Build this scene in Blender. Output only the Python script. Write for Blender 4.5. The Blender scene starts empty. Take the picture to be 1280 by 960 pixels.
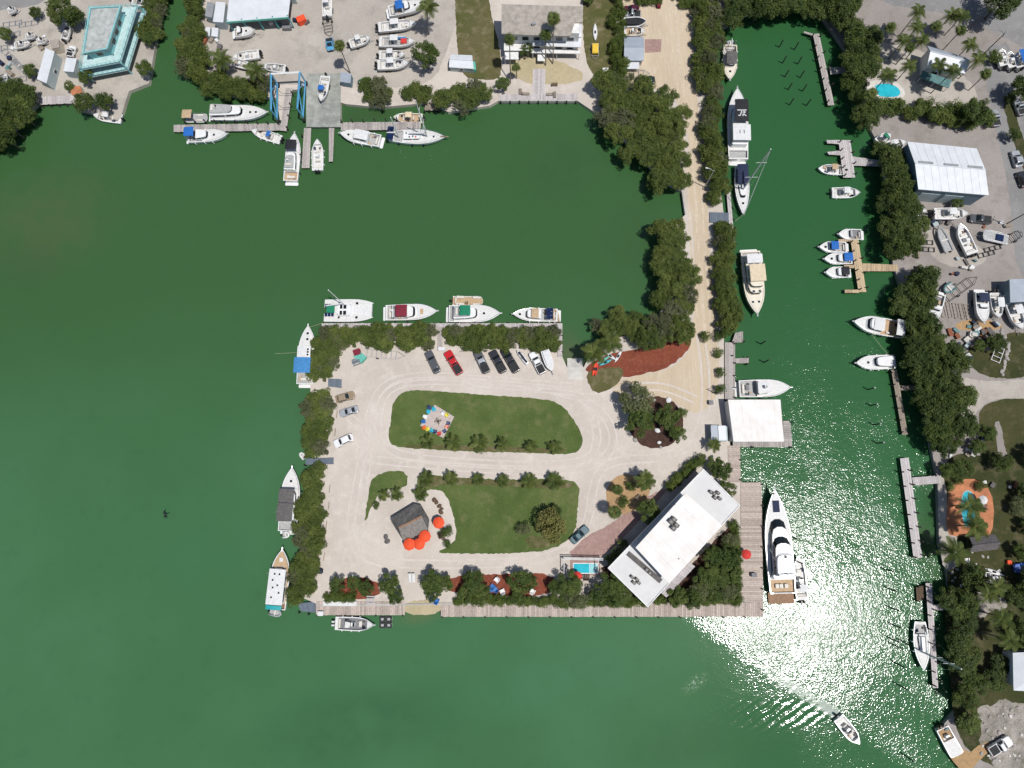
import bpy, math, random
from mathutils import Vector, Matrix

R = math.radians
random.seed(11)
sc = bpy.context.scene
col = sc.collection

# ------------------------------------------------------------------ camera
CAM_H = 150.0                       # drone height above the water
FPX = 800.0                         # focal length in pixels of a 1280 px wide frame
q = Vector((35, -125, -FPX)).normalized().rotation_difference(Vector((0, 0, -1)))
cd = bpy.data.cameras.new('drone_camera')
cd.sensor_width = 36.0
cd.lens = FPX / 1280 * 36.0
cd.clip_start = 0.5
cd.clip_end = 6000
cam = bpy.data.objects.new('drone_camera', cd)
cam.location = (0, 0, CAM_H)
cam.rotation_mode = 'QUATERNION'
cam.rotation_quaternion = q
col.objects.link(cam)
sc.camera = cam


def G(px, py, z=1.0):
    """survey: ground-plan position (metres) of a photo point known to lie at height z"""
    d = q @ Vector((px - 640, 480 - py, -FPX))
    t = (z - CAM_H) / d.z
    return Vector((d.x * t, d.y * t, z))


# ------------------------------------------------------------------ light
dg = (q @ Vector((955 - 640, 480 - 762, -FPX))).normalized()
SUN = Vector((dg.x, dg.y, -dg.z))   # the sun stands where the water mirrors it
elev = math.asin(SUN.z)
azim = math.atan2(SUN.x, SUN.y)     # clockwise from +Y
w = bpy.data.worlds.new('World')
sc.world = w
w.use_nodes = True
nt = w.node_tree
bg = nt.nodes['Background']
sky = nt.nodes.new('ShaderNodeTexSky')
sky.sky_type = 'NISHITA'
sky.sun_disc = False
sky.sun_elevation = elev
sky.sun_rotation = azim
sky.air_density = 1.0
sky.dust_density = 1.0
nt.links.new(sky.outputs[0], bg.inputs[0])
bg.inputs[1].default_value = 0.078
sl = bpy.data.lights.new('sun', 'SUN')
sl.energy = 4.1
sl.angle = R(0.53)
sl.color = (1.0, 0.97, 0.935)
so = bpy.data.objects.new('sun', sl)
so.rotation_mode = 'QUATERNION'
so.rotation_quaternion = SUN.to_track_quat('Z', 'Y')
so.location = (60, -30, 200)
col.objects.link(so)
sc.view_settings.view_transform = 'Standard'
sc.view_settings.look = 'None'
sc.view_settings.exposure = 0.0
sc.view_settings.gamma = 1.0
sc.view_settings.use_curve_mapping = False
sc.render.engine = 'CYCLES'
sc.cycles.use_denoising = True
sc.cycles.max_bounces = 5
sc.cycles.diffuse_bounces = 2
sc.cycles.glossy_bounces = 2
sc.cycles.transmission_bounces = 3
sc.cycles.transparent_max_bounces = 6
sc.cycles.caustics_reflective = False
sc.cycles.caustics_refractive = False

# ------------------------------------------------------------------ materials
MATS = {}


def mat(name, rgb, rough=0.6, var=0.12, scale=1.5, metal=0.0, bump=0.0, bscale=8.0,
        rgb2=None, island=0.0, spec=None, trans=0.0, detail=5.0, coat=0.0):
    """noise-mottled Principled material; var = mottling, island = change from piece to piece"""
    m = bpy.data.materials.new(name)
    MATS[name] = m
    m.use_nodes = True
    n = m.node_tree.nodes
    L = m.node_tree.links
    p = n['Principled BSDF']
    p.inputs['Roughness'].default_value = rough
    p.inputs['Metallic'].default_value = metal
    if coat:
        p.inputs['Coat Weight'].default_value = coat
        p.inputs['Coat Roughness'].default_value = 0.08
    if spec is not None:
        p.inputs['Specular IOR Level'].default_value = spec
    geo = n.new('ShaderNodeNewGeometry')
    tc = geo.outputs['Position']
    ns = n.new('ShaderNodeTexNoise')
    ns.inputs['Scale'].default_value = scale
    ns.inputs['Detail'].default_value = detail
    ns.inputs['Roughness'].default_value = 0.65
    L.new(tc, ns.inputs['Vector'])
    mx = n.new('ShaderNodeMix')
    mx.data_type = 'RGBA'
    a = rgb
    b = rgb2 or tuple(c * (1 - 2.2 * var) for c in rgb)
    mr = n.new('ShaderNodeMapRange')
    mr.inputs['From Min'].default_value = 0.34
    mr.inputs['From Max'].default_value = 0.66
    L.new(ns.outputs[0], mr.inputs[0])
    L.new(mr.outputs[0], mx.inputs[0])
    mx.inputs[6].default_value = (*a, 1)
    mx.inputs[7].default_value = (*b, 1)
    out = mx.outputs[2]
    if island:
        hs = n.new('ShaderNodeHueSaturation')
        ma = n.new('ShaderNodeMapRange')
        ma.inputs['To Min'].default_value = 1 - island
        ma.inputs['To Max'].default_value = 1 + island
        L.new(geo.outputs['Random Per Island'], ma.inputs[0])
        L.new(ma.outputs[0], hs.inputs['Value'])
        L.new(out, hs.inputs['Color'])
        out = hs.outputs[0]
    L.new(out, p.inputs['Base Color'])
    if bump:
        n2 = n.new('ShaderNodeTexNoise')
        n2.inputs['Scale'].default_value = bscale
        n2.inputs['Detail'].default_value = 4
        L.new(tc, n2.inputs['Vector'])
        bp = n.new('ShaderNodeBump')
        bp.inputs['Strength'].default_value = bump
        bp.inputs['Distance'].default_value = 0.1
        L.new(n2.outputs[0], bp.inputs['Height'])
        L.new(bp.outputs[0], p.inputs['Normal'])
    if trans:
        tr = n.new('ShaderNodeBsdfTranslucent')
        L.new(out, tr.inputs[0])
        ms = n.new('ShaderNodeMixShader')
        ms.inputs[0].default_value = trans
        L.new(p.outputs[0], ms.inputs[1])
        L.new(tr.outputs[0], ms.inputs[2])
        L.new(ms.outputs[0], n['Material Output'].inputs[0])
    return m


def leafmat(name, c1, c2, c3):
    """leaf colour: each leaf, each plant and each clump differ a little"""
    m = bpy.data.materials.new(name)
    MATS[name] = m
    m.use_nodes = True
    n = m.node_tree.nodes
    L = m.node_tree.links
    p = n['Principled BSDF']
    p.inputs['Roughness'].default_value = 0.55
    p.inputs['Specular IOR Level'].default_value = 0.3
    geo = n.new('ShaderNodeNewGeometry')
    oi = n.new('ShaderNodeObjectInfo')
    r1 = n.new('ShaderNodeValToRGB')
    e = r1.color_ramp.elements
    e[0].color = (*c1, 1)
    e[1].color = (*c3, 1)
    e2 = e.new(0.55)
    e2.color = (*c2, 1)
    ns = n.new('ShaderNodeTexNoise')
    ns.inputs['Scale'].default_value = 0.45
    ns.inputs['Detail'].default_value = 2
    L.new(geo.outputs['Position'], ns.inputs['Vector'])
    ad = n.new('ShaderNodeMath')
    ad.operation = 'MULTIPLY_ADD'
    ad.inputs[1].default_value = 0.45
    L.new(geo.outputs['Random Per Island'], ad.inputs[0])
    a2 = n.new('ShaderNodeMath')
    a2.operation = 'MULTIPLY_ADD'
    a2.inputs[1].default_value = 0.25
    L.new(oi.outputs['Random'], a2.inputs[0])
    a3 = n.new('ShaderNodeMath')
    a3.operation = 'MULTIPLY_ADD'
    a3.inputs[1].default_value = 1.1
    a3.inputs[2].default_value = -0.38
    L.new(ns.outputs[0], a3.inputs[0])
    L.new(a3.outputs[0], a2.inputs[2])
    L.new(a2.outputs[0], ad.inputs[2])
    L.new(ad.outputs[0], r1.inputs[0])
    L.new(r1.outputs[0], p.inputs['Base Color'])
    tr = n.new('ShaderNodeBsdfTranslucent')
    L.new(r1.outputs[0], tr.inputs[0])
    ms = n.new('ShaderNodeMixShader')
    ms.inputs[0].default_value = 0.28
    L.new(p.outputs[0], ms.inputs[1])
    L.new(tr.outputs[0], ms.inputs[2])
    L.new(ms.outputs[0], n['Material Output'].inputs[0])


def groundmat(name, cols, s1=0.12, s2=1.6, rough=0.9, grain=0.25, stretch=None):
    """ground: big patches between two colours, mid mottling towards a third, fine grain"""
    m = bpy.data.materials.new(name)
    MATS[name] = m
    m.use_nodes = True
    n = m.node_tree.nodes
    L = m.node_tree.links
    p = n['Principled BSDF']
    p.inputs['Roughness'].default_value = rough
    p.inputs['Specular IOR Level'].default_value = 0.15
    geo = n.new('ShaderNodeNewGeometry')
    vec = geo.outputs['Position']
    if stretch:
        mp = n.new('ShaderNodeMapping')
        mp.inputs['Rotation'].default_value = (0, 0, stretch[2])
        mp.inputs['Scale'].default_value = (stretch[0], stretch[1], 1)
        L.new(vec, mp.inputs[0])
        vec = mp.outputs[0]

    def noise(s, d, lo, hi):
        k = n.new('ShaderNodeTexNoise')
        k.inputs['Scale'].default_value = s
        k.inputs['Detail'].default_value = d
        k.inputs['Roughness'].default_value = 0.62
        L.new(vec, k.inputs['Vector'])
        r = n.new('ShaderNodeMapRange')
        r.inputs['From Min'].default_value = lo
        r.inputs['From Max'].default_value = hi
        L.new(k.outputs[0], r.inputs[0])
        return r.outputs[0]

    def mix(f, a, b):
        x = n.new('ShaderNodeMix')
        x.data_type = 'RGBA'
        L.new(f, x.inputs[0])
        for i, c in ((6, a), (7, b)):
            if isinstance(c, tuple):
                x.inputs[i].default_value = (*c, 1)
            else:
                L.new(c, x.inputs[i])
        return x.outputs[2]
    base = mix(noise(s1, 4, 0.38, 0.62), cols[0], cols[1])
    base = mix(noise(s2, 6, 0.50, 0.78), base, cols[2])
    hs = n.new('ShaderNodeHueSaturation')
    g = n.new('ShaderNodeTexNoise')
    g.inputs['Scale'].default_value = 4.5
    g.inputs['Detail'].default_value = 5
    g.inputs['Roughness'].default_value = 0.75
    L.new(vec, g.inputs['Vector'])
    r = n.new('ShaderNodeMapRange')
    r.inputs['From Min'].default_value = 0.3
    r.inputs['From Max'].default_value = 0.7
    r.inputs['To Min'].default_value = 1 - grain
    r.inputs['To Max'].default_value = 1 + grain
    L.new(g.outputs[0], r.inputs[0])
    L.new(r.outputs[0], hs.inputs['Value'])
    L.new(base, hs.inputs['Color'])
    L.new(hs.outputs[0], p.inputs['Base Color'])
    bp = n.new('ShaderNodeBump')
    bp.inputs['Strength'].default_value = 0.35
    bp.inputs['Distance'].default_value = 0.08
    L.new(g.outputs[0], bp.inputs['Height'])
    L.new(bp.outputs[0], p.inputs['Normal'])


# boats
mat('gelcoat', (.74, .74, .725), .25, .05, .8, coat=.3)
mat('cream_gelcoat', (.72, .66, .54), .3, .06, .8, coat=.2)
mat('deck_white', (.68, .67, .645), .6, .10, 2.5)
mat('deck_grey', (.42, .42, .41), .7, .15, 2.5)
mat('cockpit_grey', (.22, .22, .23), .7, .2, 2.5)
mat('teak', (.30, .17, .09), .7, .2, 3.0)
mat('tan_deck', (.52, .36, .21), .7, .14, 2.5)
mat('boat_glass', (.012, .015, .018), .06, .1, 1)
mat('navy_canvas', (.012, .022, .065), .8, .2, 2)
mat('blue_canvas', (.012, .13, .46), .8, .12, 2)
mat('light_blue_canvas', (.05, .22, .48), .8, .12, 2)
mat('black_canvas', (.012, .012, .016), .75, .2, 2)
mat('green_canvas', (.005, .20, .10), .8, .12, 2)
mat('maroon_canvas', (.20, .012, .03), .8, .15, 2)
mat('tan_canvas', (.50, .36, .22), .8, .12, 2)
mat('cream_canvas', (.66, .55, .38), .8, .1, 2)
mat('grey_canvas', (.13, .12, .115), .85, .2, 1.5)
mat('white_canvas', (.66, .66, .65), .8, .08, 2)
mat('orange_canvas', (.80, .085, .022), .8, .1, 2)
mat('red_canvas', (.62, .04, .03), .8, .1, 2)
mat('yellow_canvas', (.75, .5, .05), .8, .1, 2)
mat('steel', (.62, .63, .64), .3, .06, 3, metal=.9)
mat('aluminium', (.55, .56, .57), .45, .08, 2, metal=.7)
mat('engine_black', (.02, .02, .022), .4, .2, 3)
mat('engine_white', (.7, .7, .7), .35, .1, 3)
mat('solar_blue', (.015, .03, .10), .15, .3, 6)
mat('rope', (.55, .5, .38), .9)
mat('hull_green', (.02, .16, .09), .3, .1, 1)
mat('hull_navy', (.02, .03, .08), .3, .1, 1)
mat('rubber_grey', (.34, .36, .37), .7, .1, 2)
mat('seat_vinyl', (.66, .62, .55), .6, .1, 2)
mat('teal_plastic', (.02, .34, .36), .5, .1, 2)
# cars
for k, c in dict(red_paint=(.50, .012, .016), silver_paint=(.42, .44, .46), grey_paint=(.10, .105, .115),
                 dark_paint=(.02, .022, .027), white_paint=(.74, .74, .73), tan_paint=(.30, .23, .15),
                 teal_paint=(.04, .10, .12), dark_green_paint=(.02, .04, .03), blue_paint=(.03, .10, .42),
                 maroon_paint=(.08, .012, .03)).items():
    mat(k, c, .28, .06, 1.2, coat=.6, metal=.25 if k in ('silver_paint', 'grey_paint') else 0)
mat('tyre', (.018, .018, .018), .85)
mat('bed_black', (.02, .021, .022), .8, .2, 3)
mat('lamp_red', (.4, .01, .01), .2)
mat('lamp_clear', (.7, .7, .72), .1)
# buildings
mat('roof_white', (.74, .73, .71), .7, .07, .35, rgb2=(.65, .62, .575))
mat('roof_lower_white', (.60, .595, .585), .75, .07, .35, rgb2=(.54, .535, .525))
mat('roof_metal_white', (.62, .64, .66), .5, .06, .5)
mat('roof_metal_grey', (.33, .37, .42), .5, .08, .6)
mat('roof_gravel', (.40, .36, .31), .9, .16, .8, bump=.3)
mat('teal_pale', (.46, .62, .61), .7, .1, 1)
mat('teal_trim', (.24, .52, .53), .6, .1, 1)
mat('roof_teal_deck', (.44, .46, .44), .85, .18, .9)
mat('wall_white', (.72, .71, .68), .8, .08, .8)
mat('wall_cream', (.62, .56, .46), .8, .1, .8)
mat('wall_teal', (.10, .38, .40), .7, .1, 1)
mat('wall_metal_blue', (.14, .22, .27), .5, .1, .8)
mat('wall_metal_pale', (.38, .45, .46), .5, .1, .8)
mat('trim_green', (.12, .45, .36), .6)
mat('trim_white', (.76, .76, .74), .6)
mat('window_glass', (.02, .028, .035), .05, .1, 1)
mat('skylight', (.28, .29, .30), .35, .1, 1)
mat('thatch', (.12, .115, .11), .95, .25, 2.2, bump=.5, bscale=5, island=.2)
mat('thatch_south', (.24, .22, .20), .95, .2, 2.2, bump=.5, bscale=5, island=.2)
mat('ridge_cap', (.34, .20, .12), .8, .2, 3, island=.25)
mat('shingle_grey', (.13, .12, .12), .95, .22, 2.0, bump=.4, island=.15)
mat('concrete', (.46, .44, .41), .85, .14, .5, bump=.2)
mat('concrete_pale', (.60, .57, .52), .85, .12, .5, bump=.15)
mat('concrete_green', (.36, .37, .33), .85, .2, .4, bump=.2)
mat('paver', (.50, .42, .38), .85, .12, 2, island=.14)
mat('paver_pink', (.36, .23, .20), .85, .14, 1.5, bump=.2)
mat('paver_terracotta', (.52, .20, .09), .85, .16, .6, bump=.2)
mat('pool_water', (.03, .46, .56), .04, .1, .6)
mat('pool_pale', (.30, .62, .66), .05, .1, .6)
mat('pool_tile', (.30, .55, .60), .3)
mat('plank_grey', (.40, .36, .335), .85, .14, 2.5, island=.2)
mat('plank_brown', (.47, .39, .335), .85, .14, 2.5, island=.2)
mat('plank_tan', (.50, .38, .24), .85, .14, 2.5, island=.18)
mat('plank_pale', (.50, .46, .45), .85, .12, 2.5, island=.15)
mat('plank_blue', (.13, .16, .20), .8, .14, 2.5, island=.1)
mat('piling', (.05, .042, .036), .9, .25, 3)
mat('pile_cap', (.7, .7, .68), .5)
mat('wood_dark', (.12, .075, .045), .85, .2, 3)
mat('wood_weathered', (.30, .25, .20), .9, .2, 3, island=.2)
mat('lift_blue', (.10, .34, .55), .45, .12, 2)
mat('frame_black', (.02, .02, .02), .6)
mat('pole_galvanised', (.50, .51, .52), .5, .1, 2, metal=.4)
mat('pole_wood', (.10, .08, .065), .9, .2, 3)
mat('rock', (.40, .37, .34), .95, .2, 1.5, bump=.6)
mat('rust', (.28, .10, .05), .9, .2, 3)
mat('bark', (.16, .125, .10), .95, .25, 4, bump=.4)
mat('palm_bark', (.24, .20, .16), .95, .2, 4, bump=.4)
mat('feather_black', (.012, .011, .012), .7)
mat('junk_teal', (.10, .22, .22), .6, .2, 1)
mat('skin_tan', (.42, .22, .14), .6, .05, 4)
mat('cloth_dark', (.03, .04, .08), .9)
# foliage
leafmat('leaf_mangrove', (.036, .060, .012), (.092, .128, .024), (.190, .220, .052))
leafmat('leaf_grey', (.050, .062, .026), (.105, .118, .052), (.20, .205, .105))
leafmat('leaf_dark', (.020, .042, .008), (.058, .090, .016), (.140, .170, .038))
leafmat('leaf_hedge', (.040, .068, .012), (.092, .132, .022), (.180, .215, .046))
leafmat('leaf_pale', (.055, .072, .026), (.120, .142, .055), (.210, .220, .100))
leafmat('leaf_tree', (.028, .054, .010), (.078, .118, .022), (.175, .210, .052))
leafmat('leaf_willow', (.065, .075, .018), (.155, .155, .040), (.26, .24, .08))
leafmat('leaf_palm', (.030, .052, .012), (.088, .120, .026), (.200, .215, .060))
leafmat('leaf_palm_dry', (.035, .034, .012), (.085, .080, .025), (.16, .135, .05))
leafmat('leaf_flower', (.10, .02, .02), (.05, .06, .02), (.30, .10, .10))
leafmat('blade_grass', (.020, .040, .008), (.034, .062, .013), (.060, .085, .024))
# grounds
groundmat('sand', ((.525, .470, .412), (.455, .403, .350), (.575, .522, .465)), .07, .45, grain=.10)
groundmat('sand_track', ((.56, .505, .455), (.515, .458, .408), (.485, .43, .382)), .3, 1.2, grain=.10)
groundmat('drive_track', ((.56, .475, .365), (.50, .415, .31), (.46, .38, .28)), .3, 1.2, grain=.10)
groundmat('sand_drive', ((.51, .42, .305), (.46, .375, .270), (.57, .485, .375)), .07, .8, grain=.10, stretch=(3.0, .35, R(4)))
groundmat('yard_sand', ((.42, .385, .335), (.36, .325, .285), (.27, .245, .215)), .05, .25, grain=.16)
groundmat('yard_east', ((.30, .27, .25), (.25, .225, .205), (.20, .175, .15)), .05, .3, grain=.16)
groundmat('rubble', ((.33, .30, .265), (.22, .20, .175), (.10, .095, .055)), .25, .7, grain=.35)
groundmat('road_grey', ((.235, .23, .225), (.20, .195, .19), (.27, .26, .25)), .08, .6, grain=.10)
groundmat('lawn', ((.064, .098, .025), (.090, .122, .036), (.140, .146, .060)), .14, .35, grain=.32)
groundmat('dry_lawn', ((.075, .082, .026), (.115, .10, .045), (.21, .175, .11)), .09, .5, grain=.28)
groundmat('rough_grass', ((.034, .042, .014), (.058, .058, .022), (.115, .095, .055)), .10, .45, grain=.3)
groundmat('mulch_red', ((.20, .055, .032), (.16, .045, .027), (.27, .10, .06)), .3, 1.5, grain=.3)
groundmat('mulch_brown', ((.065, .034, .025), (.05, .028, .022), (.10, .06, .04)), .3, 1.5, grain=.35)
groundmat('bed_sand', ((.40, .26, .13), (.34, .22, .12), (.24, .17, .09)), .3, 1.5, grain=.2)
groundmat('beach', ((.42, .35, .22), (.36, .31, .19), (.46, .40, .28)), .2, 1.5, grain=.15)

# ------------------------------------------------------------------ mesh helpers


class MB:
    def __init__(s):
        s.v = []
        s.f = []

    def add(s, vs, fs):
        o = len(s.v)
        s.v += [tuple(p) for p in vs]
        s.f += [tuple(o + i for i in f) for f in fs]
        return s

    def box(s, x, y, z, sx, sy, sz, rz=0.0):
        c, n = math.cos(rz), math.sin(rz)
        vs = []
        for dz in (-.5, .5):
            for dx, dy in ((-.5, -.5), (.5, -.5), (.5, .5), (-.5, .5)):
                a, b = dx * sx, dy * sy
                vs.append((x + a * c - b * n, y + a * n + b * c, z + dz * sz))
        return s.add(vs, [(3, 2, 1, 0), (4, 5, 6, 7), (0, 1, 5, 4), (1, 2, 6, 5), (2, 3, 7, 6), (3, 0, 4, 7)])

    def loft(s, rings, cap0=True, cap1=True, closed=True):
        n = len(rings[0])
        vs = [p for r in rings for p in r]
        fs = []
        for i in range(len(rings) - 1):
            for j in range(n if closed else n - 1):
                k = (j + 1) % n
                fs.append((i * n + j, i * n + k, (i + 1) * n + k, (i + 1) * n + j))
        if cap0:
            fs.append(tuple(range(n - 1, -1, -1)))
        if cap1:
            fs.append(tuple((len(rings) - 1) * n + j for j in range(n)))
        return s.add(vs, fs)

    def prism(s, poly, z0, z1):
        if area(poly) < 0:
            poly = list(reversed(poly))
        return s.loft([[(p[0], p[1], z0) for p in poly], [(p[0], p[1], z1) for p in poly]])

    def cyl(s, x, y, z0, z1, r0, r1=None, n=8):
        r1 = r0 if r1 is None else r1
        a = [2 * math.pi * i / n for i in range(n)]
        return s.loft([[(x + r0 * math.cos(t), y + r0 * math.sin(t), z0) for t in a],
                       [(x + r1 * math.cos(t), y + r1 * math.sin(t), z1) for t in a]])

    def tube(s, pts, r, n=5, r1=None):
        pts = [Vector(p) for p in pts]
        rings = []
        for i, p in enumerate(pts):
            d = (pts[min(i + 1, len(pts) - 1)] - pts[max(i - 1, 0)]).normalized()
            u = d.cross(Vector((0, 0, 1)))
            if u.length < 1e-3:
                u = Vector((1, 0, 0))
            u.normalize()
            k = u.cross(d)
            rr = r if r1 is None else r + (r1 - r) * i / (len(pts) - 1)
            rings.append([tuple(p + rr * (math.cos(2 * math.pi * j / n) * u + math.sin(2 * math.pi * j / n) * k)) for j in range(n)])
        return s.loft(rings)

    def quad(s, a, b, c, d):
        return s.add([a, b, c, d], [(0, 1, 2, 3)])

    def mesh(s, name, m, smooth=False):
        me = bpy.data.meshes.new(name)
        me.from_pydata(s.v, [], s.f)
        me.materials.append(MATS[m])
        if smooth:
            me.polygons.foreach_set('use_smooth', [True] * len(me.polygons))
        me.update()
        return me

    def build(s, name, m, parent=None, smooth=False):
        return obj(name, s.mesh(name, m, smooth), parent)


def area(p):
    return sum(p[i][0] * p[(i + 1) % len(p)][1] - p[(i + 1) % len(p)][0] * p[i][1] for i in range(len(p))) / 2


def obj(name, me, parent=None):
    o = bpy.data.objects.new(name, me)
    col.objects.link(o)
    if parent is not None:
        o.parent = parent
    return o


def tag(o, label, cat, group=None):
    o['label'] = label
    o['category'] = cat
    if group:
        o['group'] = group
    return o


def thing(name, label, cat, loc=(0, 0, 0), rz=0.0, group=None):
    o = bpy.data.objects.new(name, None)
    o.empty_display_size = .3
    col.objects.link(o)
    o.location = loc
    o.rotation_euler = (0, 0, rz)
    return tag(o, label, cat, group)


def struct(o):
    o['kind'] = 'structure'
    return o


def stuff(o):
    o['kind'] = 'stuff'
    return o


def copy_tree(src, loc, rz, label=None, group=None, scale=None):
    r = src.copy()
    col.objects.link(r)
    r.location = loc
    r.rotation_euler = (0, 0, rz)
    if scale:
        r.scale = scale if isinstance(scale, tuple) else (scale,) * 3
    if label:
        r['label'] = label
    if group:
        r['group'] = group
    for ch in src.children:
        c = ch.copy()
        col.objects.link(c)
        c.parent = r
        for g in ch.children:
            d = g.copy()
            col.objects.link(d)
            d.parent = c
    return r


def rr(x0, x1, y0, y1, r, n=3):
    """rounded rectangle outline, counter-clockwise"""
    out = []
    r = min(r, (x1 - x0) / 2 - 1e-3, (y1 - y0) / 2 - 1e-3)
    for cx, cy, a0 in ((x1 - r, y1 - r, 0), (x0 + r, y1 - r, 90), (x0 + r, y0 + r, 180), (x1 - r, y0 + r, 270)):
        for i in range(n + 1):
            a = R(a0 + 90 * i / n)
            out.append((cx + r * math.cos(a), cy + r * math.sin(a)))
    return out


def smooth_poly(pts, k=2):
    """Chaikin rounding of a plan outline"""
    for _ in range(k):
        o = []
        for i in range(len(pts)):
            a, b = pts[i], pts[(i + 1) % len(pts)]
            o += [(a[0] * .75 + b[0] * .25, a[1] * .75 + b[1] * .25), (a[0] * .25 + b[0] * .75, a[1] * .25 + b[1] * .75)]
        pts = o
    return pts


def gp(pts, z=1.0):
    return [tuple(G(x, y, z))[:2] for x, y in pts]


def inside(x, y, poly):
    c = False
    j = len(poly) - 1
    for i in range(len(poly)):
        if (poly[i][1] > y) != (poly[j][1] > y) and x < (poly[j][0] - poly[i][0]) * (y - poly[i][1]) / (poly[j][1] - poly[i][1]) + poly[i][0]:
            c = not c
        j = i
    return c


def heading(a, b, z=1.0):
    """centre, heading and length of a thing lying from photo point b (rear) to a (front)"""
    A, B = G(*a, z), G(*b, z)
    d = A - B
    return (A + B) / 2, math.atan2(d.y, d.x), d.length

# ================================================================== SETTING
# ------------------------------------------------------------------ water


def water_material():
    m = bpy.data.materials.new('green_water')
    MATS['green_water'] = m
    m.use_nodes = True
    n = m.node_tree.nodes
    L = m.node_tree.links
    p = n['Principled BSDF']
    p.inputs['Roughness'].default_value = 0.05
    p.inputs['IOR'].default_value = 1.33
    geo = n.new('ShaderNodeNewGeometry')
    pos = geo.outputs['Position']

    def math_(op, a, b=None, c=None, clamp=False):
        k = n.new('ShaderNodeMath')
        k.operation = op
        k.use_clamp = clamp
        for i, v in enumerate((a, b, c)):
            if v is None:
                continue
            if isinstance(v, (int, float)):
                k.inputs[i].default_value = v
            else:
                L.new(v, k.inputs[i])
        return k.outputs[0]

    def noise(s, d=3, r=.55, vec=None, dist=0.0):
        k = n.new('ShaderNodeTexNoise')
        k.inputs['Scale'].default_value = s
        k.inputs['Detail'].default_value = d
        k.inputs['Roughness'].default_value = r
        k.inputs['Distortion'].default_value = dist
        L.new(vec or pos, k.inputs['Vector'])
        return k.outputs[0]

    def rng(v, a, b, c=0.0, d=1.0, sm=True):
        k = n.new('ShaderNodeMapRange')
        if sm:
            k.interpolation_type = 'SMOOTHSTEP'
        for i, x in enumerate((a, b, c, d)):
            k.inputs[i + 1].default_value = x
        L.new(v, k.inputs[0])
        return k.outputs[0]

    def mapped(c, rz, sx, sy):
        k = n.new('ShaderNodeMapping')
        k.vector_type = 'TEXTURE'
        k.inputs['Location'].default_value = (c[0], c[1], 0)
        k.inputs['Rotation'].default_value = (0, 0, rz)
        k.inputs['Scale'].default_value = (sx, sy, 1)
        L.new(pos, k.inputs[0])
        return k.outputs[0]

    def ell(px, rx, ry, rz=0.0, inner=.35):
        c = G(*px, 0)
        k = n.new('ShaderNodeVectorMath')
        k.operation = 'LENGTH'
        L.new(mapped(c, rz, rx, ry), k.inputs[0])
        return rng(k.outputs['Value'], 1.0, inner)

    def halfplane(a, b, width):
        """0 .. 1 from the right of the line a>b to its left"""
        A, B = G(*a, 0), G(*b, 0)
        d = (B - A).normalized()
        sx = n.new('ShaderNodeSeparateXYZ')
        L.new(pos, sx.inputs[0])
        nx, ny = -d.y, d.x
        v = math_('MULTIPLY', sx.outputs[0], nx)
        v = math_('MULTIPLY_ADD', sx.outputs[1], ny, v)
        v = math_('SUBTRACT', v, nx * A.x + ny * A.y)
        return rng(v, -width / 2, width / 2)

    def mixc(f, a, b):
        x = n.new('ShaderNodeMix')
        x.data_type = 'RGBA'
        L.new(f, x.inputs[0])
        for i, c in ((6, a), (7, b)):
            if isinstance(c, tuple):
                x.inputs[i].default_value = (*c, 1)
            else:
                L.new(c, x.inputs[i])
        return x.outputs[2]
    # colour: open bay, clearer green canal, seagrass patches, shallows
    east = halfplane((912, 960), (886, 0), 26)         # 0 canal side .. 1 bay
    south = halfplane((0, 520), (700, 480), 70)       # 1 north of line
    c = mixc(rng(noise(.018, 3), .38, .64), (.044, .126, .050), (.052, .142, .062))
    c = mixc(math_('MULTIPLY', south, .85), c, (.035, .091, .029))
    c = mixc(math_('MULTIPLY', math_('SUBTRACT', 1.0, east), .75), c, (.021, .094, .031))
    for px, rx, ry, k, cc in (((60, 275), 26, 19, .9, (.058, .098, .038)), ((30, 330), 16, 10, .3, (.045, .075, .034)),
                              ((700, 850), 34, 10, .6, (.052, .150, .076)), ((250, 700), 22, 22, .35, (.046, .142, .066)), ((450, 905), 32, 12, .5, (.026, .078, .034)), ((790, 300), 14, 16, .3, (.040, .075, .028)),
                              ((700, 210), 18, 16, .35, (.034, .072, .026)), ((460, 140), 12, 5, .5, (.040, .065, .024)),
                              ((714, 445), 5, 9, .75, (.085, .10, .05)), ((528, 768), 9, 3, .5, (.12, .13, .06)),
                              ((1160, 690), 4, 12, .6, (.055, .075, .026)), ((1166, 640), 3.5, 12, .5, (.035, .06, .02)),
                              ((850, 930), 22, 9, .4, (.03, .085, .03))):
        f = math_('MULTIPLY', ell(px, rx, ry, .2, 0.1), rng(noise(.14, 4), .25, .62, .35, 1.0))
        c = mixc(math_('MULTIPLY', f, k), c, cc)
    c = mixc(math_('MULTIPLY', rng(noise(.22, 5, .7), .52, .72), .16), c, (.028, .085, .036))
    # foam left behind by the running boat
    A, B = G(1040, 890, 0), G(955, 838, 0)
    ang = math.atan2(B.y - A.y, B.x - A.x)
    foam = math_('MULTIPLY', ell((1002, 866), 14, 1.7, ang, .1), rng(noise(1.3, 6, .75), .36, .66))
    foam2 = math_('MULTIPLY', ell((868, 855), 4.5, 2.0, .6, .0), rng(noise(1.6, 6, .75), .45, .68))
    near = math_('MULTIPLY', ell((1038, 888), 4.5, 1.5, ang, .1), rng(noise(2.2, 6, .75), .30, .55))
    fo = math_('ADD', math_('MULTIPLY', foam, .55), math_('ADD', math_('MULTIPLY', foam2, .35), math_('MULTIPLY', near, .6)), clamp=True)
    c = mixc(fo, c, (.42, .46, .42))
    L.new(c, p.inputs['Base Color'])
    rough_ = n.new('ShaderNodeMath')
    L.new(math_('MULTIPLY_ADD', fo, .6, .045), rough_.inputs[0])
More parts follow.
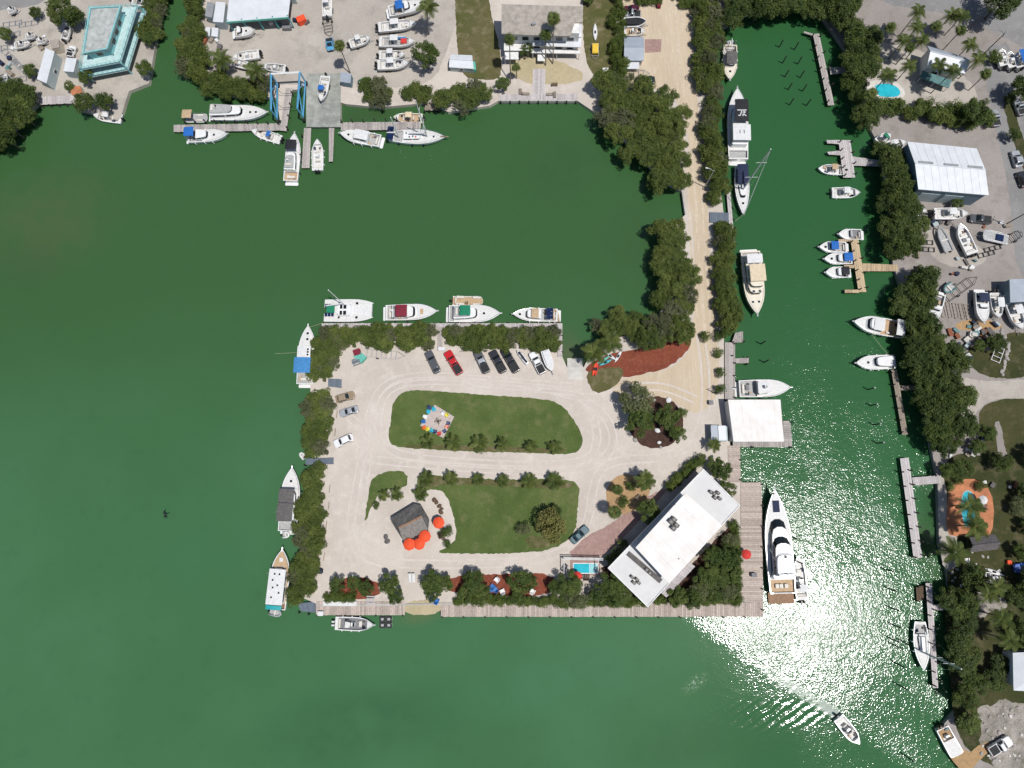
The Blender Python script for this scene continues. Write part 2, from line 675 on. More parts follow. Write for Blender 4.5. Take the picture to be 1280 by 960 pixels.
    # ripples: the channel is ruffled by wind, the bay west of the wake lies calm
    ne = halfplane((865, 772), (1046, 902), 6)
    ebay = halfplane((985, 960), (960, 860), 30)
    ruff = math_('MULTIPLY_ADD', ne, .82, .20)
    ruff = math_('MAXIMUM', ruff, math_('MULTIPLY_ADD', math_('SUBTRACT', 1.0, ebay), .34, .18))
    gust = rng(noise(.055, 3), .3, .7, .55, 1.15)
    ruff = math_('MULTIPLY', ruff, gust)
    L.new(math_('MULTIPLY', ruff, .085), rough_.inputs[1])
    L.new(rough_.outputs[0], p.inputs['Roughness'])
    h = math_('ADD', math_('MULTIPLY', noise(2.9, 2, .5, dist=.3), .080), math_('MULTIPLY', noise(.6, 2), .12))
    h = math_('MULTIPLY', h, ruff)
    # bow-wave train of the wake
    wv = mapped(G(955, 893, 0), R(-18), 1, 1)
    sx = n.new('ShaderNodeSeparateXYZ')
    L.new(wv, sx.inputs[0])
    ph = math_('MULTIPLY_ADD', sx.outputs[0], 3.2, math_('MULTIPLY', sx.outputs[1], -2.4))
    ph = math_('MULTIPLY_ADD', noise(.3, 2), 5.0, ph)
    train = math_('MULTIPLY', math_('SINE', ph), ell((962, 893), 18, 3.8, R(2), .3))
    h = math_('MULTIPLY_ADD', train, .042, h)
    bp = n.new('ShaderNodeBump')
    bp.inputs['Strength'].default_value = 1.0
    bp.inputs['Distance'].default_value = 0.62
    L.new(h, bp.inputs['Height'])
    L.new(bp.outputs[0], p.inputs['Normal'])


water_material()
struct(MB().quad((-1500, -1500, 0), (1500, -1500, 0), (1500, 1500, 0), (-1500, 1500, 0)).build('water', 'green_water'))

# ------------------------------------------------------------------ land
LZ = 1.0


def land(name, pts, m, z1=LZ, z0=-1.2):
    return struct(MB().prism(gp(pts, z1), z0, z1).build(name, m))


def ragged(p, step=.55, amp=.13):
    # worn, uneven outline
    o = []
    for i in range(len(p)):
        a_, b_ = Vector(p[i]), Vector(p[(i + 1) % len(p)])
        d_ = b_ - a_
        n_ = max(1, min(60, int(d_.length / step)))
        nn = Vector((-d_.y, d_.x)).normalized() if d_.length > 1e-6 else Vector((0, 0))
        for j in range(n_):
            o.append(tuple(a_ + d_ * (j / n_) + nn * random.uniform(-amp, amp)))
    return o


def patch(name, pts, m, lift, k=2, parent=None):
    """a surface laid on the land: its plan outline is rounded, its edge has real thickness"""
    p = gp(smooth_poly(pts, k) if k else pts, LZ)
    if k:
        p = ragged(p)
    o = MB().prism(p, LZ - .05, LZ + lift).build(name, m)
    return struct(o) if parent is None else o


ISLAND = [(405, 405), (702, 405), (703, 446), (709, 460), (729, 460), (736, 446), (756, 428), (785, 418), (815, 410),
          (838, 365), (838, 300), (846, 278), (857, 268), (853, 240), (828, 225), (790, 185), (758, 150), (722, 126), (623, 126), (612, 132), (560, 140),
          (540, 128), (475, 134), (432, 130), (426, 128), (426, 158), (383, 158), (383, 108), (374, 106), (374, 112), (357, 112), (357, 150), (350, 150),
          (345, 122), (288, 120), (258, 108), (238, 94), (234, 60), (252, 0), (266, -130),
          (1010, -130), (1000, 4), (925, 20), (898, 40), (894, 120), (897, 200), (906, 280), (912, 330), (914, 400), (905, 422), (905, 500),
          (913, 558), (922, 600), (935, 606), (940, 680), (942, 752), (550, 757), (505, 757), (400, 757), (385, 750), (372, 745), (385, 690), (390, 620), (392, 575), (388, 520), (388, 480),
          (398, 440)]
land('island_ground', ISLAND, 'sand')
NW = [(-260, -160), (225, -160), (206, 0), (195, 50), (186, 104), (161, 114), (151, 146), (146, 150), (100, 138), (92, 129), (50, 126), (36, 140), (14, 165), (-20, 185), (-260, 220)]
land('northwest_yard', NW, 'yard_sand')
EAST = [(1012, -160), (1560, -160), (1560, 1180), (1330, 1180), (1214, 962), (1180, 905), (1198, 885), (1192, 830), (1188, 745), (1184, 714), (1174, 680), (1172, 606),
        (1170, 590), (1164, 560), (1156, 500), (1146, 440), (1134, 380), (1116, 330), (1112, 250), (1098, 180), (1076, 140), (1062, 70), (1030, 24), (1008, 0)]
land('east_ground', EAST, 'yard_east')

# boat-yard, drive and road surfaces
patch('boatyard_ground', [(258, 5), (250, 60), (262, 100), (350, 108), (420, 100), (470, 110), (540, 108), (560, 60), (575, 10), (580, -80), (300, -80)], 'yard_sand', .004)
patch('far_road', [(-120, -60), (110, -60), (60, 2), (20, 12), (-120, 20)], 'road_grey', .008, 1)
patch('scrub_grass', [(566, -70), (600, -70), (612, 10), (625, 60), (628, 100), (600, 100), (575, 95), (570, 40)], 'dry_lawn', .012)
patch('house_yard_grass', [(729, -60), (768, -60), (770, 40), (770, 100), (740, 98), (728, 60)], 'dry_lawn', .012)
patch('causeway_drive', [(776, -90), (860, -90), (864, 60), (876, 160), (884, 240), (886, 300), (892, 370), (898, 420), (900, 470), (893, 505), (868, 520), (840, 500),
                         (800, 490), (775, 500), (760, 480), (790, 470), (838, 462), (862, 440), (868, 400), (868, 330), (866, 280), (860, 240), (862, 160), (838, 110), (795, 112), (776, 100)], 'sand_drive', .004)
patch('north_lawn', [(491, 500), (510, 487), (537, 488), (600, 493), (672, 498), (700, 503), (718, 525), (729, 545), (727, 560), (715, 568), (690, 567), (600, 565), (500, 560), (484, 553), (488, 530)], 'lawn', .05)
lo = [(522, 592), (560, 596), (640, 600), (705, 598), (725, 605), (722, 630), (720, 668), (690, 688), (640, 692), (560, 692), (546, 690), (560, 684), (572, 672), (566, 640), (558, 618), (548, 611), (522, 614)]
patch('south_lawn', lo, 'lawn', .05, 1)
patch('dry_turf', [(524, 594), (560, 597), (640, 601), (704, 600), (722, 607), (700, 611), (640, 608), (560, 605), (540, 609), (524, 606)], 'dry_lawn', .056, 1)
patch('dry_turf', [(500, 560), (560, 562), (640, 565), (700, 566), (712, 561), (640, 559), (560, 556), (510, 555)], 'dry_lawn', .056, 1)
patch('dry_turf', [(655, 672), (672, 668), (690, 680), (680, 686), (660, 684)], 'dry_lawn', .056, 2)
patch('west_lawn_strip', [(465, 596), (488, 588), (510, 590), (508, 611), (478, 612), (466, 630), (457, 652), (456, 648), (461, 615)], 'lawn', .05, 1)
patch('tiki_garden_sand', [(478, 613), (520, 614), (548, 611), (558, 618), (566, 640), (571, 670), (560, 684), (545, 690), (490, 690), (455, 670), (462, 635)], 'sand', .012, 2)
patch('ramp_lawn', [(732, 466), (752, 460), (778, 458), (780, 470), (765, 486), (745, 493), (735, 480)], 'dry_lawn', .045)
patch('red_mulch_bed', [(728, 460), (760, 442), (800, 436), (850, 424), (865, 420), (862, 437), (835, 461), (800, 468), (778, 474), (774, 460), (740, 468)], 'mulch_red', .03)
patch('roundabout_bed', [(820 + 35 * math.cos(a), 528 + 33 * math.sin(a)) for a in [i * math.pi / 8 for i in range(16)]], 'mulch_brown', .06, 1)
patch('palm_bed', [(757, 612), (768, 595), (790, 592), (800, 602), (815, 612), (805, 630), (790, 640), (765, 645), (758, 630)], 'bed_sand', .035)
patch('paver_drive', [(706, 695), (728, 672), (765, 655), (800, 626), (826, 612), (836, 612), (800, 650), (762, 690), (740, 700)], 'paver_pink', .012, 1)
patch('front_mulch_strip', [(560, 718), (640, 718), (692, 716), (702, 745), (560, 745)], 'mulch_red', .02, 1)
patch('corner_mulch', [(420, 722), (470, 722), (478, 748), (410, 750)], 'mulch_red', .02, 1)
patch('garden_soil', [(745, 712), (800, 752), (815, 756), (926, 754), (925, 652), (908, 660), (870, 700), (820, 752), (765, 705)], 'mulch_brown', .03, 1)
patch('beach_slip', [(504, 752), (550, 748), (553, 768), (505, 769)], 'beach', .01, 1)
patch('fire_pit_soil', [(636, 60), (728, 85), (728, 105), (640, 105)], 'beach', .008, 1)
# east bank
patch('main_road', [(1060, -40), (1100, 5), (1160, 12), (1225, 30), (1280, 60), (1420, 140), (1420, -140), (1060, -140)], 'road_grey', .004, 1)
patch('side_street', [(1225, 60), (1268, 50), (1330, 220), (1330, 420), (1272, 350), (1262, 240), (1240, 140)], 'road_grey', .009, 1)
patch('yard_stain', [(1150, 290), (1180, 284), (1215, 300), (1240, 325), (1205, 338), (1165, 325)], 'yard_sand', .006)
patch('yard_stain', [(1190, 405), (1220, 398), (1250, 402), (1255, 412), (1200, 414)], 'bed_sand', .006)
patch('grass_verge', [(1252, 122), (1262, 120), (1278, 170), (1300, 240), (1290, 240), (1264, 170)], 'rough_grass', .05, 1)
patch('villa_yard', [(1082, 50), (1150, 60), (1215, 100), (1225, 130), (1150, 145), (1085, 140)], 'yard_sand', .01, 1)
patch('junk_yard_grass', [(1215, 425), (1300, 410), (1300, 470), (1235, 475), (1205, 450)], 'rough_grass', .02)
patch('vacant_grass', [(1226, 500), (1310, 496), (1310, 620), (1230, 600), (1222, 540)], 'rough_grass', .02)
patch('garden_grass', [(1176, 565), (1240, 570), (1310, 585), (1310, 980), (1215, 950), (1192, 905), (1188, 850), (1180, 760), (1186, 712), (1178, 650)], 'rough_grass', .012)
patch('garden_path', [(1172, 590), (1182, 600), (1184, 650), (1200, 680), (1196, 710), (1180, 714), (1174, 680)], 'yard_sand', .02, 1)
patch('garden_sand', [(1205, 745), (1222, 738), (1240, 742), (1262, 752), (1254, 764), (1240, 762), (1228, 775), (1215, 764)], 'rubble', .02, 1)
patch('rubble_yard', [(1218, 888), (1232, 880), (1240, 884), (1252, 872), (1270, 880), (1310, 876), (1310, 980), (1262, 985), (1240, 958), (1236, 940), (1222, 930), (1228, 912)], 'rubble', .02, 1)
patch('sand_spit', [(1168, 908), (1182, 905), (1206, 945), (1232, 925), (1242, 932), (1212, 965), (1196, 962)], 'bed_sand', .03, 1)
patch('worn_sand', [(1242, 528), (1250, 526), (1256, 560), (1262, 574), (1250, 578), (1246, 556)], 'yard_east', .03, 1)
patch('gravel_drive', [(1185, 465), (1225, 478), (1310, 472), (1310, 500), (1228, 497), (1212, 540), (1196, 520)], 'yard_sand', .008)



TRK = [0]


def track(pts, m='sand_track', gauge=1.7, w_=.42, lift=.016):
    # pair of wheel tracks worn into the sand along a photo polyline
    P_ = [G(*p, LZ) for p in pts]
    for _ in range(2):
        o_ = [P_[0]]
        for a_, b_ in zip(P_, P_[1:]):
            o_ += [a_.lerp(b_, .25), a_.lerp(b_, .75)]
        P_ = o_ + [P_[-1]]
    for sg in (1, -1):
        TRK[0] += 1
        lift = .014 + .0016 * TRK[0]
        mb = MB()
        vs = []
        for i, p in enumerate(P_):
            d_ = (P_[min(i + 1, len(P_) - 1)] - P_[max(i - 1, 0)]).normalized()
            n_ = Vector((-d_.y, d_.x, 0))
            k = random.uniform(.7, 1.15)
            c_ = p + n_ * (sg * gauge / 2 + random.uniform(-.05, .05))
            vs.append((c_ - n_ * w_ * k / 2, c_ + n_ * w_ * k / 2))
        mb.loft([[(a_.x, a_.y, LZ - .02), (b_.x, b_.y, LZ - .02), (b_.x, b_.y, LZ + lift), (a_.x, a_.y, LZ + lift)] for a_, b_ in vs])
        struct(mb.build('wheel_track', m))


track([(720, 490), (640, 482), (540, 474), (485, 482), (470, 520), (478, 562), (530, 575), (640, 582), (735, 580), (748, 550), (742, 520)])
track([(716, 484), (620, 476), (530, 468), (478, 478), (460, 520), (448, 600), (436, 660), (450, 700), (520, 706), (640, 704), (700, 694), (735, 660), (742, 600), (760, 575), (840, 572), (878, 540), (884, 480), (876, 420)])
track([(724, 496), (760, 520), (770, 560), (735, 588), (640, 588), (540, 582), (470, 575)])
track([(880, 430), (872, 360), (866, 270), (862, 200), (852, 120), (842, 40), (838, -40)], 'drive_track', lift=.02)
track([(886, 430), (880, 360), (874, 270), (870, 200), (858, 120), (848, 40), (846, -40)], 'drive_track', lift=.024)
track([(870, 500), (830, 482), (790, 484), (740, 500), (690, 488)], 'sand_track', lift=.028)
track([(436, 520), (452, 535), (462, 560), (452, 620)], 'sand_track', lift=.032)
track([(430, 10), (420, 50), (405, 80), (404, 100)], 'yard_sand', lift=.02)
# kerb stones and wheel stops come with the car park, below
# ------------------------------------------------------------------ docks


def boards(mb, a, b, c, d, z, w=.42, gap=.03, th=.09):
    """planks laid across the strip a-b-c-d (photo corners), side by side from edge a-d to edge b-c"""
    A, B, C, D = (G(*p, z) for p in (a, b, c, d))
    n = max(1, int(((B - A).length + (C - D).length) / 2 / w))
    g = gap / w
    for i in range(n):
        t0, t1 = (i + g / 2) / n, (i + 1 - g / 2) / n
        ext = random.uniform(-.03, .03)
        e = (D - A).normalized() * ext
        pts = [A.lerp(B, t0) - e, A.lerp(B, t1) - e, D.lerp(C, t1) + e, D.lerp(C, t0) + e]
        zz = z + random.uniform(-.012, .012)
        mb.loft([[(p.x, p.y, zz - th) for p in pts], [(p.x, p.y, zz) for p in pts]])


def dock(name, label, cat, strips, posts=(), m='plank_grey', z=1.1, ph=1.1, group=None, w=.42):
    c = G(*strips[0][0], 0)
    root = thing(name, label, cat, (0, 0, 0), 0, group)
    mb = MB()
    for s in strips:
        boards(mb, *s, z, w)
        A, B, C, D = (G(*p, z - .1) for p in s)
        for t in (.06, .94):
            p0, p1 = A.lerp(D, t), B.lerp(C, t)
            MB().tube([p0 - Vector((0, 0, .12)), p1 - Vector((0, 0, .12))], .12, 4).build('joist', 'wood_dark', root)
    stuff(mb.build('planking', m, root))
    for p in posts:
        g = G(*p[:2], z)
        h = p[2] if len(p) > 2 else ph
        MB().cyl(0, 0, -3.0, z + h, .17, .15, 8).build('piling', 'piling', root).location = (g.x, g.y, 0)
    return root


def row(a, b, n):
    return [(a[0] + (b[0] - a[0]) * i / (n - 1), a[1] + (b[1] - a[1]) * i / (n - 1)) for i in range(n)]


dock('boardwalk', 'long brown plank boardwalk wrapping the south and east edge of the island', 'boardwalk',
     [((551, 753), (954, 753), (954, 771), (551, 771)), ((926, 753), (926, 603), (952, 603), (954, 753)), ((911, 603), (910, 557), (925, 557), (926, 603))],
     [(x, 771.5) for x in range(553, 950, 27)] + [(952.5, y) for y in range(606, 770, 26)] + [(925.5, 575), (925.5, 600)], 'plank_brown', 1.12, .75)
dock('plank_landing', 'short weathered plank landing beside the pale beach slip', 'dock',
     [((395, 752), (506, 752), (506, 769), (395, 769))], [(397, 769.5), (432, 769.5), (470, 769.5), (504, 769.5)], 'plank_brown', 1.12, .6)
dock('white_quay_walk', 'narrow pale dock along the north side of the island behind four boats', 'dock',
     [((402, 404), (703, 404), (703, 409), (402, 409)), ((697, 409), (697, 446), (703, 446), (703, 409))],
     [(x, 403.5) for x in range(405, 700, 21)] + [(703.5, 420), (703.5, 440)], 'plank_pale', 1.2, .5)
dock('hedge_gangway', 'grey gangway crossing the north hedge between the two parked groups of boats', 'gangway',
     [((547, 409), (553, 409), (553, 435), (547, 435))], (), 'plank_grey', 1.25)
dock('blue_gangway', 'blue grey gangway through the west hedge beside the boat with grey covers', 'gangway',
     [((382, 573), (417, 572), (417, 580), (382, 581))], [(381, 572), (381, 582)], 'plank_blue', 1.25, .5)
dock('corner_gangway', 'blue grey floating platform at the southwest corner of the island', 'dock',
     [((372, 754), (396, 752), (396, 766), (376, 764))], [(374, 766), (386, 768)], 'plank_blue', .7, .7)
dock('hedge_platform', 'small blue platform in the west hedge above the tan car', 'dock',
     [((410, 473), (427, 474), (427, 485), (410, 483))], (), 'plank_blue', 1.25)
dock('canal_platform', 'blue grey platform opening the hedge beside the slim sailing yacht', 'dock',
     [((887, 265), (911, 266), (911, 279), (887, 278))], (), 'plank_blue', 1.3)
dock('canal_side_walk', 'narrow white dock between the canal hedge and the slim sailing yacht', 'dock',
     [((908, 240), (913, 240), (919, 310), (914, 310))], row((914, 245), (920, 305), 5), 'plank_pale', .9, .5)
dock('grey_quay', 'grey plank quay with a short finger west of the canal', 'dock',
     [((906, 428), (919, 428), (919, 500), (906, 500)), ((919, 448), (936, 447), (936, 454), (919, 454)), ((919, 416), (929, 414), (929, 428), (915, 428))],
     [(916, 428), (918, 430), (930, 427), (915, 445), (934, 447), (918, 454), (934, 455), (918, 470), (918, 485), (918, 497)], 'plank_grey', 1.1, .9)
dock('marina_west_dock', 'grey dock with a cabin cruiser and a yacht west of the boat lift', 'dock',
     [((217, 156), (356, 154), (358, 163), (217, 165))], [(232 + 13 * i, 153 + .3 * i) for i in range(10)], 'plank_grey', 1.0, 1.6)
dock('marina_east_dock', 'grey dock lying behind the ketch and the white motor cruiser', 'dock',
     [((426, 153), (526, 152), (526, 162), (426, 163))], [(428, 154), (441, 153), (455, 153), (469, 152), (483, 152), (497, 151), (511, 151), (525, 151)], 'plank_grey', 1.0, 1.6)
dock('lift_finger_dock', 'wide grey finger dock east of the boat lift pointing into the bay', 'dock',
     [((380, 160), (389, 160), (387, 210), (377, 210))], [(378, 170), (377, 195)], 'plank_grey', 1.0, 1.0)
dock('ramp_finger_dock', 'thin grey finger dock at the east corner of the concrete pier', 'dock',
     [((411, 160), (418, 160), (416, 202), (411, 202))], (), 'plank_grey', 1.0, 1.0)
dock('lift_side_walk', 'brown plank walk on the left of the boat lift slip', 'dock',
     [((357, 110), (366, 110), (358, 164), (350, 163))], row((365, 116), (359, 160), 4), 'plank_grey', 1.05, .8)
dock('shore_stair', 'small weathered platform at the water beside the round mangroves', 'dock',
     [((533, 126), (545, 126), (549, 138), (530, 138))], row((531, 139), (549, 139), 4), 'wood_weathered', .9, .6)
dock('house_seawall_deck', 'pale plank deck along the water before the flat roofed house', 'deck',
     [((624, 118), (722, 117), (722, 126), (624, 126)), ((666, 86), (682, 86), (681, 118), (666, 118))],
     row((626, 127), (720, 127), 9), 'plank_pale', 1.08, .3)
dock('north_canal_dock', 'long grey dock with dark posts at the head of the canal', 'dock',
     [((1016, 42), (1024, 42), (1043, 131), (1035, 132)), ((1037, 84), (1078, 83), (1078, 90), (1038, 93)), ((1005, 39), (1016, 42), (1017, 45), (1005, 41))],
     row((1015, 46), (1034, 128), 7) + row((1025, 46), (1044, 128), 5), 'plank_grey', 1.1, 1.1)
dock('boat_slip_dock', 'grey branching dock with curved fingers beside the warehouse', 'dock',
     [((1048, 175), (1063, 175), (1069, 222), (1054, 222)), ((1063, 195), (1104, 201), (1104, 208), (1065, 207)), ((1033, 175), (1049, 175), (1049, 180), (1034, 179)), ((1034, 190), (1050, 188), (1050, 194), (1036, 193))],
     row((1049, 178), (1055, 220), 5) + row((1064, 178), (1069, 218), 4), 'plank_pale', 1.1, 1.1)
dock('tan_dock', 'tan plank dock with four small boats moored nose out', 'dock',
     [((1063, 299), (1073, 299), (1083, 365), (1073, 365)), ((1048, 299), (1063, 299), (1063, 302), (1048, 302)), ((1055, 331), (1068, 331), (1068, 335), (1055, 335)),
      ((1056, 362), (1073, 362), (1074, 366), (1056, 366)), ((1078, 329), (1122, 331), (1122, 339), (1078, 339))],
     row((1063, 303), (1074, 362), 6) + row((1074, 305), (1083, 360), 4), 'plank_tan', 1.1, 1.1)
dock('shaded_dock', 'dark weathered dock under the mangroves of the east bank', 'dock',
     [((1114, 462), (1121, 462), (1135, 543), (1128, 544)), ((1122, 482), (1158, 481), (1158, 487), (1123, 488))], row((1114, 466), (1127, 540), 6), 'wood_weathered', 1.0, .7)
dock('villa_dock', 'long pale lilac dock with a finger to the terracotta pool garden', 'dock',
     [((1125, 573), (1136, 572), (1153, 697), (1142, 698)), ((1140, 597), (1174, 594), (1176, 604), (1142, 607))],
     row((1126, 590), (1142, 696), 7) + row((1137, 588), (1153, 694), 7), 'plank_pale', 1.1, 1.2)
dock('sailboat_dock', 'narrow pale dock beside the moored green hulled sailboat', 'dock',
     [((1157, 729), (1165, 729), (1173, 860), (1166, 860)), ((1166, 756), (1201, 755), (1201, 762), (1167, 763))],
     row((1157, 733), (1166, 856), 8) + row((1166, 740), (1173, 850), 6), 'plank_pale', 1.1, 1.2)
dock('small_lift_frame', 'dark boat lift platform beside the narrow pale dock', 'boat lift',
     [((1145, 733), (1154, 732), (1155, 750), (1146, 751))], [(1145, 733), (1154, 732), (1155, 750), (1146, 751)], 'wood_dark', .6, 1.3)

dock('yard_pier', 'pale plank pier below the far left yard', 'dock',
     [((50, 121), (93, 119), (93, 129), (50, 131))], row((52, 132), (92, 130), 5), 'plank_pale', 1.1, .4)
# free mooring posts
POST = MB().cyl(0, 0, -3, 2.6, .17, .14, 8).mesh('mooring_post', 'piling')
CAP = MB().cyl(0, 0, 2.6, 2.78, .19, .03, 8).mesh('post_cap', 'pile_cap')


def posts(pts, label, group, h=1.0):
    for p in pts:
        r = thing('mooring_post', label, 'post', (*G(*p, 0)[:2], 0), 0, group)
        r.scale = (1, 1, h)
        obj('post_shaft', POST, r)
        if 'white capped' in label:
            obj('post_cap', CAP, r)


posts([(974, 59), (978, 79), (981, 96), (985, 112), (987, 131)], 'dark mooring post in the western row at the canal head', 'west row of canal head posts', 1.1)
posts([(993, 62), (997, 80), (1000, 97), (1003, 114), (1008, 132)], 'dark mooring post in the eastern row at the canal head', 'east row of canal head posts', 1.1)
posts([(951, 430), (955, 453)], 'lone dark mooring post east of the grey quay', 'posts by the grey quay', 1.3)
posts([(1085, 487), (1088, 507), (1092, 531), (1096, 554)], 'white capped mooring post off the shaded dock', 'posts off the shaded dock', 1.2)
posts([(1107, 712), (1111, 736), (1114, 760), (1116, 781)], 'dark mooring post in the glittering water off the small boat lift', 'posts off the small boat lift', 1.3)
posts([(1113, 798), (1117, 806), (1120, 829), (1123, 856), (1131, 944)], 'dark mooring post in the glittering water off the green sailboat', 'posts off the green sailboat', 1.3)
posts([(991, 672), (996, 702)], 'dark mooring post east of the big white motor yacht', 'posts beside the big yacht', 1.3)

# ================================================================== BUILDINGS


def wallbox(root, quad, z0, z1, m, name='wall', t=.0):
    """four walls as one closed block from a plan quad (metres)"""
    return MB().prism(quad, z0, z1).build(name, m, root)


def offs(quad, d):
    """plan polygon grown outwards by d (any convex polygon)"""
    p = quad if area(quad) > 0 else list(reversed(quad))
    n = len(p)
    out = []
    for i in range(n):
        a, b, c = Vector(p[i - 1]), Vector(p[i]), Vector(p[(i + 1) % n])
        e1, e2 = (b - a).normalized(), (c - b).normalized()
        n1, n2 = Vector((e1.y, -e1.x)), Vector((e2.y, -e2.x))
        k = (n1 + n2)
        k = k / max(.3, k.length_squared) * 2
        out.append(tuple(b + k * d))
    return out


def windows(root, quad, z, h, wd, gap, name='window', m='window_glass', skip=(), door_on=None, frame='trim_white'):
    """windows set along every side of a plan polygon; each one a frame with its pane"""
    p = quad if area(quad) > 0 else list(reversed(quad))
    for i in range(len(p)):
        if i in skip:
            continue
        a, b = Vector(p[i]), Vector(p[(i + 1) % len(p)])
        e = (b - a)
        L_ = e.length
        e.normalize()
        nn = Vector((e.y, -e.x))
        n = int((L_ - gap) / (wd + gap))
        if n < 1:
            continue
        s = (L_ - n * wd - (n - 1) * gap) / 2
        for k in range(n):
            c = a + e * (s + k * (wd + gap) + wd / 2)
            rz = math.atan2(e.y, e.x)
            dr = (door_on == i and k == n // 2)
            hh, zz = (2.1, 0) if dr else (h, z)
            f = MB().box(c.x + nn.x * .02, c.y + nn.y * .02, zz + hh / 2, wd + .16, .10, hh + .16, rz).build('door_frame' if dr else 'window_frame', frame, root)
            MB().box(c.x + nn.x * .06, c.y + nn.y * .06, zz + hh / 2, wd, .06, hh, rz).build('door' if dr else name, m, f)


def ac_unit(root, p, z, rz, s=1.0):
    u = MB().prism([(p[0] + x * math.cos(rz) - y * math.sin(rz), p[1] + x * math.sin(rz) + y * math.cos(rz)) for x, y in ((-.55 * s, -.4 * s), (.55 * s, -.4 * s), (.55 * s, .4 * s), (-.55 * s, .4 * s))], z, z + .9 * s).build('air_conditioner', 'grey_canvas', root)
    MB().cyl(p[0], p[1], z + .9 * s, z + .94 * s, .32 * s, .32 * s, 12).build('fan_grille', 'engine_black', u)


# ---- the big white clubhouse
zl, zu = 6.0, 9.6
low = gp([(879, 586), (925, 632), (809.5, 759), (759.5, 710)], zl)
up = gp([(857, 616), (903, 657), (836, 729), (794.5, 684.5)], zu)
root = thing('clubhouse', 'large white flat roofed clubhouse standing askew at the island corner', 'building', (0, 0, 0))
wallbox(root, offs(low, -1.2), LZ, zl - .45, 'wall_white')
MB().prism(offs(low, -.15), zl - .45, zl).build('lower_roof', 'roof_lower_white', root)
par = MB()
lo_ccw = low if area(low) > 0 else low[::-1]
ou, inn = offs(lo_ccw, 0), offs(lo_ccw, -.18)
for i in range(4):
    j = (i + 1) % 4
    par.loft([[(*ou[i], zl - .3), (*ou[j], zl - .3), (*inn[j], zl - .3), (*inn[i], zl - .3)], [(*ou[i], zl + .18), (*ou[j], zl + .18), (*inn[j], zl + .18), (*inn[i], zl + .18)]])
par.build('parapet', 'trim_white', root)
wallbox(root, offs(up, -.6), zl, zu - .4, 'wall_white', 'upper_wall')
MB().prism(up, zu - .4, zu).build('upper_roof', 'roof_white', root)
uq = [Vector((*p, 0)) for p in up]
for k in range(1, 6):
    a_, b_ = uq[0].lerp(uq[3], k / 6), uq[1].lerp(uq[2], k / 6)
    d_ = b_ - a_
    c_ = (a_ + b_) / 2
    MB().box(c_.x, c_.y, zu + .012, d_.length - .3, .09, .03, math.atan2(d_.y, d_.x)).build('roof_seam', 'roof_lower_white', root)
for k, t in enumerate((.2, .45, .8)):
    p_ = uq[0].lerp(uq[2], t) + Vector((1.5 * (k - 1), 1.2, 0))
    MB().cyl(p_.x, p_.y, zu, zu + .5, .11, .11, 8).build('vent_pipe', 'skylight', root)
windows(root, offs(low, -1.2), 2.0, 1.5, 1.8, 1.6, door_on=1)
windows(root, offs(up, -.6), zl + .9, 1.4, 2.2, 1.4)
rzc = math.atan2(up[1][1] - up[0][1], up[1][0] - up[0][0])
for p in ((842, 649), (845, 656), (838, 652), (841, 660)):
    ac_unit(root, G(*p, zu), zu, rzc, 1.0)
for p in ((888, 615), (892, 617), (897, 616), (893, 622), (899, 623), (790, 721), (796, 724), (792, 728), (798, 728), (808, 712), (812, 716)):
    ac_unit(root, G(*p, zl), zl, rzc, .75)
a, b = G(787, 689, zl), G(828, 724, zl)  # low dark grey band laid along the southwest side of the upper block
e = (b - a).normalized()
MB().loft([[(*(a + e * t)[:2], zl + .02 + k) for t, k in ((0, 0), ((b - a).length, 0))] + [((b + Vector((-e.y, e.x, 0)) * -1.1).x, (b + Vector((-e.y, e.x, 0)) * -1.1).y, zl + .02), ((a + Vector((-e.y, e.x, 0)) * -1.1).x, (a + Vector((-e.y, e.x, 0)) * -1.1).y, zl + .02)],
           [(a.x, a.y, zl + .28), (b.x, b.y, zl + .28), ((b + Vector((-e.y, e.x, 0)) * -1.1).x, (b + Vector((-e.y, e.x, 0)) * -1.1).y, zl + .28), ((a + Vector((-e.y, e.x, 0)) * -1.1).x, (a + Vector((-e.y, e.x, 0)) * -1.1).y, zl + .28)]]).build('roof_band', 'grey_canvas', root)
dk = MB()
boards(dk, (826, 741), (862, 703), (869, 708), (833, 747), 4.2, .3)
stuff(dk.build('balcony_deck', 'plank_pale', root))

# ---- white boathouse over the water
zr = 4.6
rf = gp([(910, 499.5), (975.5, 499.5), (980, 552), (917, 552)], zr)
root = thing('boathouse', 'open boathouse with a plain white roof on the canal quay', 'boathouse')
MB().prism(rf, zr - .28, zr).build('roof', 'roof_white', root)
rv = [Vector((*p, 0)) for p in rf]
for k in range(1, 8):
    a_, b_ = rv[0].lerp(rv[1], k / 8), rv[3].lerp(rv[2], k / 8)
    d_ = b_ - a_
    c_ = (a_ + b_) / 2
    MB().box(c_.x, c_.y, zr + .01, d_.length - .05, .06, .035, math.atan2(d_.y, d_.x)).build('roof_seam', 'roof_white', root)
for t in (0.04, .35, .66, .96):
    for s in (.05, .95):
        A, B, C, D = (Vector((*p, 0)) for p in rf)
        p = A.lerp(B, t).lerp(D.lerp(C, t), s)
        MB().cyl(p.x, p.y, -2.5, zr - .28, .16, .14, 8).build('post', 'wood_weathered', root)
bm_ = MB()
boards(bm_, (916, 551), (990, 551), (990, 559), (916, 559), 1.1)
boards(bm_, (979, 526), (979, 551), (990, 551), (988, 526), 1.1)
stuff(bm_.build('deck', 'plank_grey', root))
for p in ((940, 559), (988, 559), (989, 528)):
    g = G(*p, 1)
    MB().cyl(g.x, g.y, -3, 2.2, .17, .15, 8).build('piling', 'piling', root)
bw = MB()
A, D = Vector((*rf[0], 0)), Vector((*rf[3], 0))
e = (D - A).normalized()
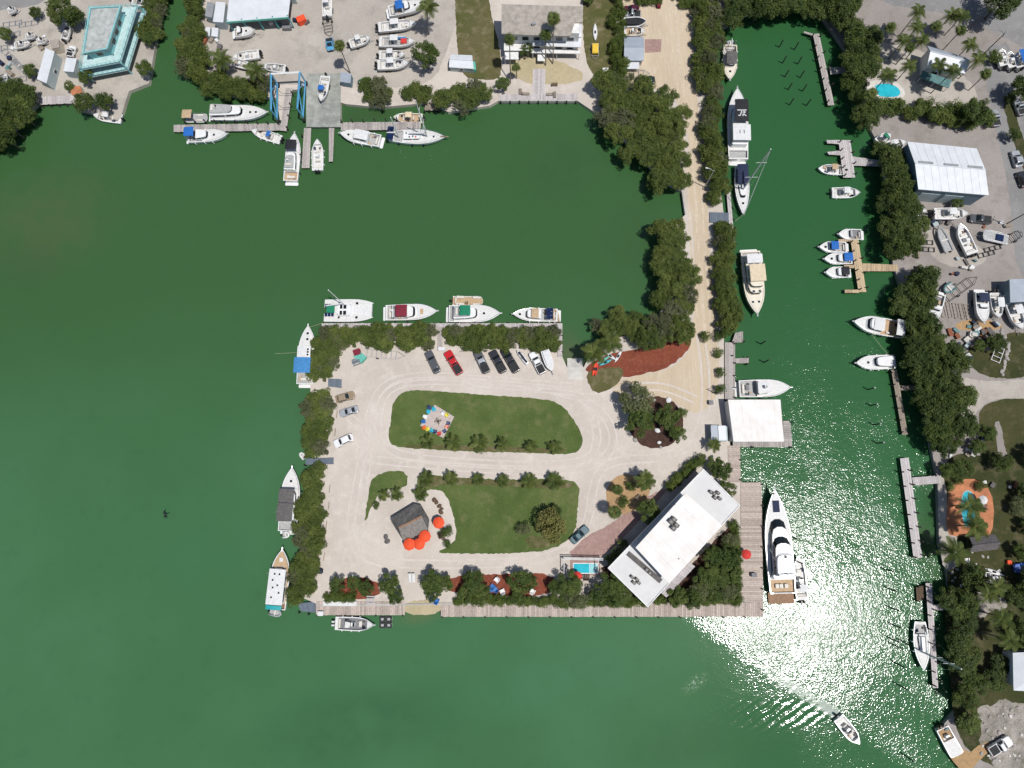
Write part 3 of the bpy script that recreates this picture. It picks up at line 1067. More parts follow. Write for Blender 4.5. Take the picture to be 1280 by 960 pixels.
bw.loft([[(A.x + .1, A.y - .2, LZ), (D.x + .1, D.y + .2, LZ), (D.x + .25, D.y + .2, LZ), (A.x + .25, A.y - .2, LZ)], [(A.x + .1, A.y - .2, zr - .28), (D.x + .1, D.y + .2, zr - .28), (D.x + .25, D.y + .2, zr - .28), (A.x + .25, A.y - .2, zr - .28)]])
bw.build('back_wall', 'wall_white', root)

# ---- small utility shed beside it
root = thing('utility_shed', 'small shed with a white and grey roof beside the boathouse', 'shed')
s = gp([(889, 532), (910, 532), (911, 552), (890, 552)], 3.4)
wallbox(root, offs(s, -.15), LZ, 3.2, 'wall_metal_pale')
h1 = gp([(888.5, 531.5), (897, 531.5), (898, 552.5), (889.5, 552.5)], 3.4)
h2 = gp([(897.6, 532), (907, 532), (908, 550), (898.6, 550)], 3.5)
MB().prism(h1, 3.2, 3.4).build('roof', 'roof_metal_grey', root)
MB().prism(h2, 3.2, 3.52).build('roof_panel', 'roof_metal_white', root)
windows(root, offs(s, -.15), 1.9, .8, .9, .8, door_on=0)


def gable(root, quad, zeave, zridge, m, over=.4, ridge_t=.5, th=.16, n=1, walls='wall_white', z0=LZ, m2=None, ends=True):
    """gable roof: ridge runs parallel to edge 0-1 of the quad; each slope is its own part"""
    qd = [Vector((*p, 0)) for p in (quad if area(quad) > 0 else quad[::-1])]
    A, B, C, D = qd
    E, F = A.lerp(D, ridge_t), B.lerp(C, ridge_t)
    if walls:
        wq = offs([tuple(p[:2]) for p in qd], -over)
        W = [Vector((*p, 0)) for p in wq]
        we, wf = W[0].lerp(W[3], ridge_t), W[1].lerp(W[2], ridge_t)
        mb = MB()
        k = zeave - .1
        mb.add([(*p[:2], z0) for p in W] + [(*p[:2], k) for p in W] + [(we.x, we.y, zridge - .15), (wf.x, wf.y, zridge - .15)],
               [(0, 1, 5, 4), (1, 2, 6, 9, 5), (2, 3, 7, 6), (3, 0, 4, 8, 7), (3, 2, 1, 0), (4, 5, 9, 8), (6, 7, 8, 9)])
        mb.build('wall', walls, root)
    for nm, (p, r_, s_, t_) in (('roof_slope', (A, B, F, E)), ('roof_slope', (E, F, C, D))):
        zs = [zeave, zeave, zridge, zridge] if p is A else [zridge, zridge, zeave, zeave]
        pts = (p, r_, s_, t_)
        MB().loft([[(v.x, v.y, z - th) for v, z in zip(pts, zs)], [(v.x, v.y, z) for v, z in zip(pts, zs)]]).build(nm, m if p is A or not m2 else m2, root)
    MB().tube([(E.x, E.y, zridge + .02), (F.x, F.y, zridge + .02)], .12, 6).build('ridge_cap', m, root)
    return qd, E, F


# ---- tiki bar
zt, ze = 4.6, 3.0
root = thing('tiki_hut', 'grey shingled tiki hut with a brown ridge beside orange parasols', 'hut')
el = [(489, 647), (517.5, 629.5), (526.5, 631.5), (536.5, 649), (535, 662), (508, 675.5), (503, 674.5), (489, 652)]
ev = [Vector((*p, 0)) for p in gp(el, ze)]
r0, r1 = G(498.5, 660, zt), G(527.5, 645.5, zt)


def slope(name, pts, m):
    cen = sum((Vector(p) for p in pts), Vector()) / len(pts)
    MB().loft([[(p[0], p[1], p[2] - .22) for p in pts], [tuple(p) for p in pts]]).build(name, m, root)


E3 = [Vector((p.x, p.y, ze)) for p in ev]
slope('roof_slope', [E3[0], r0, r1, E3[2], E3[1]], 'thatch')
slope('roof_slope', [E3[5], E3[4], r1, r0, E3[6]], 'thatch_south')
slope('hip_slope', [E3[2], r1, E3[4], E3[3]], 'thatch')
slope('hip_slope', [E3[0], E3[7], E3[6], r0], 'thatch')
dr = (r1 - r0)
for i in range(13):
    p = r0 + dr * ((i + .5) / 13)
    rz = math.atan2(dr.y, dr.x)
    MB().box(p.x, p.y, zt + .03, dr.length / 13 * .7, .55, .14, rz).build('ridge_shingle', 'ridge_cap', root)
cen = sum(ev, Vector()) / len(ev)
for v in ev[::1]:
    p = cen.lerp(v, .86)
    MB().cyl(p.x, p.y, LZ, ze + .1, .12, .1, 7).build('post', 'wood_dark', root)
bar = [tuple(cen.lerp(v, .6)[:2]) for v in ev]
MB().prism(bar, LZ, 2.1).build('bar_counter', 'wood_weathered', root)
MB().prism(offs(bar, .25), 2.1, 2.18).build('counter_top', 'wood_dark', root)

# ---- flat roofed waterside house
root = thing('flat_roof_house', 'two storey house with tan flat roof and white terraces above pale deck', 'house')
zf = 8.4
mainq = gp([(627, 5), (729, 8), (728, 28), (718, 28), (713, 45), (665, 44), (627, 42)], zf)
MB().prism(mainq, zf - .35, zf).build('roof', 'roof_gravel', root)
core = gp([(628, 6), (728, 9), (727, 43), (629, 42)], zf)
core = offs(core, -.6)
wallbox(root, core, LZ, zf - .36, 'wall_white')
windows(root, core, 2.0, 1.4, 1.6, 1.2, door_on=0)
windows(root, core, 5.4, 1.2, 1.6, 1.2)
for pts, z, m, nm in (([(666, 46), (727, 46), (726, 59), (666, 57)], 5.0, 'roof_metal_white', 'terrace_roof'),
                      ([(714, 31), (727, 31), (727, 46), (714, 46)], 5.4, 'roof_metal_white', 'terrace_roof'),
                      ([(630, 53), (661, 52), (661, 63), (630, 63)], 4.2, 'wall_white', 'terrace_slab'),
                      ([(631, 65), (648, 65), (648, 74), (631, 74)], 3.6, 'trim_white', 'awning'),
                      ([(664, 60), (725, 62), (725, 67), (664, 66)], 3.4, 'wall_white', 'balcony_slab'),
                      ([(672, 67), (681, 67), (681, 76), (672, 76)], 2.6, 'trim_white', 'stair')):
    MB().prism(gp(pts, z), z - .2, z).build(nm, m, root)
for p in ((631, 62), (660, 62), (666, 66), (696, 66), (724, 67), (631, 73), (648, 73)):
    g = G(*p, 3.3)
    MB().cyl(g.x, g.y, LZ, 3.35, .09, .09, 6).build('terrace_post', 'trim_white', root)
g = G(667, 31, zf)
MB().box(g.x, g.y, zf + .3, .9, .6, .6, .3).build('roof_vent', 'skylight', root)

# ---- grey metal garage on the causeway
root = thing('metal_garage', 'small garage with a plain grey blue metal roof on the sand drive', 'garage')
gable(root, gp([(780, 75), (805, 75), (805, 45.5), (780, 45.5)], 3.6), 3.4, 4.1, 'roof_metal_grey', .3)
MB().prism(gp([(781, 76), (799, 76), (799, 86), (781, 86)], 2.6), 2.45, 2.6).build('lean_to_roof', 'roof_metal_white', root)
for p in ((782, 85.5), (798, 85.5)):
    g = G(*p, 2.5)
    MB().cyl(g.x, g.y, LZ, 2.46, .08, .08, 6).build('lean_to_post', 'trim_white', root)
patch('garage_apron', [(806, 49), (827, 49), (826, 65), (806, 66)], 'paver_pink', .02, 0)

# ---- long boat-yard shed
root = thing('boatyard_shed', 'long open boatyard shed with white metal roof and green eave', 'shed')
zq = 5.5
sq = gp([(283, 27), (360, 21), (364, -12), (287, -10)], zq)
MB().prism(sq, zq - .2, zq).build('roof', 'roof_metal_white', root)
A, B, C, D = (Vector((*p, 0)) for p in sq)
MB().loft([[(A.x, A.y - .05, zq - .5), (B.x, B.y - .05, zq - .5), (B.x, B.y - .2, zq - .5), (A.x, A.y - .2, zq - .5)], [(A.x, A.y - .05, zq + .05), (B.x, B.y - .05, zq + .05), (B.x, B.y - .2, zq + .05), (A.x, A.y - .2, zq + .05)]]).build('eave_board', 'trim_green', root)
for t in (0.01, .25, .5, .75, .99):
    p = A.lerp(B, t)
    MB().box(p.x, p.y + .3, (LZ + zq - .2) / 2 + .4, .25, .25, zq - .3 - LZ + .2).build('post', 'wall_teal', root)
MB().loft([[(D.x, D.y, LZ), (C.x, C.y, LZ), (C.x, C.y - .2, LZ), (D.x, D.y - .2, LZ)], [(D.x, D.y, zq - .2), (C.x, C.y, zq - .2), (C.x, C.y - .2, zq - .2), (D.x, D.y - .2, zq - .2)]]).build('back_wall', 'wall_metal_pale', root)


def container(label, pts, z, roof, wall, name='storage_container', cat='container', ridge=False):
    r = thing(name, label, cat)
    qd = gp(pts, z)
    if ridge:
        gable(r, qd, z - .3, z + .3, roof, .15, walls=wall)
    else:
        wallbox(r, offs(qd, -.04), LZ, z - .12, wall)
        MB().prism(qd, z - .12, z).build('roof', roof, r)
        ccw = qd if area(qd) > 0 else qd[::-1]
        a_, b_ = Vector(ccw[0]), Vector(ccw[1])
        for k in range(1, 8):
            p = a_.lerp(b_, k / 8)
            MB().box(p.x, p.y, (LZ + z) / 2, .08, .08, z - LZ - .3).build('wall_rib', wall, r)
    windows(r, offs(qd, -.04), 1.9, .8, .9, 2.5)
    return r


container('white grey container with ribbed roof left of the long green eaved shed', [(266, 27), (279, 28), (282, 3), (270, 2)], 3.8, 'roof_metal_white', 'wall_metal_pale')
container('narrow grey container nearest the narrow creek beside the long shed', [(256, 20), (265, 22), (268, 4), (259, 2)], 3.4, 'skylight', 'wall_metal_pale')
container('pale blue tool box left of the two under the boatyard shed corner', [(256, 45), (262, 45), (263, 34), (257, 34)], 2.2, 'roof_metal_white', 'wall_metal_pale', 'tool_box', 'box')
container('pale blue tool box right of the two under the boatyard shed corner', [(264, 45), (272, 46), (273, 35), (265, 34)], 2.2, 'roof_metal_white', 'wall_metal_pale', 'tool_box', 'box')
container('grey equipment hut beside the concrete pier and leaning palm', [(425, 102), (438, 104), (439, 92), (426, 90)], 3.0, 'roof_metal_grey', 'wall_metal_blue', 'equipment_hut', 'hut')
r = container('small white double roofed shed with green wall on scrub grass', [(561, 83), (592, 85), (590, 68), (563, 67)], 3.2, 'roof_metal_white', 'wall_metal_pale', 'double_shed', 'shed', ridge=True)
MB().prism(gp([(589, 87), (595, 87), (594, 77), (589, 76)], 2.2), LZ, 2.2).build('side_box', 'trim_green', r)

# ---- teal stilt house, top left
root = thing('teal_house', 'teal trimmed house on stilts with grey roof deck by the creek', 'house')
z3 = 8.2
rq = gp([(113, 10), (152, 8), (135, 62), (104, 68)], z3)
MB().prism(rq, z3 - .4, z3).build('roof_deck', 'roof_teal_deck', root)
par = MB()
rc = rq if area(rq) > 0 else rq[::-1]
ri = offs(rc, -.3)
for i in range(4):
    j = (i + 1) % 4
    par.loft([[(*rc[i], z3 - .3), (*rc[j], z3 - .3), (*ri[j], z3 - .3), (*ri[i], z3 - .3)], [(*rc[i], z3 + .35), (*rc[j], z3 + .35), (*ri[j], z3 + .35), (*ri[i], z3 + .35)]])
par.build('roof_railing', 'teal_trim', root)
wq = offs(rq, -.5)
wallbox(root, wq, 3.2, z3 - .4, 'teal_trim')
windows(root, wq, 4.0, 1.3, 1.5, 1.1)
windows(root, wq, 6.2, 1.2, 1.5, 1.1)
for z, o in ((3.2, 2.5), (5.6, 2.0)):
    cq = offs(rq, o)
    MB().prism(cq, z - .25, z).build('balcony_floor', 'teal_pale', root)
    ci = offs(cq, -.1)
    rl = MB()
    for i in range(4):
        j = (i + 1) % 4
        for h in (.45, .95):
            rl.tube([(*cq[i], z + h), (*cq[j], z + h)], .07, 4)
        n_ = 9
        for k in range(n_):
            p = Vector(cq[i]).lerp(Vector(cq[j]), k / n_)
            rl.box(p.x, p.y, z + .5, .09, .09, 1.0)
    rl.build('balcony_railing', 'teal_trim', root)
for p in offs(rq, 2.1) + wq:
    MB().box(p[0], p[1], (LZ + 5.6) / 2, .35, .35, 5.6 - LZ).build('stilt', 'teal_trim', root)
st = MB()
for k in range(10):
    t = k / 9
    p = G(160 + 12 * t, 25 + 22 * t, 5.4 - 4.2 * t)
    st.box(p.x, p.y, 5.4 - 4.2 * t, 1.4, .5, .12, R(-60))
st.build('outside_stair', 'wall_teal', root)

container('long white house trailer parked among trees at the far left yard', [(57, 60), (68, 65), (58, 104), (46, 99)], 4.0, 'roof_metal_white', 'wall_metal_pale', 'house_trailer', 'trailer')
container('white box trailer parked beside the teal house', [(83, 72), (96, 73), (92, 90), (79, 89)], 3.8, 'roof_metal_white', 'wall_metal_pale', 'box_trailer', 'trailer')
container('pale pink roofed shed behind the long house trailer', [(62, 50), (73, 49), (74, 59), (64, 61)], 3.2, 'roof_gravel', 'wall_cream', 'garden_shed', 'shed')
container('small orange terracotta hut below the box trailer', [(86, 109), (100, 107), (103, 116), (90, 119)], 2.6, 'paver_terracotta', 'wall_cream', 'garden_hut', 'hut')

# ---- warehouse on the east bank
root = thing('warehouse', 'big blue grey warehouse with pale metal roof on the east bank', 'warehouse')
zw = 7.0
wq = gp([(1134, 177), (1221, 185.5), (1236, 244), (1148, 236.5)], zw)
qd, E, F = gable(root, [wq[3], wq[2], wq[1], wq[0]], zw, zw + .9, 'roof_metal_white', .25, walls='wall_metal_blue', th=.2)
A, B, C, D = qd
for t in (.16, .52, .86):
    p = A.lerp(B, t).lerp(D.lerp(C, t), .53)
    d = (B - A).normalized()
    MB().box(p.x, p.y, zw + .92, 3.2, .7, .16, math.atan2(d.y, d.x)).build('skylight', 'skylight', root)
for k in range(1, 9):
    for sgn in (0, 1):
        t = k / 9
        a0 = A.lerp(B, t) if not sgn else D.lerp(C, t)
        b0 = E.lerp(F, t)
        MB().tube([(a0.x, a0.y, zw + .03), (b0.x, b0.y, zw + .93)], .016, 4).build('roof_seam', 'roof_metal_white', root)
ww = offs([tuple(p[:2]) for p in qd], -.25)
windows(root, ww, 3.0, 1.3, 1.5, 3.6, door_on=0)
for i in (0,):
    a, b = Vector(ww[0]), Vector(ww[1])
    for t in (.25, .6):
        p = a.lerp(b, t)
        MB().box(p.x, p.y - .04, 3.0, 4.2, .12, 4.0, math.atan2((b - a).y, (b - a).x)).build('roller_door', 'wall_metal_pale', root)
wa, wb = Vector(ww[3]), Vector(ww[2])
for t in (.2, .62, .8):
    p = wa.lerp(wb, t)
    MB().cyl(p.x, p.y + 1.0, LZ, 2.7, 1.0, 1.0, 14).build('tank', 'roof_metal_white', root)

# ---- villa with white roof, top right
root = thing('white_roof_house', 'house with bright white gable roof among palms by the road', 'house')
zv = 5.2
vq = gp([(1159, 82), (1206, 92), (1211, 73), (1159, 57)], zv)
gable(root, vq, zv, zv + 1.3, 'roof_metal_white', .5, .55, m2='roof_metal_grey')
windows(root, offs(vq, -.5), 2.0, 1.2, 1.4, 1.5, door_on=0)
MB().prism(gp([(1153, 88), (1190, 100), (1186, 110), (1150, 97)], 3.0), 2.85, 3.0).build('patio_roof', 'junk_teal', root)
for p in ((1154, 89), (1151, 97), (1185, 109), (1168, 103)):
    g = G(*p, 2.8)
    MB().cyl(g.x, g.y, LZ, 2.86, .08, .08, 6).build('patio_post', 'trim_white', root)

container('flat blue grey roofed shed at the right edge of the boat storage yard', [(1263, 378), (1300, 376), (1300, 348), (1262, 349)], 5.0, 'roof_metal_grey', 'wall_metal_blue', 'storage_shed', 'shed')
root = thing('corner_house', 'house with pale grey hip roof cut by the lower right edge', 'house')
hq = gp([(1266, 816), (1345, 812), (1350, 868), (1267, 863)], 5.0)
hc = [Vector((*p, 0)) for p in (hq if area(hq) > 0 else hq[::-1])]
wallbox(root, offs([tuple(p[:2]) for p in hc], -.6), LZ, 4.9, 'wall_white')
m1 = (hc[0] + hc[3]) / 2
m2 = (hc[1] + hc[2]) / 2
if (hc[1] - hc[0]).length < (hc[2] - hc[1]).length:
    hc = hc[1:] + hc[:1]
    m1 = (hc[0] + hc[3]) / 2
    m2 = (hc[1] + hc[2]) / 2
e1, e2 = m1.lerp(m2, .3), m1.lerp(m2, .7)
for nm, pts in (('roof_slope', [(*hc[0][:2], 5), (*hc[1][:2], 5), (*e2[:2], 6.6), (*e1[:2], 6.6)]), ('roof_slope', [(*hc[2][:2], 5), (*hc[3][:2], 5), (*e1[:2], 6.6), (*e2[:2], 6.6)]),
                ('hip_slope', [(*hc[1][:2], 5), (*hc[2][:2], 5), (*e2[:2], 6.6)]), ('hip_slope', [(*hc[3][:2], 5), (*hc[0][:2], 5), (*e1[:2], 6.6)])):
    MB().loft([[(p[0], p[1], p[2] - .18) for p in pts], pts]).build(nm, 'roof_metal_white', root)
windows(root, offs([tuple(p[:2]) for p in hc], -.6), 2.0, 1.2, 1.4, 1.5, door_on=0)
root = thing('garden_pavilion', 'grey shingled pavilion south of the terracotta pool terrace', 'pavilion')
gable(root, gp([(1214, 691), (1250, 687), (1246, 668), (1214, 672)], 4.0), 3.4, 4.6, 'shingle_grey', .5, walls=None)
for p in ((1217, 688), (1246, 685), (1243, 671), (1217, 674)):
    g = G(*p, 3.3)
    MB().cyl(g.x, g.y, LZ, 3.5, .12, .1, 7).build('post', 'wood_dark', root)
MB().prism(offs(gp([(1219, 686), (1243, 683), (1240, 674), (1219, 677)], 1.0), 0), LZ, LZ + .9).build('bar_counter', 'wood_weathered', root)

# ---- pools
root = thing('plunge_pool', 'small turquoise plunge pool under a white beam beside the clubhouse', 'pool')
MB().prism(gp([(713, 700), (750, 700), (750, 719), (713, 719)], LZ), LZ - .1, LZ + .12).build('pool_deck', 'paver_pink', root)
MB().prism(gp([(716, 703.5), (747, 703.5), (747, 717), (716, 717)], LZ), LZ + .1, LZ + .2).build('coping', 'trim_white', root)
MB().prism(gp([(717, 704.5), (736.5, 704.5), (736.5, 716), (717, 716)], LZ), LZ + .1, LZ + .215).build('pool_water', 'pool_water', root)
MB().prism(gp([(737, 704.5), (746, 704.5), (746, 716), (737, 716)], LZ), LZ + .1, LZ + .235).build('spa_water', 'pool_pale', root)
for a, b in (((704, 699), (754, 700)), ((704, 697), (754, 698))):
    A, B = G(*a, 3.2), G(*b, 3.2)
    MB().tube([A, B], .11, 4).build('beam', 'trim_white', root)
for p in ((705, 699), (730, 699), (753, 700), (705, 716), (748, 716)):
    g = G(*p, 3.2)
    MB().box(g.x, g.y, 2.1, .22, .22, 2.2).build('post', 'trim_white', root)
for a, b in (((705, 699), (705, 716)), ((748, 699), (748, 716))):
    MB().tube([G(*a, 3.2), G(*b, 3.2)], .1, 4).build('beam', 'trim_white', root)

root = thing('villa_pool', 'turquoise oval pool in the garden of the white roofed house', 'pool')
MB().prism(gp(smooth_poly([(1082, 103), (1100, 99), (1122, 102), (1133, 116), (1126, 126), (1100, 126), (1086, 122)], 2), LZ), LZ - .05, LZ + .06).build('pool_deck', 'concrete_pale', root)
MB().prism(gp(smooth_poly([(1093, 106), (1110, 104), (1124, 110), (1126, 120), (1110, 122), (1097, 120), (1095, 112)], 2), LZ), LZ, LZ + .075).build('pool_water', 'pool_water', root)
root = thing('garden_pool', 'long turquoise pool with two palms on a terracotta terrace', 'pool')
MB().prism(gp(smooth_poly([(1182, 668), (1184, 620), (1190, 604), (1212, 597), (1232, 604), (1243, 628), (1240, 670), (1226, 670), (1214, 667), (1200, 671)], 1), LZ), LZ - .05, LZ + .06).build('terrace', 'paver_terracotta', root)
MB().prism(gp(smooth_poly([(1202, 620), (1206, 613), (1214, 614), (1219, 624), (1219, 648), (1215, 658), (1206, 659), (1202, 645), (1201, 632)], 2), LZ), LZ, LZ + .075).build('pool_water', 'pool_water', root)
rim = MB()
P = gp(smooth_poly([(1202, 620), (1206, 613), (1214, 614), (1219, 624), (1219, 648), (1215, 658), (1206, 659), (1202, 645), (1201, 632)], 2), LZ)
rim.tube([(*p, LZ + .07) for p in P + P[:1]], .12, 4)
rim.build('coping', 'concrete_pale', root)

# ---- concrete pier, boat ramp, sea walls
MB().prism(gp([(383, 92), (426, 92), (426, 159), (383, 159)], LZ), LZ - .1, LZ + .12).build('concrete_pier', 'concrete_green')
struct(bpy.data.objects['concrete_pier'])
o = MB()
pts = [G(709, 460, LZ + .03), G(729, 460, LZ + .03), G(728, 443, -.4), G(709, 443, -.4)]
o.loft([[(p.x, p.y, p.z - .3) for p in pts], [tuple(p) for p in pts]])
o.build('boat_ramp', 'concrete_pale')
struct(bpy.data.objects['boat_ramp'])
patch('ramp_apron', [(709, 459), (729, 459), (729, 474), (710, 474)], 'concrete_pale', .02, 0)
walls = [([(399, 757), (934, 750)], 'south_seawall'), ([(624, 126), (722, 126)], 'house_seawall'), ([(857, 268), (853, 240)], 'causeway_seawall')]
for pts, nm in walls:
    A, B = G(*pts[0], LZ), G(*pts[1], LZ)
    mb = MB()
    n_ = int((B - A).length / 3)
    d = (B - A) / n_
    rz = math.atan2(d.y, d.x)
    for i in range(n_):
        p = A + d * (i + .5)
        mb.box(p.x, p.y, LZ - .35, d.length * .985, .35, 1.0, rz)
    struct(mb.build(nm, 'concrete'))

# ================================================================== BOATS


class Boat:
    """local frame: x 0 (stern) .. L (bow), y to port, z above the waterline"""

    def __init__(s, name, label, bow, stern, beam, fb=1.0, hull='gelcoat', deck='deck_white', well=(.03, .3), floor='deck_grey', z=0.0,
                 draft=.45, cat='boat', group=None, fine=2.5, full=.50, group_z=None, transom=.94, trailer=None, stripe=None):
        c, rz, s.L = heading(bow, stern, z + fb)
        s.B, s.fb, s.full, s.fine, s.tr = beam, fb, full, fine, transom
        o = Vector((math.cos(rz), math.sin(rz), 0)) * s.L / 2
        s.r = thing(name, label, cat, (c.x - o.x, c.y - o.y, z), rz, group)
        ts = sorted(set([0, .06, .14, .22, .32, .42, .52, .61, .70, .78, .85, .91, .955, .985, 1.0] + [t for t in (well or ())]))
        hu = MB()
        rings = []
        for t in ts:
            x, b, zs = t * s.L, s.hb(t), s.sz(t)
            rake = -.10 * s.L * (t ** 6)
            rings.append([(x, b, zs), (x + rake * .35, b * .97, zs * .45), (x + rake * .7, b * (.86 - .25 * t ** 3), -.02), (x + rake, b * .12, -draft * (1 - t ** 4)),
                          (x + rake, -b * .12, -draft * (1 - t ** 4)), (x + rake * .7, -b * (.86 - .25 * t ** 3), -.02), (x + rake * .35, -b * .97, zs * .45), (x, -b, zs)])
        hu.loft(rings, cap1=False, closed=False)
        hu.build('hull', hull, s.r, True)
        gw = min(.2, .07 * beam)
        g = MB()
        for sg in (1, -1):
            rg = []
            for t in ts:
                x, b, zs = t * s.L, s.hb(t), s.sz(t)
                bi = max(0, b - gw)
                rg.append([(x, sg * b, zs - .02), (x, sg * b, zs + .05), (x, sg * bi, zs + .05), (x, sg * bi, zs - .02)])
            g.loft(rg)
        g.box(gw / 2, 0, s.sz(0) + .015, gw, s.hb(0) * 2 - .02, .06)
        g.build('gunwale', hull if hull in ('gelcoat', 'cream_gelcoat') else 'gelcoat', s.r)
        s.stripe = stripe
        if stripe:
            st = MB()
            for sg in (1, -1):
                st.loft([[(t * s.L, sg * (s.hb(t) + .012), s.sz(t) - .06), (t * s.L, sg * (s.hb(t) * .995 + .014), s.sz(t) - .28)] for t in ts], False, False, closed=False)
            st.build('hull_stripe', stripe, s.r)

        def plate(t0, t1, dz, m, nm, inset=0.0):
            tt = [t for t in ts if t0 <= t <= t1]
            mb = MB()
            rg = []
            for t in tt:
                b = max(.01, s.hb(t) - gw * .5 - inset)
                rg.append([(t * s.L, b, s.sz(t) + dz), (t * s.L, b * .5, s.sz(t) + dz + (.05 if dz > -.1 else 0)), (t * s.L, -b * .5, s.sz(t) + dz + (.05 if dz > -.1 else 0)), (t * s.L, -b, s.sz(t) + dz)])
            mb.loft(rg, False, False, closed=False)
            return mb.build(nm, m, s.r)
        if well:
            if well[0] > 0.001:
                plate(0, well[0], .02, deck, 'aft_deck')
            plate(well[1], 1.0, .02, deck, 'foredeck')
            plate(well[0], well[1], -.55, floor, 'cockpit_floor')
            iw = MB()
            for sg in (1, -1):
                rg = [[(t * s.L, sg * (s.hb(t) - gw), s.sz(t) + .02), (t * s.L, sg * (s.hb(t) - gw), s.sz(t) - .6)] for t in ts if well[0] <= t <= well[1]]
                iw.loft(rg, False, False, closed=False)
            for t in well:
                b = s.hb(t) - gw * .6
                iw.quad((t * s.L, b, s.sz(t) + .04), (t * s.L, -b, s.sz(t) + .04), (t * s.L, -b, s.sz(t) - .6), (t * s.L, b, s.sz(t) - .6))
            iw.build('cockpit_wall', deck, s.r)
        else:
            plate(0, 1, .02, deck, 'deck')
        if trailer:
            s.trailer(z)
        elif s.L > 8 and z == 0:
            for sg in (1, -1):
                for t in (.18, .42, .62):
                    b_ = s.hb(t) + .12
                    MB().cyl(t * s.L, sg * b_, s.fb * .25, s.fb * .95, .13, .13, 7).build('fender', 'navy_canvas' if s.L > 11 else 'white_canvas', s.r)
        if well and well[1] - well[0] > .15:
            q_ = random.Random(int(s.L * 1000))
            for k in range(3):
                t = well[0] + (well[1] - well[0]) * q_.uniform(.25, .85)
                if .3 < t < .6 and well[1] > .7:
                    t = .72
                y_ = q_.choice((-1, 1)) * (s.hb(t) - gw - .35) * q_.uniform(.6, 1)
                MB().box(t * s.L, y_, s.sz(t) - .38, q_.uniform(.4, .8), q_.uniform(.3, .5), .36, q_.uniform(-.3, .3)).build('cool_box', q_.choice(('white_canvas', 'navy_canvas', 'tan_canvas', 'grey_canvas')), s.r)

    def hb(s, t):
        if t < s.full:
            k = s.tr + (1 - s.tr) * math.sin(t / s.full * math.pi / 2)
        else:
            k = max(0.012, 1 - ((t - s.full) / (1 - s.full)) ** s.fine)
        return s.B / 2 * k

    def sz(s, t):
        return s.fb * (1 + .28 * t * t)

    def outline(s, x0, x1, wr, wf, round_f=.35, round_r=.12):
        """deckhouse plan: aft width wr, forward width wf (metres)"""
        y0, y1 = wr / 2, wf / 2
        l = x1 - x0
        pr = [(x0, y0 * (1 - round_r)), (x0 + l * .04, y0), (x0 + l * .5, (y0 + y1) / 2 * 1.03), (x0 + l * .84, y1), (x0 + l * .95, y1 * (1 - round_f * .5)), (x1, y1 * (1 - round_f * 1.6 if round_f < .5 else .2))]
        return [(x, -y) for x, y in pr] + [(x, y) for x, y in reversed(pr)]

    def house(s, t0, t1, wr, wf=None, z0=None, h=1.1, m='gelcoat', rake=.5, back=.1, tuck=.12, name='cabin', glass=(.45, .82), roof=None, rf=.35, front=True, side=True):
        """deckhouse with raked front; windscreen and side windows are its children. widths are fractions of the beam"""
        wf = wf or wr
        x0, x1 = t0 * s.L, t1 * s.L
        z0 = s.sz((t0 + t1) / 2) if z0 is None else z0
        a = s.outline(x0, x1, wr * s.B, wf * s.B, rf)
        b = s.outline(x0 + back, x1 - rake, wr * s.B - 2 * tuck, wf * s.B - 2 * tuck, rf)

        def at(k, grow=0.0):
            cx = (x0 + x1) / 2
            return [(pa[0] + (pb[0] - pa[0]) * k + grow * (1 if pa[0] > cx else -1), pa[1] + (pb[1] - pa[1]) * k + grow * (1 if pa[1] > 0 else -1), z0 + h * k) for pa, pb in zip(a, b)]
        cb = at(1)
        cap = [(p[0] * .985 + .015 * (x0 + x1) / 2, p[1] * .95, z0 + h + .05) for p in cb]
        o = MB().loft([[(x, y, z0 - .25) for x, y, z in at(0)], at(0), at(.93), cb], cap0=False).build(name, m, s.r)
        MB().loft([at(1, .06), [(x, y, z + .035) for x, y, z in at(1, .06)], [(x, y, z + .06) for x, y, z in cap]]).build('roof', roof or m, o)
        if glass:
            lo_, hi_ = at(glass[0], .025), at(glass[1], .025)
            if front:
                f = MB()
                for i in (3, 4, 5, 6, 7):
                    f.quad(lo_[i], lo_[i + 1], hi_[i + 1], hi_[i])
                f.build('windscreen', 'boat_glass', o)
            if side:
                for idx in ((1, 2), (8, 9)):
                    f = MB()
                    for i in idx:
                        p0, p1, p2, p3 = (Vector(v) for v in (lo_[i], lo_[i + 1], hi_[i + 1], hi_[i]))
                        f.quad(p0.lerp(p1, .06), p0.lerp(p1, .94), p3.lerp(p2, .94), p3.lerp(p2, .06))
                    f.build('side_window', 'boat_glass', o)
        s.top = z0 + h + .1
        return o

    def canopy(s, t0, t1, w, z, m, name='canopy', legs=True, arch=.14, z0=None):
        x0, x1, b = t0 * s.L, t1 * s.L, w * s.B / 2
        mb = MB()
        rg = []
        for i in range(6):
            x = x0 + (x1 - x0) * i / 5
            e = arch * .5 * (1 - abs(i / 2.5 - 1) ** 3)
            up_ = [(x, b * k, z + e + arch * (1 - k * k)) for k in (-1, -.86, -.4, 0, .4, .86, 1)]
            rg.append(up_ + [(p[0], p[1], p[2] - .05) for p in reversed(up_)])
        mb.loft(rg)
        o = mb.build(name, m, s.r, False)
        if legs:
            for x in (x0 + .1, x1 - .1):
                for sg in (1, -1):
                    MB().tube([(x, sg * b * .95, z0 if z0 is not None else s.sz(.3)), (x, sg * b * .95, z + .02)], .03, 5).build('canopy_pole', 'steel', s.r)
        return o

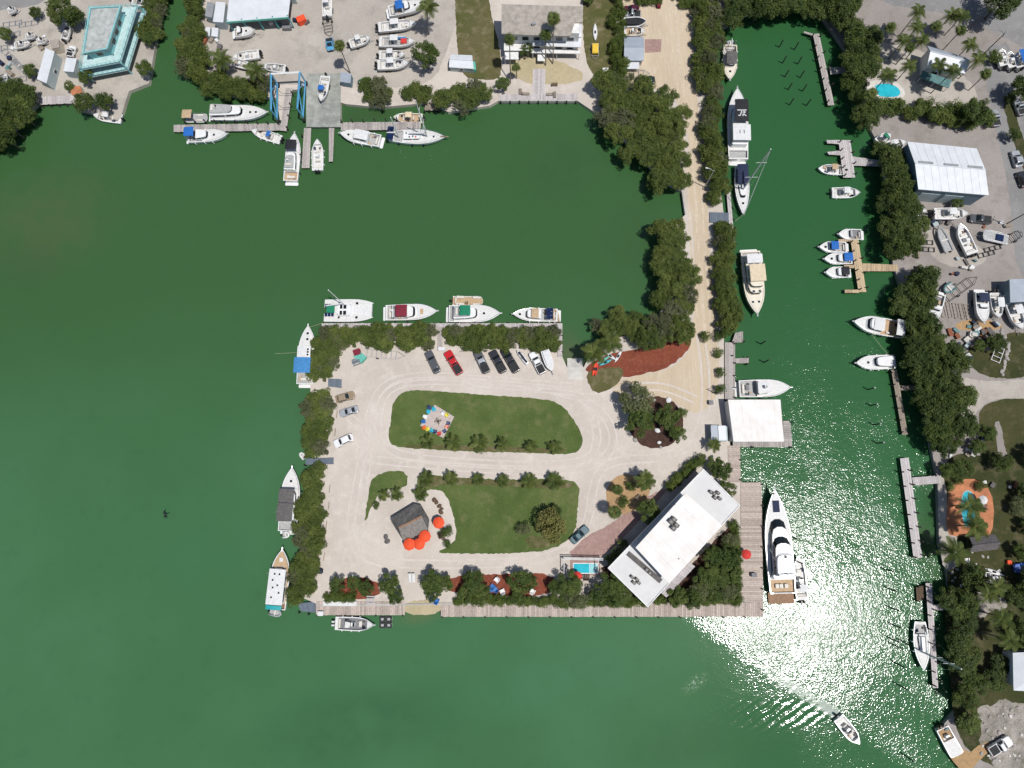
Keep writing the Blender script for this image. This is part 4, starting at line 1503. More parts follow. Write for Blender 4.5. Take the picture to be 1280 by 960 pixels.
    def hatch(s, t, y=0.0, w=.55, z=None, m='boat_glass', l=None):
        z = s.sz(t) + .07 if z is None else z
        l = l or w
        o = MB().prism(rr(t * s.L - l / 2 - .06, t * s.L + l / 2 + .06, y - w / 2 - .06, y + w / 2 + .06, .1), z - .04, z + .04).build('hatch', 'trim_white', s.r)
        MB().prism(rr(t * s.L - l / 2, t * s.L + l / 2, y - w / 2, y + w / 2, .08), z, z + .055).build('hatch_pane', m, o)

    def pad(s, t0, t1, y, w, z, h, m, name='seat', r=.12):
        a = rr(t0 * s.L, t1 * s.L, y - w / 2, y + w / 2, r)
        b = rr(t0 * s.L + .05, t1 * s.L - .05, y - w / 2 + .05, y + w / 2 - .05, r)
        return MB().loft([[(*p, z) for p in a], [(*p, z + h * .8) for p in a], [(*p, z + h) for p in b]]).build(name, m, s.r)

    def outboards(s, n, m='engine_black', tilt=0):
        for i in range(n):
            y = (i - (n - 1) / 2) * .75
            a = rr(-.75, -.1, y - .24, y + .24, .16)
            b = rr(-.65, -.15, y - .17, y + .17, .12)
            e = MB().loft([[(*p, s.fb * .45) for p in a], [(*p, s.fb + .35) for p in a], [(*p, s.fb + .6) for p in b]]).build('outboard_motor', m, s.r)
            MB().box(-.35, y, -.15, .28, .14, s.fb + .5).build('motor_leg', m, e)

    def rail(s, t0=.5, t1=.985, h=.55, n=7, m='steel', inset=.1):
        for sg in (1, -1):
            mb = MB()
            pts = []
            for i in range(n):
                t = t0 + (t1 - t0) * i / (n - 1)
                b = max(.05, s.hb(t) - inset)
                hh = h * min(1, .35 + i * .4)
                pts.append((t * s.L, sg * b, s.sz(t) + hh))
                mb.tube([(t * s.L, sg * b, s.sz(t)), pts[-1]], .018, 4)
            mb.tube(pts, .022, 5)
            mb.build('bow_rail', m, s.r)

    def pulpit(s, l=.7, w=.35, m='gelcoat'):
        x = s.L
        MB().loft([[(x - l * .8, -w / 2, s.sz(1) + .03), (x + l * .5, -w / 3, s.sz(1) + .06), (x + l * .5, w / 3, s.sz(1) + .06), (x - l * .8, w / 2, s.sz(1) + .03)],
                   [(x - l * .8, -w / 2, s.sz(1) + .11), (x + l * .5, -w / 3, s.sz(1) + .14), (x + l * .5, w / 3, s.sz(1) + .14), (x - l * .8, w / 2, s.sz(1) + .11)]]).build('bow_pulpit', m, s.r)
        MB().tube([(x + l * .55, 0, s.sz(1) + .18), (x + l * .2, 0, s.sz(1) + .18), (x - l * .4, 0, s.sz(1) + .16)], .05, 5).build('anchor', 'steel', s.r)

    def swim(s, l=.8, w=.86, m='gelcoat', z=.35):
        MB().prism(rr(-l, .05, -s.B * w / 2, s.B * w / 2, .25), z - .1, z).build('swim_platform', m, s.r)

    def wheel(s, t, y=0, z=None, l=.75, w=.8, m='gelcoat', glass=True):
        """helm console with its windscreen"""
        z = s.sz(t) - .55 if z is None else z
        a = rr(t * s.L - l / 2, t * s.L + l / 2, y - w / 2, y + w / 2, .12)
        b = rr(t * s.L - l / 2, t * s.L + l * .25, y - w / 2 + .05, y + w / 2 - .05, .1)
        o = MB().loft([[(*p, z) for p in a], [(*p, z + .7) for p in a], [(*p, z + 1.15) for p in b]]).build('helm_console', m, s.r)
        if glass:
            x = t * s.L
            MB().quad((x + l * .45, y - w / 2, z + .9), (x + l * .45, y + w / 2, z + .9), (x + l * .15, y + w / 2 - .08, z + 1.5), (x + l * .15, y - w / 2 + .08, z + 1.5)).build('windscreen', 'boat_glass', o)
        return o

    def ttop(s, t0, t1, w, m='white_canvas', h=2.1):
        z = s.sz(.4) - .55
        s.canopy(t0, t1, w, z + h, m, 'hard_top', True, .06, z)
        for i in range(3):
            MB().tube([((t0 + .01) * s.L, (i - 1) * .35, z + h + .1), ((t0 - .05) * s.L, (i - 1) * .4, z + h + .9)], .03, 4).build('rod_holder', 'steel', s.r)

    def mast(s, t, h, m='trim_white', boom=None, boomm='white_canvas', spreaders=2, stays=True, r=.2, cover=None):
        x, z = t * s.L, s.sz(t)
        MB().tube([(x, 0, z - .5), (x, 0, z + h * .5), (x, 0, z + h)], r, 6, r * .6).build('mast', m, s.r)
        for k in range(spreaders):
            zz = z + h * (k + 1) / (spreaders + 1) * 1.05
            w_ = s.B * (.42 - .08 * k)
            MB().tube([(x, -w_, zz), (x, 0, zz + .04), (x, w_, zz)], .045, 4).build('spreader', m, s.r)
        if boom:
            MB().tube([(x - .15, 0, z + 1.5), (x - boom, 0, z + 1.45)], .09, 6).build('boom', m, s.r)
            if cover:
                MB().tube([(x - .2, 0, z + 1.72), (x - boom * .5, 0, z + 1.72), (x - boom, 0, z + 1.62)], .24, 7, .13).build('sail_cover', cover, s.r)
        if stays:
            for a in ((s.L, 0, s.sz(1)), (0, 0, s.sz(0)), (x - .3, s.hb(t) - .05, z), (x - .3, -s.hb(t) + .05, z)):
                MB().tube([a, (x, 0, z + h * .985)], .014, 4).build('stay', 'steel', s.r)

    def radar_arch(s, t, w, z, h=.9, m='gelcoat'):
        x = t * s.L
        b = w * s.B / 2
        MB().tube([(x - .3, -b, z), (x, -b * .93, z + h * .85), (x + .05, -b * .6, z + h), (x + .05, b * .6, z + h), (x, b * .93, z + h * .85), (x - .3, b, z)], .12, 6).build('radar_arch', m, s.r)
        MB().cyl(x, 0, z + h + .05, z + h + .28, .3, .28, 10).build('radar_dome', 'trim_white', s.r)

    def antenna(s, t, y, z, l=3.0, dx=-.8, dy=0.0):
        MB().tube([(t * s.L, y, z), (t * s.L + dx, y + dy, z + l)], .02, 4).build('antenna', 'trim_white', s.r)

    def trailer(s, z):
        fr = MB()
        zz = LZ - z + .45
        for sg in (1, -1):
            fr.tube([(0.1 * s.L, sg * s.B * .32, zz), (.7 * s.L, sg * s.B * .32, zz), (1.02 * s.L, 0, zz - .05)], .06, 4)
        for t in (.12, .4, .68):
            fr.box(t * s.L, 0, zz, .1, s.B * .66, .1)
            fr.box(t * s.L, 0, (zz - .45 + .0) + .55, .14, .5, max(.1, .25))
        fr.tube([(1.02 * s.L, 0, zz - .05), (1.14 * s.L, 0, zz - .1)], .06, 4)
        o = fr.build('trailer_frame', 'aluminium', s.r)
        for sg in (1, -1):
            for t in (.26, .36) if s.L > 7 else (.3,):
                a = [2 * math.pi * i / 12 for i in range(12)]
                x, y0 = t * s.L, sg * s.B * .40
                MB().loft([[(x + .33 * math.cos(k), y0 - .1, zz - .12 + .33 * math.sin(k)) for k in a], [(x + .33 * math.cos(k), y0 + .1, zz - .12 + .33 * math.sin(k)) for k in a]]).build('trailer_wheel', 'tyre', s.r)
        MB().box(1.08 * s.L, 0, LZ - z + .18, .12, .12, .4).build('jack_stand', 'steel', s.r)


def console_boat(label, bow, stern, beam, top='white_canvas', motors=2, fb=.75, z=0.0, group=None, trailer=False, hull='gelcoat', floor='deck_white', mm='engine_black', name='console_boat', tt=(.33, .55), stripe=None):
    b = Boat(name, label, bow, stern, beam, fb, hull, 'deck_white', (.08, .82), floor, z, group=group, trailer=trailer, stripe=stripe)
    b.wheel(.46, 0, None, .9, .9)
    b.pad(.28, .33, 0, beam * .4, b.sz(.3) - .55, .75, 'seat_vinyl')
    b.pad(.60, .68, 0, beam * .42, b.sz(.6) - .55, .35, 'seat_vinyl')
    b.pad(.085, .13, 0, beam * .7, b.sz(.1) - .55, .5, 'seat_vinyl')
    if top:
        b.ttop(tt[0], tt[1], .55, top)
    b.outboards(motors, mm)
    b.rail(.7, .98, .3, 4)
    return b


def cruiser(label, bow, stern, beam, fb=1.1, canvas=None, ct=(.12, .34), name='cabin_cruiser', z=0.0, group=None, trailer=False, hull='gelcoat', house=(.36, .66), hatches=1, fly=False, hm='gelcoat', rake=.8, floor='deck_grey', well=(.04, .36), h=1.05, stripe=None, deck='deck_white', cz=None):
    b = Boat(name, label, bow, stern, beam, fb, hull, deck, well, floor, z, group=group, trailer=trailer, stripe=stripe)
    b.house(house[0], house[1], .76, .62, h=h, rake=rake, m=hm)
    tp = b.top
    if fly:
        b.house(house[0] + .02, house[0] + (house[1] - house[0]) * .72, .62, .52, z0=tp - .02, h=.55, rake=.35, m=hm, name='flybridge', glass=(.6, 1.0), side=False, roof='deck_grey')
        b.pad(house[0] + .05, house[0] + .09, 0, beam * .4, tp + .6, .4, 'seat_vinyl')
        b.wheel(house[0] + .15, 0, tp + .55, .5, .6)
        tp = b.top
    if canvas:
        b.canopy(ct[0], ct[1], .72, (cz if cz else max(b.fb + 1.55, tp * .92)), canvas)
    for k in range(hatches):
        b.hatch(house[1] + .10 + .10 * k)
    b.rail(.45, .985)
    b.pulpit()
    b.swim()
    b.pad(.06, .11, 0, beam * .55, b.sz(.1) - .55, .45, 'seat_vinyl')
    return b


# ---- island berths, north side
b = Boat('catamaran', 'white sailing catamaran at the northwest corner of the island', (467, 391), (405, 391), 2.1, 1.25, well=None, cat='catamaran')
r0 = b.r
L0, S0 = b.L, 5.2 / 2 - .85
# second hull and bridge deck belong to the same boat
for ch in list(r0.children):
    c = ch.copy()
    col.objects.link(c)
    c.parent = r0
    c.location = (0, 2 * S0, 0)
MB().prism(rr(.06 * L0, .62 * L0, -.5, 2 * S0 + .5, .4), .8, 1.36).build('bridge_deck', 'deck_white', r0)
MB().quad((.62 * L0, 0, 1.25), (.96 * L0, .1, 1.3), (.96 * L0, 2 * S0 - .1, 1.3), (.62 * L0, 2 * S0, 1.25)).build('trampoline', 'white_canvas', r0)
MB().tube([(.97 * L0, 0, 1.5), (.97 * L0, 2 * S0, 1.5)], .1, 6).build('crossbeam', 'aluminium', r0)
hb_ = MB()
cab = rr(.26 * L0, .60 * L0, .15, 2 * S0 - .15, .8)
cabt = rr(.28 * L0, .55 * L0, .4, 2 * S0 - .4, .7)
hb_.loft([[(*p, 1.3) for p in cab], [(*p, 1.75) for p in [(a * .3 + b_ * .7, c_ * .3 + d * .7) for (a, c_), (b_, d) in zip(cab, cabt)]], [(*p, 2.0) for p in cabt]])
cc = hb_.build('saloon', 'gelcoat', r0)
for y0, y1 in ((.5, 1.5), (2 * S0 - 1.5, 2 * S0 - .5)):
    for x0, x1 in ((.33, .38), (.40, .46)):
        MB().prism(rr(x0 * L0, x1 * L0, y0, y1, .1), 1.98, 2.03).build('saloon_window', 'boat_glass', cc)
for y in (0.0, 2 * S0):
    b.hatch(.66, y, .6)
    b.hatch(.30, y, .5)
for k in range(3):
    MB().prism(rr((.02 + .065 * k) * L0, (.075 + .065 * k) * L0, .2, 1.1, .05), 1.62, 1.68).build('solar_panel', 'solar_blue', r0)
    MB().prism(rr((.02 + .065 * k) * L0, (.075 + .065 * k) * L0, 2 * S0 - 1.1, 2 * S0 - .2, .05), 1.62, 1.68).build('solar_panel', 'solar_blue', r0)
MB().tube([(.42 * L0, S0 * 1.7, 1.9), (.42 * L0, S0 * 1.7, 14)], .11, 6).build('mast', 'trim_white', r0)
MB().tube([(.41 * L0, S0 * 1.7, 3.2), (.08 * L0, S0 * 1.4, 3.1)], .16, 7).build('boom', 'white_canvas', r0)
MB().prism(rr(.08 * L0, .24 * L0, S0 - .9, S0 + .9, .2), 2.5, 2.56).build('bimini', 'green_canvas', r0)
r0.location = G(405, 397, 1.25)[0], G(405, 397, 1.25)[1], 0

b = cruiser('white express cruiser with maroon canopy moored on the north quay', (547, 389), (482, 391), 4.0, 1.3, 'maroon_canvas', (.22, .44), 'express_cruiser', house=(.40, .62), hatches=0, h=.7, rake=1.3, well=(.04, .42), cz=2.9)
b.radar_arch(.16, .8, 1.9)
b.hatch(.70, 0, 1.4, m='tan_deck', l=.8)
b = cruiser('white flybridge yacht with green canopy moored on the north quay', (626, 392), (561, 392), 4.3, 1.4, None, name='flybridge_yacht', house=(.10, .58), hatches=1, fly=True, well=(.01, .10), h=1.2)
b.canopy(.24, .44, .56, b.top + 1.15, 'green_canvas', z0=b.top - .4)
b = Boat('pontoon_boat', 'tan pontoon boat rafted outside the green canopied yacht', (604, 377), (566, 376), 2.5, .6, 'aluminium', 'tan_deck', None, draft=.3, full=.8, fine=5)
for y in (-.9, .9):
    b.pad(.12, .38, y, .6, .7, .4, 'seat_vinyl')
    b.pad(.66, .92, y, .6, .7, .4, 'seat_vinyl')
b.pad(.08, .13, 0, 1.6, .7, .4, 'seat_vinyl')
b.wheel(.48, -.6, .65, .5, .6, 'tan_deck')
b.outboards(1)
b.rail(.05, .97, .55, 9, 'aluminium')
b = cruiser('white cruiser with tan canopy and blue solar panels near the boat ramp', (641, 393), (697, 394), 3.3, 1.1, 'tan_canvas', (.42, .58), 'solar_cruiser', house=(.36, .74), hatches=1, h=1.0)
for k in range(3):
    MB().prism(rr(.10 * b.L, .24 * b.L, -1.35 + .92 * k, -.5 + .92 * k, .04), 2.55, 2.6).build('solar_panel', 'solar_blue', b.r)
for y in (-1.3, 1.3):
    for t in (.11, .23):
        MB().tube([(t * b.L, y, .5), (t * b.L, y, 2.56)], .03, 4).build('panel_post', 'steel', b.r)


def dinghy(label, bow, stern, beam, z=0.0, tube_m='rubber_grey', motor=True, name='dinghy', group=None):
    c, rz, L_ = heading(bow, stern, z + .4)
    o = Vector((math.cos(rz), math.sin(rz), 0)) * L_ / 2
    r = thing(name, label, 'dinghy', (c.x - o.x, c.y - o.y, z), rz, group)
    k = beam / 2 - .2
    MB().tube([(0, k, .3), (L_ * .6, k, .32), (L_ * .85, k * .6, .42), (L_ - .15, 0, .5), (L_ * .85, -k * .6, .42), (L_ * .6, -k, .32), (0, -k, .3)], .22, 8).build('tube', tube_m, r, True)
    MB().prism([(0, -k), (L_ * .6, -k), (L_ * .9, 0), (L_ * .6, k), (0, k)], .05, .2).build('floor', 'deck_grey', r)
    MB().box(L_ * .45, 0, .42, .3, k * 2, .08).build('bench_seat', 'seat_vinyl', r)
    if motor:
        MB().loft([[(*p, .3) for p in rr(-.4, .05, -.15, .15, .1)], [(*p, .85) for p in rr(-.35, .0, -.12, .12, .1)]]).build('outboard_motor', 'engine_black', r)
    return r


dinghy('small dinghy hanging across the stern of the solar panel cruiser', (693, 386), (696, 403), 1.5, .6, 'tan_canvas')

# ---- island berths, west side
b = cruiser('white motor yacht with bright blue canopy on the west shore', (386, 407), (381, 480), 4.3, 1.4, None, name='motor_yacht', house=(.20, .66), hatches=2, h=1.3, well=(.01, .2))
b.canopy(.16, .42, .92, 4.0, 'light_blue_canvas', z0=1.4)
b.canopy(.42, .62, .74, 3.4, 'white_canvas', 'hard_top', False)
for k in range(3):
    b.hatch(.47 + .045 * k, -1.0, .45, 3.55)
b = Boat('covered_cruiser', 'white cruiser under two dark grey canvas covers on the west shore', (366, 584), (359, 664), 4.6, 1.3, well=(.01, .14))
b.house(.18, .66, .78, .7, h=1.1, rake=.7)
b.canopy(.16, .44, .78, 3.9, 'grey_canvas', z0=1.3)
b.canopy(.45, .66, .76, 3.75, 'grey_canvas', z0=1.3)
b.hatch(.78)
b.rail()
b.pulpit()
b.swim()
b.antenna(.35, 1.2, 3.8)
dinghy('small white dinghy at the stern of the grey covered cruiser', (362, 668), (353, 669), 1.5, .5, 'gelcoat')
b = Boat('trawler_yacht', 'white trawler with tan foredeck moored at the southwest shore', (354, 686), (345, 762), 4.5, 1.5, deck='tan_deck', well=(.01, .1), floor='teak')
b.house(.10, .72, .80, .74, h=1.3, rake=.5)
b.canopy(.10, .68, .84, 3.25, 'white_canvas', 'boat_deck', False, .08)
for t, y in ((.60, .5), (.60, -.6), (.5, .8), (.42, -.4), (.38, .6), (.30, -.9), (.22, .7)):
    b.hatch(t, y, .4, 3.42)
b.canopy(.02, .09, .8, 3.1, 'teal_plastic', 'awning')
b.hatch(.82, 0, .7, m='white_canvas')
b.rail()
b.pulpit(.8)
dinghy('pale blue dinghy slung at the stern of the tan decked trawler', (352, 768), (337, 764), 1.8, .4, 'rubber_grey')
b = console_boat('white centre console boat moored under the plank landing', (468, 781), (419, 779), 3.0, None, 2, .9, floor='cockpit_grey', mm='engine_white')
b.house(.28, .46, .5, .42, z0=.5, h=1.5, rake=.5, m='gelcoat', name='helm_house', roof='deck_white')
b.pulpit(.6)

# ---- bay marina
b = cruiser('white flybridge yacht lying behind the marina west dock', (335, 141), (263, 141), 4.2, 1.4, None, name='flybridge_yacht', house=(.03, .60), hatches=2, fly=True, well=(.005, .03), h=1.3)
for k in range(3):
    for y in (-.8, .8):
        b.hatch(.10 + .05 * k, y, .6, 2.98, l=.4)
b = cruiser('white cruiser with blue stern canopy before the marina west dock', (285, 168), (235, 171), 3.4, 1.2, 'blue_canvas', (.02, .26), house=(.24, .56), hatches=1, h=1.1, cz=3.6)
b = console_boat('small white console boat pointing at the marina west dock', (314, 163), (351, 175), 2.6, 'blue_canvas', 2, .8, tt=(.28, .40))
b = cruiser('white yacht with black canopy moored stern out by the boat lift', (369, 167), (363, 226), 3.9, 1.35, 'black_canvas', (.58, .78), 'black_top_yacht', house=(.18, .6), hatches=0, h=1.3, fly=True, well=(.01, .18), floor='tan_deck', cz=3.4)
b = console_boat('white open console boat between the two finger docks', (397, 174), (397, 213), 3.0, None, 2, .9, floor='deck_white')
b = Boat('pontoon_boat', 'small pontoon boat with tan top at the marina west dock end', (260, 148), (232, 148), 2.4, .6, 'aluminium', 'deck_grey', None, draft=.3, full=.8, fine=5)
b.canopy(.04, .45, .95, 2.7, 'tan_canvas')
b.pad(.55, .8, .7, .5, .65, .4, 'seat_vinyl')
b.pad(.55, .8, -.7, .5, .65, .4, 'seat_vinyl')
b.rail(.05, .97, .55, 8, 'aluminium')
b = cruiser('white hardtop cruiser moored before the marina east dock', (425, 167), (475, 176), 3.5, 1.25, None, house=(.28, .68), hatches=1, h=1.25, well=(.03, .28), cz=3)
b.canopy(.26, .60, .7, 2.75, 'white_canvas', 'hard_top', False, .1)
b = console_boat('cream console boat behind the ketch at the marina east dock', (492, 147), (528, 148), 2.7, 'cream_canvas', 1, .85, hull='cream_gelcoat', floor='tan_deck')
b = Boat('ketch', 'white two masted ketch with blue deck panel at the marina east dock', (557, 172), (486, 170), 3.9, 1.35, well=(.10, .24), cat='sailboat', full=.48, fine=2.3, transom=.62, draft=1.0)
b.house(.26, .62, .56, .46, h=.55, rake=.6, glass=(.3, .8), front=False)
b.mast(.68, 15.5, boom=4.4, cover='white_canvas')
b.mast(.17, 8.5, boom=2.6, cover='white_canvas', spreaders=1)
MB().prism(rr(.0, .11 * b.L, -1.7, 1.7, .1), 2.9, 2.96).build('solar_panel', 'solar_blue', b.r)
for x in (.2, 1.3):
    for y in (-1.4, 1.4):
        MB().tube([(x, y, 1.2), (x, y, 2.92)], .03, 4).build('panel_post', 'steel', b.r)
for t, y, m in ((.30, .5, 'navy_canvas'), (.47, -.4, 'red_canvas'), (.42, -.3, 'black_canvas'), (.78, 0, 'navy_canvas'), (.36, -.5, 'black_canvas')):
    b.pad(t, t + .03, y, .5, 1.85 if t < .6 else 1.55, .25, m, 'deck_bag')
b.rail(.3, .99, .6, 10)
b.pulpit(1.6, .35, 'teak')
b = console_boat('white boat moored under the palms before the teal house', (117, 144), (152, 149), 2.7, 'white_canvas', 1, .8)
# boats standing on the boat-yard sand
Y = LZ + .75
b = console_boat('white boat on the concrete pier with bright blue cover', (401, 127), (407, 95), 2.6, 'blue_canvas', 1, .8, Y, trailer=True, tt=(.5, .68))
b = cruiser('white cabin boat parked under the long green eaved shed', (318, 38), (293, 41), 2.6, 1.0, z=Y, trailer=True, house=(.2, .5), hatches=1)
b = console_boat('white boat on trailer behind the coconut palms with its motor right', (291, 72), (324, 67), 2.6, None, 2, .8, Y, trailer=True)
b = console_boat('short white skiff beside the coconut palms, lower of the two', (289, 77), (309, 82), 2.2, None, 0, .6, Y, trailer=True, name='skiff')
b = console_boat('flat grey work skiff lying beside the palms on boatyard sand', (328, 83), (357, 86), 2.3, None, 1, .5, Y - .3, trailer=True, hull='rubber_grey', floor='deck_grey', name='work_skiff')
G2 = 'boats parked bow east on the boatyard sand'
b = cruiser('green bottomed boat with blue canopy, topmost in the boatyard row', (533, 4), (486, 14), 3.3, 1.2, 'blue_canvas', (.2, .4), z=Y, group=G2, trailer=True, hatches=1, well=(.04, .4), house=(.42, .6))
b = console_boat('white centre console, second from the top of the boatyard row', (521, 29), (473, 34), 2.9, 'white_canvas', 2, .9, Y, G2, True)
b = console_boat('white boat carrying red and blue covers in the boatyard row', (519, 52), (474, 52), 2.9, 'white_canvas', 1, .9, Y, G2, True, floor='deck_grey')
b.pad(.6, .76, .1, 1.3, b.sz(.6) - .3, .5, 'red_canvas', 'cover')
b.pad(.52, .74, .95, .5, b.sz(.6) - .2, .4, 'light_blue_canvas', 'cover')
b = console_boat('small white boat just above the lowest one in the boatyard row', (507, 68), (474, 69), 2.4, 'white_canvas', 1, .8, Y, G2, True)
b = console_boat('white hardtop boat, lowest in the boatyard row beside round tree', (511, 79), (472, 81), 2.8, 'white_canvas', 2, .9, Y, G2, True)
b = console_boat('lone small white boat between crane truck and boatyard row', (463, 47), (437, 55), 2.5, 'white_canvas', 1, .8, Y, trailer=True)
b = dinghy('green and white dinghy lying in the bushes at the boatyard shore', (464, 98), (449, 104), 1.9, LZ, 'green_canvas')
b = console_boat('white boat with green bottom on the long black yard trailer', (409, -14), (409, 20), 2.6, 'white_canvas', 1, .8, Y, trailer=True)
# far left yard
G3 = 'boats stored in the far left yard'
console_boat('white boat with dark cockpit on racks in the far left yard', (38, 53), (18, 57), 2.1, None, 0, .6, Y, G3, True, floor='cockpit_grey', name='skiff')
console_boat('short white boat right of the racks in the far left yard', (59, 49), (46, 52), 1.9, None, 0, .6, Y, G3, True, name='skiff')
console_boat('white boat behind the racks in the far left yard, farthest up', (45, 43), (32, 46), 1.9, None, 0, .6, Y, G3, True, name='skiff')
console_boat('narrow white boat between trees and the teal house lane', (86, 30), (80, 49), 2.0, None, 1, .6, Y, None, True, name='skiff', floor='deck_grey')
console_boat('green hulled boat at the left edge above the mangroves', (9, 92), (-2, 112), 2.0, None, 0, .6, Y, None, True, hull='hull_green', name='skiff')
console_boat('white boat parked at the top edge beside the teal house', (188, 4), (165, 1), 2.4, 'white_canvas', 1, .8, Y, None, True)
console_boat('tiny white boat at the top left corner by the road', (20, 10), (10, 14), 1.8, None, 0, .6, Y, None, True, name='skiff')

# ---- canal, west bank
b = cruiser('cream trawler boat moored farthest up the canal', (912, 101), (913, 56), 3.5, 1.3, None, name='trawler_boat', house=(.28, .66), hatches=1, h=1.3, hull='cream_gelcoat', deck='cream_gelcoat', well=(.03, .28), rake=.3)
b.canopy(.30, .64, .72, 2.9, 'grey_canvas', 'hard_top', False)
b.mast(.26, 5, boom=3.2, spreaders=0, stays=False, r=.07)
dinghy('small grey dinghy behind the cream trawler at the canal head', (908, 54), (917, 54), 1.6, .3)
b = Boat('motor_yacht', 'white motor yacht with black canopy bearing a white monogram', (921, 111), (923, 199), 5.0, 1.6, well=(.02, .12), cat='yacht')
b.house(.16, .72, .80, .70, h=1.4, rake=.9)
z_ = b.top
b.house(.18, .60, .78, .74, z0=z_ - .02, h=.75, rake=.4, name='flybridge', glass=None, roof='deck_white')
b.canopy(.42, .73, .64, z_ + 1.9, 'black_canvas', z0=z_ + .5)
b.canopy(.17, .39, .84, z_ + 1.6, 'white_canvas', 'hard_top', True, .06, z_ + .4)
for k in (-.5, .5):
    b.pad(.26, .31, k, .14, z_ + 1.72, .08, 'grey_canvas', 'roof_strap')
mk = MB()
zz = z_ + 2.09
X = .53 * b.L


def stroke(x0, y0, x1, y1, w_=.22):
    d = Vector((x1 - x0, y1 - y0, 0))
    mk.box((x0 + x1) / 2, (y0 + y1) / 2 * .85, zz, d.length, w_, .04, math.atan2(d.y, d.x))


for u0, v0, u1, v1 in ((-1.15, .8, 1.05, .8), (-.1, .8, -.5, -.7), (-.5, -.7, -1.05, -.55), (.35, .5, .2, -.75), (.35, .5, .95, .3), (.95, .3, .3, -.02), (.3, -.02, 1.05, -.75)):
    stroke(X + v0, -u0, X + v1, -u1)
mk.build('canopy_monogram', 'white_canvas', b.r)
b.rail()
b.pulpit(.9)
b.swim(1.0)
b.hatch(.80)
b = Boat('sailing_yacht', 'slim white sailing yacht with navy cover moored bow down in the canal', (929, 270), (926.5, 207), 3.5, 1.25, well=(.06, .34), floor='cockpit_grey', cat='sailboat', full=.35, fine=2.2, draft=1.0, transom=.82)
b.canopy(.02, .40, .74, 2.5, 'navy_canvas', z0=1.2)
b.house(.40, .66, .56, .4, h=.5, rake=.7, glass=(.2, .9))
b.mast(.50, 19.5, boom=4.2, cover='navy_canvas')
MB().tube([(b.L - .1, 0, b.sz(1) + .2), (.52 * b.L, 0, b.sz(.5) + 18.6)], .10, 6, .05).build('furled_jib', 'white_canvas', b.r)
b.hatch(.76)
b.rail(.3, .99, .55, 9)
b = Boat('trawler_yacht', 'cream trawler yacht with solar hardtop moored mid canal', (946, 394), (938, 314), 4.8, 1.7, hull='cream_gelcoat', deck='cream_gelcoat', well=(.02, .14), cat='yacht')
b.house(.14, .70, .82, .74, h=1.4, rake=.4, m='cream_gelcoat')
z_ = b.top
b.house(.30, .62, .74, .66, z0=z_ - .02, h=.8, rake=.4, m='cream_gelcoat', name='flybridge', glass=(.5, .95))
b.canopy(.28, .54, .74, z_ + 1.9, 'cream_canvas', 'hard_top', True, .06, z_)
b.canopy(.10, .24, .74, z_ + .9, 'white_canvas', 'bimini', True, .06, 1.7)
for y in (-.7, .7):
    b.hatch(.66, y, .5, z_ + .05)
    b.hatch(.80, y, .5)
    b.hatch(.26, y, .8, z_ + .2, 'solar_blue')
b.rail(.4)
b.pulpit(1.0)
b.swim(.9)
b = cruiser('white sport fishing boat moored right above the boathouse', (988, 484.5), (924, 486), 4.1, 1.35, None, name='sport_fishing_boat', house=(.34, .60), hatches=0, h=1.15, rake=.9, well=(.02, .34), floor='deck_grey')
b.canopy(.33, .56, .62, 2.75, 'white_canvas', 'hard_top', False, .06)
b.wheel(.46, 0, 2.75, .5, .7)
b.pad(.12, .2, .3, 1.2, .85, .6, 'cockpit_grey', 'fighting_chair')

# ---- the big yacht at the east boardwalk
b = Boat('big_motor_yacht', 'big white motor yacht with dark windows at the east boardwalk', (967, 611), (979, 742), 5.9, 2.0, well=(.01, .13), floor='tan_deck', cat='yacht', full=.42, fine=2.3)
b.house(.14, .73, .80, .62, h=1.35, rake=2.2, glass=(.25, .97), rf=.45)
z_ = b.top
b.house(.17, .55, .70, .60, z0=z_ - .02, h=1.15, rake=1.5, name='flybridge', glass=(.12, .97), rf=.45)
b.house(.18, .40, .66, .6, z0=b.top - .03, h=.5, rake=.6, name='sun_deck', glass=None)
b.hatch(.36, 0, .5, b.top + .05)
b.hatch(.83, 0, 1.5, m='navy_canvas', l=2.6)
b.pad(.945, .965, .4, .35, 2.55, .3, 'grey_canvas', 'windlass')
b.rail(.5, .985, .7, 10)
b.pulpit(1.0)
b.swim(2.4, .95, 'teak', .5)
b.antenna(.3, 1.0, z_ + 1.5)
b.antenna(.3, -1.0, z_ + 1.5)
b.radar_arch(.2, .6, z_ + 1.6, .9)
for k in (-.9, .2, 1.1):
    b.pad(.05, .09, k, .8, 1.6, .4, 'seat_vinyl')
console_boat('white twin engined tender tucked against the stern of the big yacht', (997, 694), (1003, 750), 2.7, 'white_canvas', 2, .9, name='tender', tt=(.20, .36))

# ---- canal, east bank
b = console_boat('white boat with olive top between the curved dock fingers', (1022, 211), (1055, 213), 2.6, 'tan_canvas', 1, .8)
b = console_boat('white boat pointing inland below the branching grey dock', (1075, 241), (1040, 241), 2.8, 'white_canvas', 1, .85)
cruiser('grey decked white boat, topmost at the tan dock', (1047, 293), (1077, 293), 2.7, 1.0, None, name='small_cruiser', house=(.44, .62), hatches=0, floor='cockpit_grey', h=.6, well=(.04, .44))
cruiser('white boat with blue midship cover, second from top at tan dock', (1023, 309), (1058, 309), 2.8, 1.0, 'blue_canvas', (.36, .62), name='small_cruiser', house=(.40, .66), hatches=1, h=.6, cz=2.3)
cruiser('white boat with blue stern cover, third from top at tan dock', (1029, 324), (1065, 323), 2.8, 1.0, 'blue_canvas', (.06, .36), name='small_cruiser', house=(.36, .62), hatches=1, h=.7, cz=2.3)
